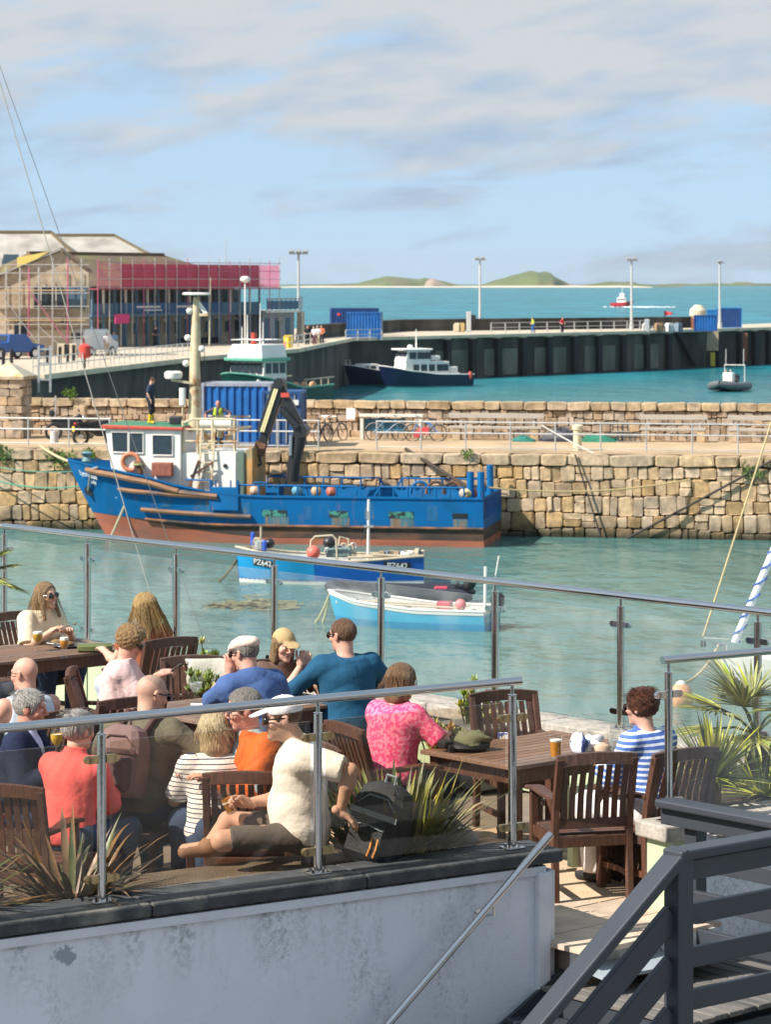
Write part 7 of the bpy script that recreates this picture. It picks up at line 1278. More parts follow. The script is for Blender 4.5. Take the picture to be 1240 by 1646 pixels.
def skinm(name, col): return mat(name, col, .55, attr='Col', var=.12, vs=22, bump=.12, bs=90, sss=.0, spec=.28)
M_SKIN = skinm('skin', (.6, .36, .26))
def cloth(name, col, **k):
    a = dict(rough=.92, var=.12, vs=6, bump=.3, bs=30, spec=.15); a.update(k); return mat('cloth_' + name, col, **a)
def striped(name, base, line, period, duty, wob=.0):
    m = cloth(name, base); N, K, b = nodes_of(m); src = b.inputs['Base Color'].links[0].from_socket; tcn = N.new('ShaderNodeTexCoord'); sp = N.new('ShaderNodeSeparateXYZ'); K(tcn.outputs['Object'], sp.inputs[0])
    dv = N.new('ShaderNodeMath'); dv.operation = 'DIVIDE'; dv.inputs[1].default_value = period; K(sp.outputs['Z'], dv.inputs[0]); fr = N.new('ShaderNodeMath'); fr.operation = 'FRACT'; K(dv.outputs[0], fr.inputs[0]); lt = N.new('ShaderNodeMath'); lt.operation = 'LESS_THAN'; lt.inputs[1].default_value = duty; K(fr.outputs[0], lt.inputs[0])
    mx = N.new('ShaderNodeMix'); mx.data_type = 'RGBA'; K(lt.outputs[0], mx.inputs['Factor']); K(src, mx.inputs['A']); mx.inputs['B'].default_value = (*line, 1); K(mx.outputs['Result'], b.inputs['Base Color']); return m
def hairm(name, col, col2): return mat('hair_' + name, col, .42, var=.4, vs=60, bump=1.0, bs=150, col2=col2, c2=(.32, .74), c2s=45, stretch=(1.6, 1.6, .14), spec=.4)
HAIR = dict(blond=hairm('blond', (.55, .37, .15), (.30, .18, .07)), straw=hairm('straw', (.36, .235, .12), (.20, .12, .06)), curl=hairm('curl', (.42, .26, .12), (.22, .12, .05)), white=hairm('white', (.52, .49, .44), (.30, .28, .26)), grey=hairm('grey', (.30, .27, .24), (.16, .14, .12)), brown=hairm('brown', (.20, .11, .06), (.10, .05, .03)), red=hairm('red', (.13, .045, .022), (.06, .02, .012)), pale=hairm('pale', (.66, .53, .32), (.45, .33, .17)), bobbrown=hairm('bobbrown', (.27, .16, .085), (.14, .075, .04)))
def hand_mesh(W, y, z, side, curl, spread=0.0, point=None):
    """hand in its own frame: y along the fingers, z back of the hand; side +1 = right hand (thumb towards -x when palm down)"""
    sx = -side; pr = [('+', ell((0, .045, 0), (.040, .052, .017)), 0), ('+', cap((0, -.03, 0), (0, .02, 0), .026, .03), .02), ('+', cap((.022*sx, .01, -.006), (.038*sx, .04, -.01), .016, .014), .015)]
    for i, (x, ln) in enumerate(((-.033, .058), (-.011, .074), (.011, .08), (.032, .072))):
        x *= sx; p = np.array((x*.95, .082 - .006*abs(i - 2), 0)); an = 0.0; c = curl[i] if isinstance(curl, (list, tuple)) else curl
        for s_, (fr, rr) in enumerate(((.45, .0092), (.3, .0084), (.25, .0076))):
            an += R(c)*(.8 if s_ == 0 else 1.0); q_ = p + ln*fr*np.array((x*spread*4, math.cos(an), -math.sin(an))); pr.append(('+', cap(p, q_, rr, rr*.92), .006)); p = q_
    cth = (curl[4] if isinstance(curl, (list, tuple)) else curl*.5); p0 = np.array((.038*sx, .035, -.008)); p1 = p0 + .036*np.array((sx*.62, .72, -.25 - cth/90)); p2 = p1 + .03*np.array((sx*(.3 - cth/110), .85, -.3 - cth/60)); pr += [('+', cap(p0, p1, .0115, .0102), .008), ('+', cap(p1, p2, .0102, .0085), .004)]
    P, Fq = Field(pr, .0045).mesh(); y = np.array(y, float); y /= np.linalg.norm(y); z = np.array(z, float); z = z - y*(z @ y); z /= np.linalg.norm(z); x = np.cross(y, z); return np.array(W) + P @ np.stack([x, y, z]), Fq
def head_prims(C, Rh, s=1.0, female=False, smile=False):
    T = lambda p: C + Rh @ (np.array(p, float)*s); E = lambda c, r: ell(T(c), np.array(r)*s, Rh); K_ = lambda a, b, r0, r1=None: cap(T(a), T(b), r0*s, (r1 or r0)*s); jw = .054 if female else .06
    pr = [('+', E((0, -.012, .03), (.075, .096, .086)), .03), ('+', E((0, .022, -.045), (jw, .07, .074)), .035), ('+', E((0, .072, -.1), (.022, .02, .018)), .025), ('+', K_((-.034, .076, .027), (.034, .076, .027), .013), .015),
          ('+', E((.045, .06, -.022), (.022, .024, .022)), .02), ('+', E((-.045, .06, -.022), (.022, .024, .022)), .02), ('-', E((.031, .101, .004), (.016, .014, .011)), .008), ('-', E((-.031, .101, .004), (.016, .014, .011)), .008), ('+', E((.031, .0805, .004), (.0125, .0125, .011)), .003), ('+', E((-.031, .0805, .004), (.0125, .0125, .011)), .003),
          ('+', K_((0, .09, .018), (0, .112, -.022), .0075, .011), .012), ('+', E((.012, .099, -.03), (.0085, .009, .007)), .006), ('+', E((-.012, .099, -.03), (.0085, .009, .007)), .006), ('+', K_((-.017, .086, -.056), (.017, .086, -.056), .0075), .007), ('+', K_((-.014, .085, -.066), (.014, .085, -.066), .0075), .006)]
    for sx in (-1, 1): pr += [('+', E((sx*.079, -.008, -.004), (.010, .02, .032)), .008), ('+', E((sx*.084, -.02, .006), (.006, .012, .022)), .008)]
    return pr
def person(label, loc, face, seat=.44, lean=8, head=(0, 0, 0), hands=None, shirt=None, jacket=None, legs=None, hair=None, skin=(.60, .37, .27), hat=None, glasses=None, buzz=None, stubble=False, bulk=1.0, female=False, scale=1.0, group='people seated on the terrace', stand=False, z=0.0, feet=None, curlL=25, curlR=25, twist=0, h=.0125, fine=.0052, elbows=((-.5, -.35, -1), (.5, -.35, -1)), shoes=None, hand_dir=None, shrug=0, seed=0, name='person', smile=False, sc=1.0, headfwd=.0, kneepos=None, anklepos=None, knees=((-.25, 1, .5), (.25, 1, .5))):
    root = thing(name, label, 'person', (loc[0], loc[1], z), math.atan2(-face[0], face[1]), group); root.scale = (sc, sc, sc); seed = seed or (abs(hash(label)) % 1000 if False else sum(map(ord, label)) % 997)
    bulk = 1 + (bulk - 1)*.55; sw = (.158 if female else .178)*(.5 + bulk*.5); pz_ = (.94 if stand else seat + .10)*1.0; ln = R(lean); d = np.array((0, math.sin(ln), math.cos(ln))); pel = np.array((0, 0, pz_)); NB = pel + d*.50; fwd = np.array((0, math.cos(ln), -math.sin(ln))); Rb = np.stack([np.array((1, 0, 0)), fwd, d], 1)
    Rt = rotm(twist, 0, 0) @ Rb; ex = Rt[:, 0]; ey = Rt[:, 1]
    C = NB + d*.06 + np.array((0, .03 + headfwd, .085 - headfwd*.3)) + ey*.01; Rh = rotm(*head); sh = [pel + d*(.435 + shrug) - ex*sw, pel + d*(.435 + shrug) + ex*sw]
    hands = hands or ((-.2, .25, pz_ + .1), (.2, .25, pz_ + .1)); el, wr = [], []
    for i in (0, 1): e, w_ = ik(sh[i], hands[i], .285, .25, elbows[i]); el.append(e); wr.append(w_)
    hipx = .095; hips = [pel + np.array((-hipx, 0, -.01)), pel + np.array((hipx, 0, -.01))]
    ft = feet or (((-.1, .0, .09), (.1, .03, .09)) if stand else ((-.13, .40, .09), (.13, .36, .09))); kn, an = [], []
    for i in (0, 1): k_, a_ = ik(hips[i], ft[i], .43, .42, knees[i]); kn.append(k_); an.append(a_)
    if kneepos: kn = [np.array(k_, float) for k_ in kneepos]
    if anklepos: an = [np.array(k_, float) for k_ in anklepos]
    b_ = bulk
    def torso(e=0.0, k=.05): return [('+', ell(pel + d*.02, (.165*b_ + e, .125*b_ + e, .12 + e), Rb), k), ('+', ell(pel + d*.17, (.145*b_ + e, .112*b_ + e, .15 + e), Rb), k), ('+', ell(pel + d*.33 + ey*.005, (.158*b_ + e, .113*b_ + e, .16 + e), Rt), k), ('+', cap(sh[0]*.98 + pel*.02 - d*.012, sh[1]*.98 + pel*.02 - d*.012, .062 + e*.8), k)] + ([('+', ell(pel + d*.30 + ey*.085 + ex*s_*.07, (.06 + e, .05 + e, .06 + e), Rt), .03) for s_ in (-1, 1)] if female else [('+', ell(pel + d*.12 + ey*.04, (.12*b_ + e, .10*b_ + e, .12 + e), Rb), k)])
    pr = torso() + [('+', cap(NB - d*.05, C + Rh @ np.array((0, -.02, -.05)), .056 if female else .064, .05 if female else .058), .04)] + head_prims(C, Rh, 1.0, female)
    for i in (0, 1):
        pr += [('+', cap(sh[i], el[i], .051*b_**.5, .038), .03), ('+', cap(el[i], el[i]*.66 + wr[i]*.34, .038, .042), .02), ('+', cap(el[i]*.66 + wr[i]*.34, wr[i], .042, .025), .02), ('+', cap(hips[i], kn[i], .085*b_**.5, .058), .04), ('+', cap(kn[i], an[i], .056, .038), .02)]
        fd = np.array((0, 1, 0)); pr.append(('+', cap(an[i] - np.array((0, .04, .03)), an[i] + fd*.15 - np.array((0, 0, .045)), .042, .034), .03))
    hl_, hh_ = C - .13, C + .135; fl = Field(pr, h, (hl_, hh_, fine)); P, Fq = fl.mesh(); hd = hand_dir or [None, None]
    for i, (sd_, cu) in enumerate(((-1, curlL), (1, curlR))):
        if hd[i] is None: y = wr[i] - el[i]; zz = np.array((0.0, 0, 1))
        else: y, zz = hd[i]
        hp_, hf = hand_mesh(wr[i], y, zz, sd_, cu); Fq = np.concatenate([Fq, hf + len(P)]); P = np.concatenate([P, hp_])
    q_ = (P - C) @ Rh; near = (np.abs(q_).max(1) < .16); col = np.tile(np.array(skin), (len(P), 1)); x, y, z_ = q_.T
    def tint(mask, c, f):
        col[mask] = col[mask]*(1 - f) + np.array(c)*f
    tint(near & (y > .03) & (z_ < .0) & (z_ > -.05), (.62, .24, .17), .22); tint(near & (np.abs(x) < .02) & (y > .095), (.6, .25, .18), .25); tint(near & (np.abs(x) > .076), (.6, .24, .17), .3)
    if stubble: tint(near & (z_ < -.045) & (y > -.02), stubble if isinstance(stubble, tuple) else (.25, .2, .17), .3)
    if buzz is not None: tint(near & (((z_ > .045 - .5*y) & (y < .07)) & (z_ > -.045)) & (np.abs(x) < .0785), buzz[:3], buzz[3])
    tint(near & (np.abs(x) < .026) & (y > .076) & (z_ < -.049) & (z_ > -.073), (.45, .13, .12), .6)
    if smile: tint(near & (np.abs(x) < .02) & (y > .08) & (z_ < -.056) & (z_ > -.067), (.85, .8, .74), .9)
    if not glasses or glasses == 'clear':
        for sx in (-1, 1): rr = np.sqrt((x - sx*.031)**2 + ((z_ - .004)*1.5)**2); tint(near & (y > .07) & (rr < .0125), (.78, .74, .7), .8); tint(near & (y > .07) & (rr < .006), (.03, .02, .015), .95)
    tint(near & (y > .06) & (z_ > .022) & (z_ < .032) & (np.abs(x) > .013) & (np.abs(x) < .05), (.2, .13, .08), .5)
    np_mesh('body', P, Fq, M_SKIN, root, col); toH = lambda V_: [Vector(C + Rh @ np.array(v)) for v in V_]
    # clothing
    def top(spec, e, nm, wedge=None):
        m, sl = spec['m'], spec.get('sl', .45); pp = torso(e + spec.get('loose', .0)); 
        for i in (0, 1):
            if sl <= .5:
                if sl > 0: pp.append(('+', cap(sh[i], sh[i] + (el[i] - sh[i])*sl*2, .058*b_**.5 + e, .06*b_**.5 + e, True), .035))
            else: f_ = (sl - .5)*2; pp += [('+', cap(sh[i], el[i], .056*b_**.5 + e, .05 + e), .03), ('+', cap(el[i], el[i] + (wr[i] - el[i])*f_, .05 + e, .038 + e, True), .02)]
        pp.append(('+', cap(NB - d*.06, NB + d*spec.get('collar', .0) + np.array((0, .008, .0)), .066 + e, .060 + e), .03)); f2 = Field(pp, spec.get('h', .0095))
        if wedge:
            wd, = wedge,; X, Y, Z = f2.ax[0][:, None, None], f2.ax[1][None, :, None], f2.ax[2][None, None, :]; lx = (X - NB[0])*ex[0] + (Y - NB[1])*ex[1] + (Z - NB[2])*ex[2]; ly = (X - NB[0])*ey[0] + (Y - NB[1])*ey[1] + (Z - NB[2])*ey[2]; w_ = np.maximum(np.abs(lx) - wd, -ly - .01); f2.g = np.maximum(f2.g, -w_).astype(np.float32)
        f2.bump(fold_noise(seed + int(e*1e4), spec.get('fold', .008)*1.15, 14.5)); nk = NB + d*(.012 + spec.get('collar', 0)) ; nn = d*.92 - ey*.38 if not spec.get('collar') else d
        w_ = .13; X, Y, Z = f2.ax[0][:, None, None], f2.ax[1][None, :, None], f2.ax[2][None, None, :]; pl = (X - nk[0])*nn[0] + (Y - nk[1])*nn[1] + (Z - nk[2])*nn[2]; rad = np.sqrt((X - NB[0])**2 + (Y - NB[1])**2 + (Z - NB[2])**2); f2.g = np.where(rad < w_, np.maximum(f2.g, pl), f2.g).astype(np.float32)
        if sl <= 0:
            for i in (0, 1): f2.op('-', ell(sh[i] + (sh[i] - sh[1 - i])*.06 - d*.03, (.075, .11, .115), Rt), .01)
        f2.plane(pel - d*spec.get('hem', .06), -d); Ps, Fs = f2.mesh(); return np_mesh(nm, Ps, Fs, m, root)
    if shirt: top(shirt, .013, 'shirt')
    if jacket: top(jacket, .032, 'jacket', jacket.get('open', .06))
    if legs:
        m, f_ = legs['m'], legs.get('len', 1.0); pp = [('+', ell(pel + d*.0, (.175*b_, .135*b_, .125), Rb), .05)]; e = legs.get('e', .016)
        for i in (0, 1):
            if f_ <= .5: pp.append(('+', cap(hips[i], hips[i] + (kn[i] - hips[i])*f_*2, .09*b_**.5 + e, .07 + e, True), .05))
            else: pp += [('+', cap(hips[i], kn[i], .088*b_**.5 + e, .064 + e), .05), ('+', cap(kn[i], kn[i] + (an[i] - kn[i])*(f_ - .5)*2, .064 + e, .05 + e, True), .03)]
        f2 = Field(pp, .014); f2.bump(fold_noise(seed + 5, .010, 13)); Ps, Fs = f2.mesh(); np_mesh(legs.get('name', 'trousers'), Ps, Fs, m, root)
    if shoes is not None:
        for i in (0, 1):
            up = shoes.get('up', .0); pp = [('+', cap(an[i] - np.array((0, .04, .035)), an[i] + np.array((0, .15, -.055)), .048, .04), .03), ('+', cap(an[i] - np.array((0, 0, .02)), an[i] + (kn[i] - an[i])*up + np.array((0, 0, .02)), .055, .07 if up else .05, True), .03)]; f2 = Field(pp, .012); f2.plane(np.array((0, 0, an[i][2] - .088)), np.array((0, 0, -1))); Ps, Fs = f2.mesh(); np_mesh('shoe', Ps, Fs, shoes['m'], root)
    # hair in head space
    if hair:
        kd, hm = hair['kind'], HAIR[hair['c']]; o = hair.get('o', .014); pp = [('+', ell((0, -.014, .032), (.076 + o, .096 + o, .085 + o)), 0)]
        if kd in ('bob', 'long'):
            lw = hair.get('low', -.1); pp += [('+', cap((sx*.066, -.01, .02), (sx*.07, .0, lw), .034, .024), .04) for sx in (-1, 1)] + [('+', ell((0, -.06, lw*.45), (.082, .05, .115)), .03), ('+', cap((-.05, -.06, lw), (.05, -.06, lw), .035), .03)]
        if kd == 'long':
            for k_, x_ in enumerate((-.07, -.035, 0, .035, .07)): pp.append(('+', cap((x_, -.065, -.03), (x_*1.35 + .01*math.sin(k_), -.105 - .02*math.cos(k_), hair.get('len', -.33) + .03*(k_ % 2)), .036, .02), .03))
            for sx in (-1, 1):
                if hair.get('front'): pp.append(('+', cap((sx*.074, .01, -.02), (sx*.095, .055, hair['front']), .026, .014), .03))
        f2 = Field(pp, .0052); cutf = hair.get('cut', (.062, .035)); f2.op('-', ell((0, .105, -.04), (.085, cutf[0] + .03, .125)), .015)
        if kd in ('short', 'curly'): f2.op('-', ell((0, .05, -.12), (.1, .11, .085)), .015); f2.plane(np.array((0, -.05, -.075)), np.array((0, .25, -.97)))
        for sx in (-1, 1):
            if kd == 'short': f2.op('-', ell((sx*.088, .004, -.012), (.022, .024, .036)), .01)
        amp = hair.get('amp', .004)*.38; fr = hair.get('fr', 26)*1.9
        def strands(X, Y, Z):
            th = np.arctan2(X, -(Y - .02) + 1e-4); w1 = np.sin(th*fr + 2.2*np.sin(Z*28 + th*5) + 8*Z) + .6*np.sin(th*fr*2.1 + 14*Z + 3*np.sin(Z*40)); 
            if kd == 'curly': w1 = 1.3*np.sin(X*150 + 2*np.sin(Z*90))*np.sin(Y*140 + 2*np.sin(X*80)) + 1.2*np.sin(Z*150 + 2*np.sin(Y*100)) + .5*w1
            return amp*w1
        f2.bump(strands); Ps, Fs = f2.mesh(); np_mesh('hair', C + Ps @ Rh.T, Fs, hm, root)
        if hair.get('wisps'):
            r = random.Random(seed); bb = B()
            for _ in range(hair['wisps']*3):
                a = r.uniform(-2.6, 2.6); e = r.uniform(.1, 1.2); p0 = np.array((math.sin(a)*(.076 + o)*math.cos(e), -.014 - math.cos(a)*(.096 + o)*math.cos(e), .032 + (.085 + o)*math.sin(e)*.9)); ln_ = r.uniform(.06, .16) if kd != 'long' else r.uniform(.12, .38); dirv = np.array((math.sin(a)*.35, -math.cos(a)*.35 - (.1 if kd == 'long' else 0), -1.0)) if kd in ('bob', 'long') else np.array((math.sin(a) + r.uniform(-.5, .5), -math.cos(a) + r.uniform(-.5, .5), r.uniform(-.2, .9))); dirv = dirv/np.linalg.norm(dirv); ln_ = ln_ if kd in ('bob', 'long') else .035
                pts = [Vector(p0 + dirv*ln_*t_ + np.array((.012*math.sin(6*t_ + a*3), .01*math.sin(5*t_ + a), 0))*t_) for t_ in (0, .33, .66, 1)]; bb.tube(pts, [.0018, .0016, .0013, .0006], 3)
            bb.v = toH(bb.v); bb.build('hair_wisps', hm, root, True)
    if hat:
        m = hat['m']; lift = hat.get('lift', .0)
        if hat['kind'] == 'flat':
            f2 = Field([('+', ell((0, -.012, .07), (.093, .118, .052)), 0), ('+', ell((0, .05, .055), (.088, .07, .03)), .03), ('+', ell((0, .098, .036), (.07, .042, .010)), .015)], .0065); f2.bump(fold_noise(seed, .004, 30)); f2.plane(np.array((0, 0, .02)), np.array((0, -.12, -.99)))
        else:
            f2 = Field([('+', ell((0, -.014, .045), (.086, .106, .085)), 0), ('+', ell((0, .125, .042), (.066, .07, .007), rotm(0, -12, 0)), .012), ('+', ell((0, -.014, .13), (.008, .008, .006)), .004)], .0065); f2.plane(np.array((0, 0, .032)), np.array((0, 0, -1))); f2.bump(fold_noise(seed, .002, 30))
        Ps, Fs = f2.mesh(); np_mesh('cap', C + Ps @ Rh.T, Fs, m, root)
    if glasses:
        gm = mat('frame_black', (.015, .015, .017), .25); lm = mat('lens_dark', (.012, .011, .012), .06, spec=.8, bump=0) if glasses != 'clear' else MATS['drinking_glass']; b = B()
        for sx in (-1, 1):
            if glasses != 'clear': le = B().sph((sx*.035, .101, .003), (.029, .007, .021 if not female else .024), 14, 8); le.v = toH(le.v); le.build('lens', lm, root, True)
            b.tube([(sx*.035 + .03*math.cos(a), .101 - .004*abs(math.cos(a)), .003 + .022*math.sin(a)) for a in [2*math.pi*k/14 for k in range(15)]], .0028, 5); b.tube([(sx*.062, .096, .010), (sx*.08, .06, .012), (sx*.086, -.01, .012), (sx*.084, -.04, -.006)], .0034 if glasses == 'clear' else .005, 5)
        b.tube([(-.01, .106, .008), (.01, .106, .008)], .003, 5); b.v = toH(b.v); b.build('spectacle_frame', gm, root, True)
    root['C'] = [float(v) for v in C]; return root, dict(C=C, Rh=Rh, wr=wr, el=el, sh=sh, NB=NB, pel=pel, d=d, ex=ex, ey=ey, Rt=Rt, kn=kn)
DENIM = cloth('denim', (.05, .075, .14)); DARKT = cloth('dark_trouser', (.03, .032, .04)); BEIGE = cloth('beige_trouser', (.4, .33, .24)); CREAMT = cloth('cream', (.78, .66, .46))
def seated(label, loc, face, chair_label=None, cf=None, cc=None, **k):
    if chair_label: chair(*(cc or loc), cf or face, chair_label)
    k.setdefault('legs', dict(m=DENIM)); k.setdefault('shoes', dict(m=M_TYRE)); return person(label, loc, face, **k)
# 1 laughing woman
p1_, i1 = seated('laughing woman in cream t-shirt and sunglasses holding a fork over a plate', (-3.19, 25.82), (.72, -.69), 'teak armchair of the laughing woman in cream', lean=16, head=(6, 2, 4), hands=((-.10, .40, .84), (.12, .40, .86)), elbows=((-.7, -.2, -1), (.7, -.2, -1)), shirt=dict(m=CREAMT, sl=.45, loose=.01), hair=dict(kind='long', c='straw', len=-.2, front=-.2, o=.012, wisps=60), glasses='sun', female=True, bulk=1.08, smile=True, skin=(.62, .37, .26), curlR=[50, 48, 42, 30, 40])
w_ = i1['wr'][1]; B().tube([Vector(w_) + Vector((.0, .06, .02)), Vector(w_) + Vector((-.14, .16, .07))], .0035, 5).build('fork', M_CHROME, p1_, True); B().sph(Vector(w_) + Vector((-.145, .165, .074)), .011).build('fork_morsel', mat('food_brown', (.2, .12, .04)), p1_)
# 2 long blond hair
seated('woman with long wavy blond hair and rust top seated with her back turned', (-2.02, 24.45), (-.62, .78), 'teak armchair holding the long-haired blond woman', lean=4, head=(12, -4, 0), shirt=dict(m=cloth('rust', (.30, .10, .05)), sl=.3), hair=dict(kind='long', c='blond', len=-.36, o=.02, amp=.006, fr=17, wisps=160), female=True, legs=dict(m=cloth('pale_denim', (.45, .52, .62))), hands=((-.2, .4, .8), (.2, .4, .8)))
# 3 woman with phone
p3_, i3 = seated('woman with curly hair and pale pink top looking down at a phone', (-2.12, 22.25), (.97, -.02), 'teak armchair of the woman with the phone', lean=10, head=(-2, -24, 0), hands=((-.03, .37, .93), (.07, .37, .93)), shirt=dict(m=cloth('pale_pink', (.74, .52, .50)), sl=.45, loose=.02, fold=.009), hair=dict(kind='curly', c='curl', o=.028, amp=.005), glasses='sun', female=True, bulk=1.15, legs=dict(m=cloth('blue_floral', (.04, .12, .38), col2=(.62, .66, .72), c2=(.52, .56), c2s=16), e=.05, name='skirt', len=.85), hand_dir=[((.2, .9, .3), (-.3, -.2, .9)), ((-.3, .9, .3), (.3, -.2, .9))], curlL=45, curlR=40, skin=(.62, .34, .25))
ph = thing('mobile_phone', 'dark mobile phone held by the curly-haired woman', 'phone', Vector(p3_.matrix_basis @ Vector((i3['wr'][0]*.5 + i3['wr'][1]*.5))) + Vector((.1, 0, .035)), 0); ph.rotation_euler = (R(0), R(-35), R(5)); B().box((0, 0, 0), (.15, .075, .009)).build('case', mat('phone_black', (.02, .02, .025), .3), ph, bevel=.004); B().box((0, 0, .0052), (.138, .066, .001)).build('screen', mat('phone_screen', (.03, .035, .05), .05, bump=0), ph)
# 4 bald man in vest
VEST = cloth('pale_vest', (.52, .58, .66))
p4_, i4 = seated('bald man in pale blue sleeveless vest with a wave print on the back', (-2.52, 20.3), (-.55, .83), 'teak armchair beside the bald man in the vest', cf=(-.75, .66), lean=6, head=(26, -6, 0), shirt=dict(m=VEST, sl=0, loose=.012), glasses='clear', bulk=1.22, skin=(.62, .33, .24), buzz=(.5, .36, .28, .35), hands=((-.25, .35, .78), (.2, .4, .78)))
def back_print(root, info):
    pts = []; org = info['pel'] + info['d']*.30 - info['ey']*.5; m_o = mat('print_orange', (.6, .3, .1), .8); m_b = mat('print_navy', (.05, .09, .18), .8); m_t = mat('print_teal', (.1, .3, .4), .8); sh = [o for o in root.children if o.name.startswith('shirt')][0]
    import mathutils.bvhtree as bt
    me = sh.data; tree = bt.BVHTree.FromPolygons([v.co for v in me.vertices], [tuple(p.vertices) for p in me.polygons]); ex, ey, d = Vector(info['ex']), Vector(info['ey']), Vector(info['d']); org = Vector(org)
    def on(a, b):
        p = org + ex*a + d*b; h_, n_, _, _ = tree.ray_cast(p, ey, 2.0); return (h_ + n_*.004) if h_ else (p + ey*.36)
    def line(pl, m, r=.003):
        out = []
        for (a, b), (a2, b2) in zip(pl, pl[1:]):
            for k in range(4): out.append(on(lerp(a, a2, k/4), lerp(b, b2, k/4)))
        out.append(on(*pl[-1])); B().tube(out, r, 5).build('back_print', m, root, True)
    hexa = [(-.10, -.07), (-.12, .0), (-.03, .075), (.08, .05), (.12, -.01), (.11, -.07)]
    line(hexa[:3], m_o); line([(a*.93, b*.93) for a, b in hexa[:4]], m_t); line(hexa[2:], m_b, .0022); line([(-.06, -.035), (-.045, -.03), (-.04, .02), (-.02, .04), (.02, .03), (.035, .0), (.02, -.01), (.012, .008)], m_b, .0026); line([(-.03, -.015), (.0, -.03), (.04, -.028), (.06, -.035)], m_b, .002); line([(.03, -.005), (.045, .012), (.055, -.005), (.065, .005), (.075, -.02)], m_b, .002)
    txt = [(-.075 + k*.0135, -.062) for k in range(11)]
    for k, (a, b) in enumerate(txt): line([(a, b - (.008 if k % 3 else .004)), (a, b + (.008 if k % 2 else .003)), (a + .006, b + (.004 if k % 4 else -.004)), (a + .007, b - .006)], m_b, .0016)
back_print(p4_, i4)
# 5 man at the edge
seated('man in charcoal shirt reaching over the table beside the bald man', (-2.93, 20.95), (-.2, .97), lean=14, shirt=dict(m=cloth('charcoal', (.06, .065, .075)), sl=.6), hair=dict(kind='short', c='grey'), hands=((-.15, .4, .8), (.25, .35, .85)), bulk=1.15)
chair(-2.0, 21.0, (-.5, .87), 'empty teak armchair between the bald man and the phone woman')
# 6 man in navy
seated('grey-haired man in navy jacket over a lavender shirt', (-2.40, 18.72), (.88, -.10), 'teak armchair of the man in the navy jacket', lean=4, head=(-2, -6, 0), shirt=dict(m=cloth('lavender', (.55, .58, .78)), sl=.5), jacket=dict(m=cloth('navy', (.02, .028, .06)), sl=.95, open=.085), hair=dict(kind='short', c='white', o=.017, wisps=50), skin=(.58, .27, .19), bulk=1.15, hands=((-.1, .36, .8), (.22, .32, .8)))
# 7 woman in coral
seated('white-haired woman in coral fleece seated with her back turned', (-1.98, 17.85), (.45, .89), None, lean=8, seat=.42, head=(-18, -4, 0), shirt=dict(m=cloth('coral', (.80, .14, .13)), sl=.95, loose=.012, collar=.035), hair=dict(kind='short', c='white', o=.02, amp=.005, wisps=80), female=True, bulk=1.12, hands=((-.05, .40, .72), (.06, .42, .72)))
chair(-2.22, 17.45, (.25, .97), 'weathered teak armchair behind the glass at the wall planter')
# 8 man with rucksack worn
p8_, i8 = seated('bald man in olive fleece wearing a brown rucksack', (-1.60, 18.5), (.42, .91), None, lean=13, seat=.46, sc=1.08, head=(-30, -14, 0), shirt=dict(m=cloth('olive', (.135, .115, .08), bump=.5), sl=.95, loose=.025, fold=.011, collar=.03), buzz=(.27, .21, .16, .55), glasses='sun', bulk=1.25, skin=(.55, .33, .24), hands=((-.2, .36, .84), (.34, .34, .74)), elbows=((-1, 0, -.6), (1, 0, -.6)), stubble=True)
rk = thing('worn_rucksack', 'brown rucksack worn on the olive fleece', 'bag', Vector(p8_.matrix_basis @ Vector(i8['pel'] + i8['d']*.02 - i8['ey']*.245)), p8_.rotation_euler.z); rk.rotation_euler = (R(-13), 0, p8_.rotation_euler.z); M_BR = cloth('bag_brown', (.20, .125, .115), var=.2); rucksack(rk, M_BR, cloth('strap_brown', (.10, .058, .055)), .98, True)
for sx in (-1, 1):
    pts = [i8['pel'] + i8['d']*.40 - i8['ey']*.19 + i8['ex']*sx*.09, i8['pel'] + i8['d']*.53 - i8['ey']*.07 + i8['ex']*sx*.105, i8['pel'] + i8['d']*.535 + i8['ey']*.04 + i8['ex']*sx*.12, i8['pel'] + i8['d']*.44 + i8['ey']*.14 + i8['ex']*sx*.12]; B().tube([Vector(p8_.matrix_basis @ Vector(p)) - Vector(rk.location) for p in pts], .021, 8).xf(Matrix(rk.rotation_euler.to_matrix().to_4x4()).inverted()).build('shoulder_strap', MATS['cloth_strap_brown'], rk, True)
# 10 blond bob, striped
seated('woman with pale blond bob in white top with thin navy stripes', (-1.07, 18.08), (-.22, .97), 'dark teak armchair standing behind the man in the white t-shirt', cc=(-.84, 17.9), cf=(.05, 1), lean=7, seat=.38, head=(8, -8, 0), shirt=dict(m=striped('white_navy', (.80, .79, .77), (.04, .05, .12), .030, .22), sl=.42, loose=.012), hair=dict(kind='bob', c='pale', o=.022, low=-.115, amp=.004, wisps=90), female=True, bulk=1.1, hands=((-.15, .4, .78), (.15, .4, .78)))
# 11 man in orange
seated('grey-haired man in open orange jacket and pale blue shirt with spectacles', (-.79, 18.22), (-.80, -.42), 'teak armchair of the man in the orange jacket', cf=(-.6, -.3), cc=(-.7, 18.5), lean=8, sc=1.07, head=(-16, -10, 0), shirt=dict(m=cloth('pale_blue', (.42, .55, .62)), sl=.5, collar=.02), jacket=dict(m=cloth('orange', (.70, .15, .025), rough=.6, bs=40), sl=.95, open=.055, fold=.012), hair=dict(kind='short', c='grey', o=.013), glasses='clear', bulk=1.12, skin=(.60, .33, .24), hands=((-.12, .38, .8), (.15, .38, .8)))
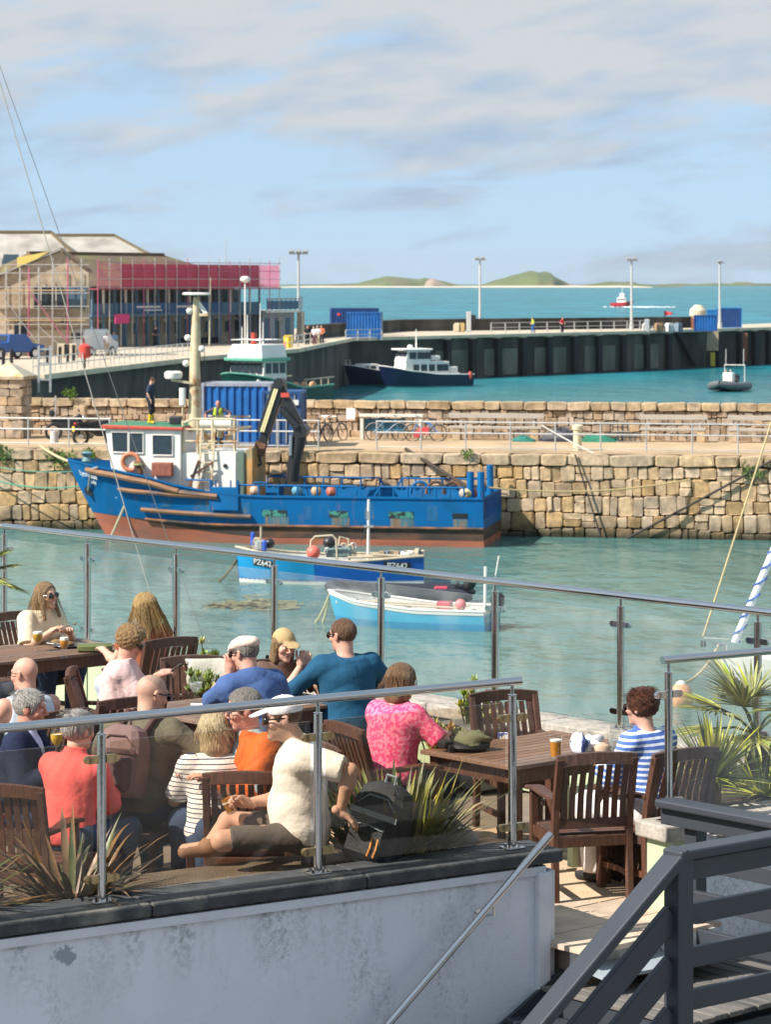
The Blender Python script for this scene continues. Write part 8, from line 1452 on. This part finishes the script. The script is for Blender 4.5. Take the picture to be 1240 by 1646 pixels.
# 12 man in white t-shirt on the planter
p12, i12 = person('man in white t-shirt and cap sitting on the planter holding a beer', (-.50, 17.04), (-.93, -.08), seat=.56, sc=1.07, lean=1, headfwd=.06, head=(2, -6, 0), hands=((-.22, -.20, .80), (.10, .30, .80)), elbows=((-.4, -1, 0), (.3, -.6, -1)), shirt=dict(m=cloth('white', (.84, .80, .75)), sl=.42, loose=.022, fold=.009, hem=.1), legs=dict(m=cloth('taupe_shorts', (.12, .105, .098)), len=.44, name='shorts', e=-.004), kneepos=((-.15, .45, .64), (.2, .40, .68)), anklepos=((.14, .16, .60), (.04, .50, .60)), shoes=dict(m=mat('sandal_tan', (.26, .14, .075), .7)), hair=dict(kind='short', c='brown', o=.008), hat=dict(kind='base', m=cloth('cap_white', (.70, .66, .64))), glasses='sun', skin=(.60, .36, .26), stubble=(.32, .24, .2), curlR=[58, 56, 52, 48, 40], bulk=1.0, group='people seated on the terrace', hand_dir=[((.3, -.6, -.4), (0, 0, 1)), ((-.15, .9, .25), (.75, .1, .5))])
hw = Vector(p12.matrix_basis @ Vector(i12['wr'][1])); gl = pint('straight glass of beer held by the man in the white t-shirt', hw + Vector((-.085, -.03, -.055)), .16, .04, M_BEER, .42); gl.rotation_euler = (R(0), R(-24), 0)
# 13 flat cap
seated('man in flat cap and blue shirt leaning his chin on a hand', (-.92, 21.08), (-.58, .81), None, lean=17, head=(16, -10, 0), hands=((-.09, .27, 1.03), (.2, .40, .82)), elbows=((-.5, .3, -1), (.8, -.2, -.6)), sc=1.05, shirt=dict(m=cloth('blue_shirt', (.07, .125, .29)), sl=.55, loose=.03, fold=.013, collar=.025), hat=dict(kind='flat', m=cloth('cap_cream', (.68, .56, .46))), hair=dict(kind='short', c='grey', o=.007), glasses='sun', skin=(.58, .32, .23), bulk=1.22, hand_dir=[((.25, .3, 1), (0, -1, .3)), ((0, 1, -.1), (0, 0, 1))])
def stool(label, x, y, face):
    t = thing('teak_stool', label, 'stool', (x, y, 0), math.atan2(-face[0], face[1]), 'backless teak stools')
    for i in range(6): B().box((0, -.18 + i*.072, .43), (.46, .062, .022)).build('seat_slat', M_TEAK, t, bevel=.004)
    for sx in (-1, 1):
        for sy in (-1, 1): B().box((sx*.19, sy*.16, .21), (.05, .05, .42)).build('leg', M_TEAK, t)
        B().box((sx*.19, 0, .38), (.03, .3, .06)).build('rail', M_TEAK, t)
stool('backless teak stool under the man in the flat cap', -.92, 21.08, (-.58, .81)); stool('backless teak stool under the man in teal', -.28, 21.95, (-.38, .92)); stool('backless teak stool under the striped blond woman', -1.07, 18.08, (-.22, .97)); stool('backless teak stool under the woman in coral', -1.98, 17.85, (.45, .89)); stool('backless teak stool under the man with the brown rucksack', -1.6, 18.5, (.42, .91)); stool('backless teak stool under the man in charcoal', -2.93, 20.95, (-.2, .97))
# 14 beige cap
seated('woman in beige baseball cap with clasped hands and brown top', (-.86, 22.45), (.32, -.95), 'teak armchair of the woman in the beige cap', lean=19, head=(10, -12, 0), hands=((-.17, .30, .99), (-.11, .31, 1.0)), elbows=((-.6, .3, -1), (.5, .2, -1)), shirt=dict(m=cloth('brown_top', (.14, .085, .065)), sl=.35), hat=dict(kind='base', m=cloth('cap_beige', (.46, .33, .17))), hair=dict(kind='bob', c='straw', o=.006, low=-.12), female=True, skin=(.62, .38, .28), curlL=55, curlR=55, hand_dir=[((.45, .2, .9), (0, 1, 0)), ((-.35, .2, .9), (0, 1, 0))])
# 15 teal
seated('broad man in teal blue sweatshirt and sunglasses with his back turned', (-.28, 21.95), (-.38, .92), None, lean=9, head=(26, -3, 0), shirt=dict(m=cloth('teal', (.018, .085, .16), var=.05), sl=.98, loose=.024, fold=.008), hair=dict(kind='short', c='brown', o=.009), glasses='sun', skin=(.58, .32, .23), bulk=1.3, hands=((-.28, .36, .78), (.25, .36, .78)), elbows=((-1, -.3, -.6), (1, -.3, -.6)), sc=1.06)
# 16 pink tee
seated('woman with brown bob and bright pink t-shirt resting her arm on the table', (.03, 19.92), (.66, .75), 'tall-backed teak armchair of the woman in the pink t-shirt', cc=(.0, 19.66), cf=(.87, .5), lean=9, head=(-14, -8, 0), shirt=dict(m=cloth('hot_pink', (.72, .075, .20), col2=(.80, .22, .32), c2=(.47, .53), c2s=40), sl=.45, loose=.02, fold=.007), hair=dict(kind='bob', c='bobbrown', o=.02, low=-.115, amp=.003, wisps=60), female=True, bulk=1.2, hands=((-.1, .36, .75), (.20, .36, .80)), elbows=((-.6, -.3, -1), (.9, -.1, -.7)), legs=dict(m=cloth('navy_skirt', (.02, .03, .06))), skin=(.60, .34, .25))
# 17 blue stripes
seated('woman with tousled auburn hair in blue and white striped top', (1.76, 18.72), (-.66, .75), 'dark teak armchair of the woman in blue stripes', cf=(-.55, .83), lean=8, head=(14, -4, 0), shirt=dict(m=striped('blue_white', (.09, .18, .52), (.74, .76, .80), .038, .42), sl=.8, loose=.012), hair=dict(kind='curly', c='red', o=.022, amp=.005, wisps=90), glasses='sun', female=True, bulk=1.05, legs=dict(m=cloth('white_trouser', (.74, .70, .68)), e=.035), hands=((-.15, .38, .8), (.1, .36, .78)), skin=(.58, .33, .24))
jk = chair(-1.48, 22.7, (.2, -.98), 'teak armchair with a pale jacket draped over it'); dj = B().loft([[Vector((x + .012*math.sin(9*t_ + x*20), y + .015*math.sin(14*x + 5*t_), z)) for x in [-.17 + .34*k/10 for k in range(11)]] for t_, (y, z) in enumerate(((-.03, .42), (-.045, .55), (-.04, .7), (-.035, .85), (-.01, .945), (.03, .93), (.05, .8), (.06, .66)))], False, False, False).build('draped_jacket', cloth('jacket_beige', (.58, .55, .46)), None, True, 80); sm = dj.modifiers.new('s', 'SOLIDIFY'); sm.thickness = .014; dj.location = (-1.43, 23.02, .0); dj.rotation_euler.z = R(190); tag(dj, 'pale beige jacket draped over a teak armchair back', 'jacket')
# ------------------------------------------------------------------ small figures of the harbour
lo_ = dict(h=.022, fine=.013, stand=True, group='people around the harbour')
wq = wl_(hx(248), -.2, 4.2)
person('man in navy t-shirt and yellow boots standing on the wheelhouse roof', (wq.x, wq.y), (.95, -.3), z=SEA + 4.2 + .0, head=(0, -35, 0), lean=6, shirt=dict(m=cloth('navy_tee', (.035, .05, .09)), sl=.42, h=.02), legs=dict(m=DARKT, len=.70), shoes=dict(m=mat('boot_yellow', (.75, .5, .02), .4), up=.7), hair=dict(kind='short', c='red', o=.01), hands=((-.24, .08, .86), (.24, .12, .88)), **lo_)
hq = at_q(351, 1.25, QT)
person('man in yellow hi-vis vest leaning on the quay railing before the container', (hq.x, hq.y), (-.05, -1), z=QT, head=(0, -8, 0), lean=10, shirt=dict(m=cloth('dusk_shirt', (.10, .08, .11)), sl=.7, h=.02), jacket=dict(m=cloth('hivis', (.45, .62, .05)), sl=0, open=.05, h=.02), legs=dict(m=DARKT), hands=((-.42, .32, 1.1), (.42, .32, 1.1)), elbows=((-1, -.4, 0), (1, -.4, 0)), skin=(.55, .25, .18), buzz=(.4, .25, .18, .4), sc=1.08, **lo_)
def far_person(label, x, y, zf, face, top, bottom, hairc='brown', leg=.95, **k):
    p = at_z(x, y, zf); person(label, (p.x, p.y), face, z=zf, h=.035, fine=.02, stand=True, group='people around the harbour', shirt=dict(m=top, sl=.42, h=.03), legs=dict(m=bottom, len=leg), hair=dict(kind='short', c=hairc), **k)
cw = lambda n, c: cloth(n, c)
far_person('person in yellow hi-vis walking along the far pier', 858, 536, PT, (-1, -.2), MATS['cloth_hivis'], cw('far_blue', (.05, .14, .4)), feet=((-.1, .2, .09), (.1, -.2, .09))); far_person('person in red jacket standing on the far pier', 904, 536, PT, (.5, -.8), cw('far_red', (.5, .04, .05)), DARKT)
far_person('person in dark top beside the kiosk end of the far quay', 494, 556, PT, (.3, -.9), DARKT, DARKT, 'brown'); far_person('person in white shirt walking past the blue containers', 506, 557, PT, (-.6, -.7), cw('far_white', (.72, .72, .74)), cw('far_plum', (.16, .08, .1)), 'grey'); far_person('second walker in pale shirt beside the orange top', 512, 556, PT, (-.6, -.7), cw('far_pale', (.6, .64, .7)), BEIGE, 'white'); far_person('person in orange top near the containers', 518, 555, PT, (-.4, -.9), cw('far_orange', (.75, .2, .1)), DARKT)
far_person('person in white top with green cap beside the white van', 171, 572, PT, (.4, -.8), MATS['cloth_far_white'], cw('far_sand', (.5, .4, .3)), 'grey'); far_person('person in pale blue top by the verandah railing', 184, 570, PT, (-.3, -.9), cw('far_sky', (.3, .42, .6)), BEIGE, 'brown'); far_person('dark-clothed person under the verandah', 248, 558, PT, (.7, -.6), DARKT, DARKT, 'brown')
rp0 = Vector(rb.matrix_basis @ Vector((1.6, 0, .15))); person('crew member in white standing at the inflatable boat console', (rp0.x, rp0.y), (-.3, -.95), z=rp0.z, h=.035, fine=.02, stand=True, group='people around the harbour', shirt=dict(m=MATS['cloth_far_white'], sl=.9, h=.03), legs=dict(m=DARKT), hair=dict(kind='short', c='white')); rp1 = Vector(rb.matrix_basis @ Vector((2.2, .55, .15))); person('crew member in red standing behind the inflatable boat console', (rp1.x, rp1.y), (-.3, -.95), z=rp1.z, h=.035, fine=.02, stand=True, group='people around the harbour', shirt=dict(m=MATS['cloth_far_red'], sl=.9, h=.03), legs=dict(m=DARKT), hair=dict(kind='short', c='brown'))

# ------------------------------------------------------------------ thin sea air
hz_ = B().box((0, 7600, (SEA - 1 + 130)/2), (17000, 15400, 130 - SEA + 1)).build('haze', None); tag(hz_, 'thin pale sea haze', kind='stuff')
hm_ = bpy.data.materials.new('sea_haze'); hm_.use_nodes = True; hm_.node_tree.nodes.clear(); ho = hm_.node_tree.nodes.new('ShaderNodeOutputMaterial'); hv = hm_.node_tree.nodes.new('ShaderNodeVolumePrincipled'); hv.inputs['Density'].default_value = 4e-5; hv.inputs['Color'].default_value = (.9, .95, 1, 1); hv.inputs['Anisotropy'].default_value = .3; hm_.node_tree.links.new(hv.outputs[0], ho.inputs['Volume']); hz_.data.materials.append(hm_)
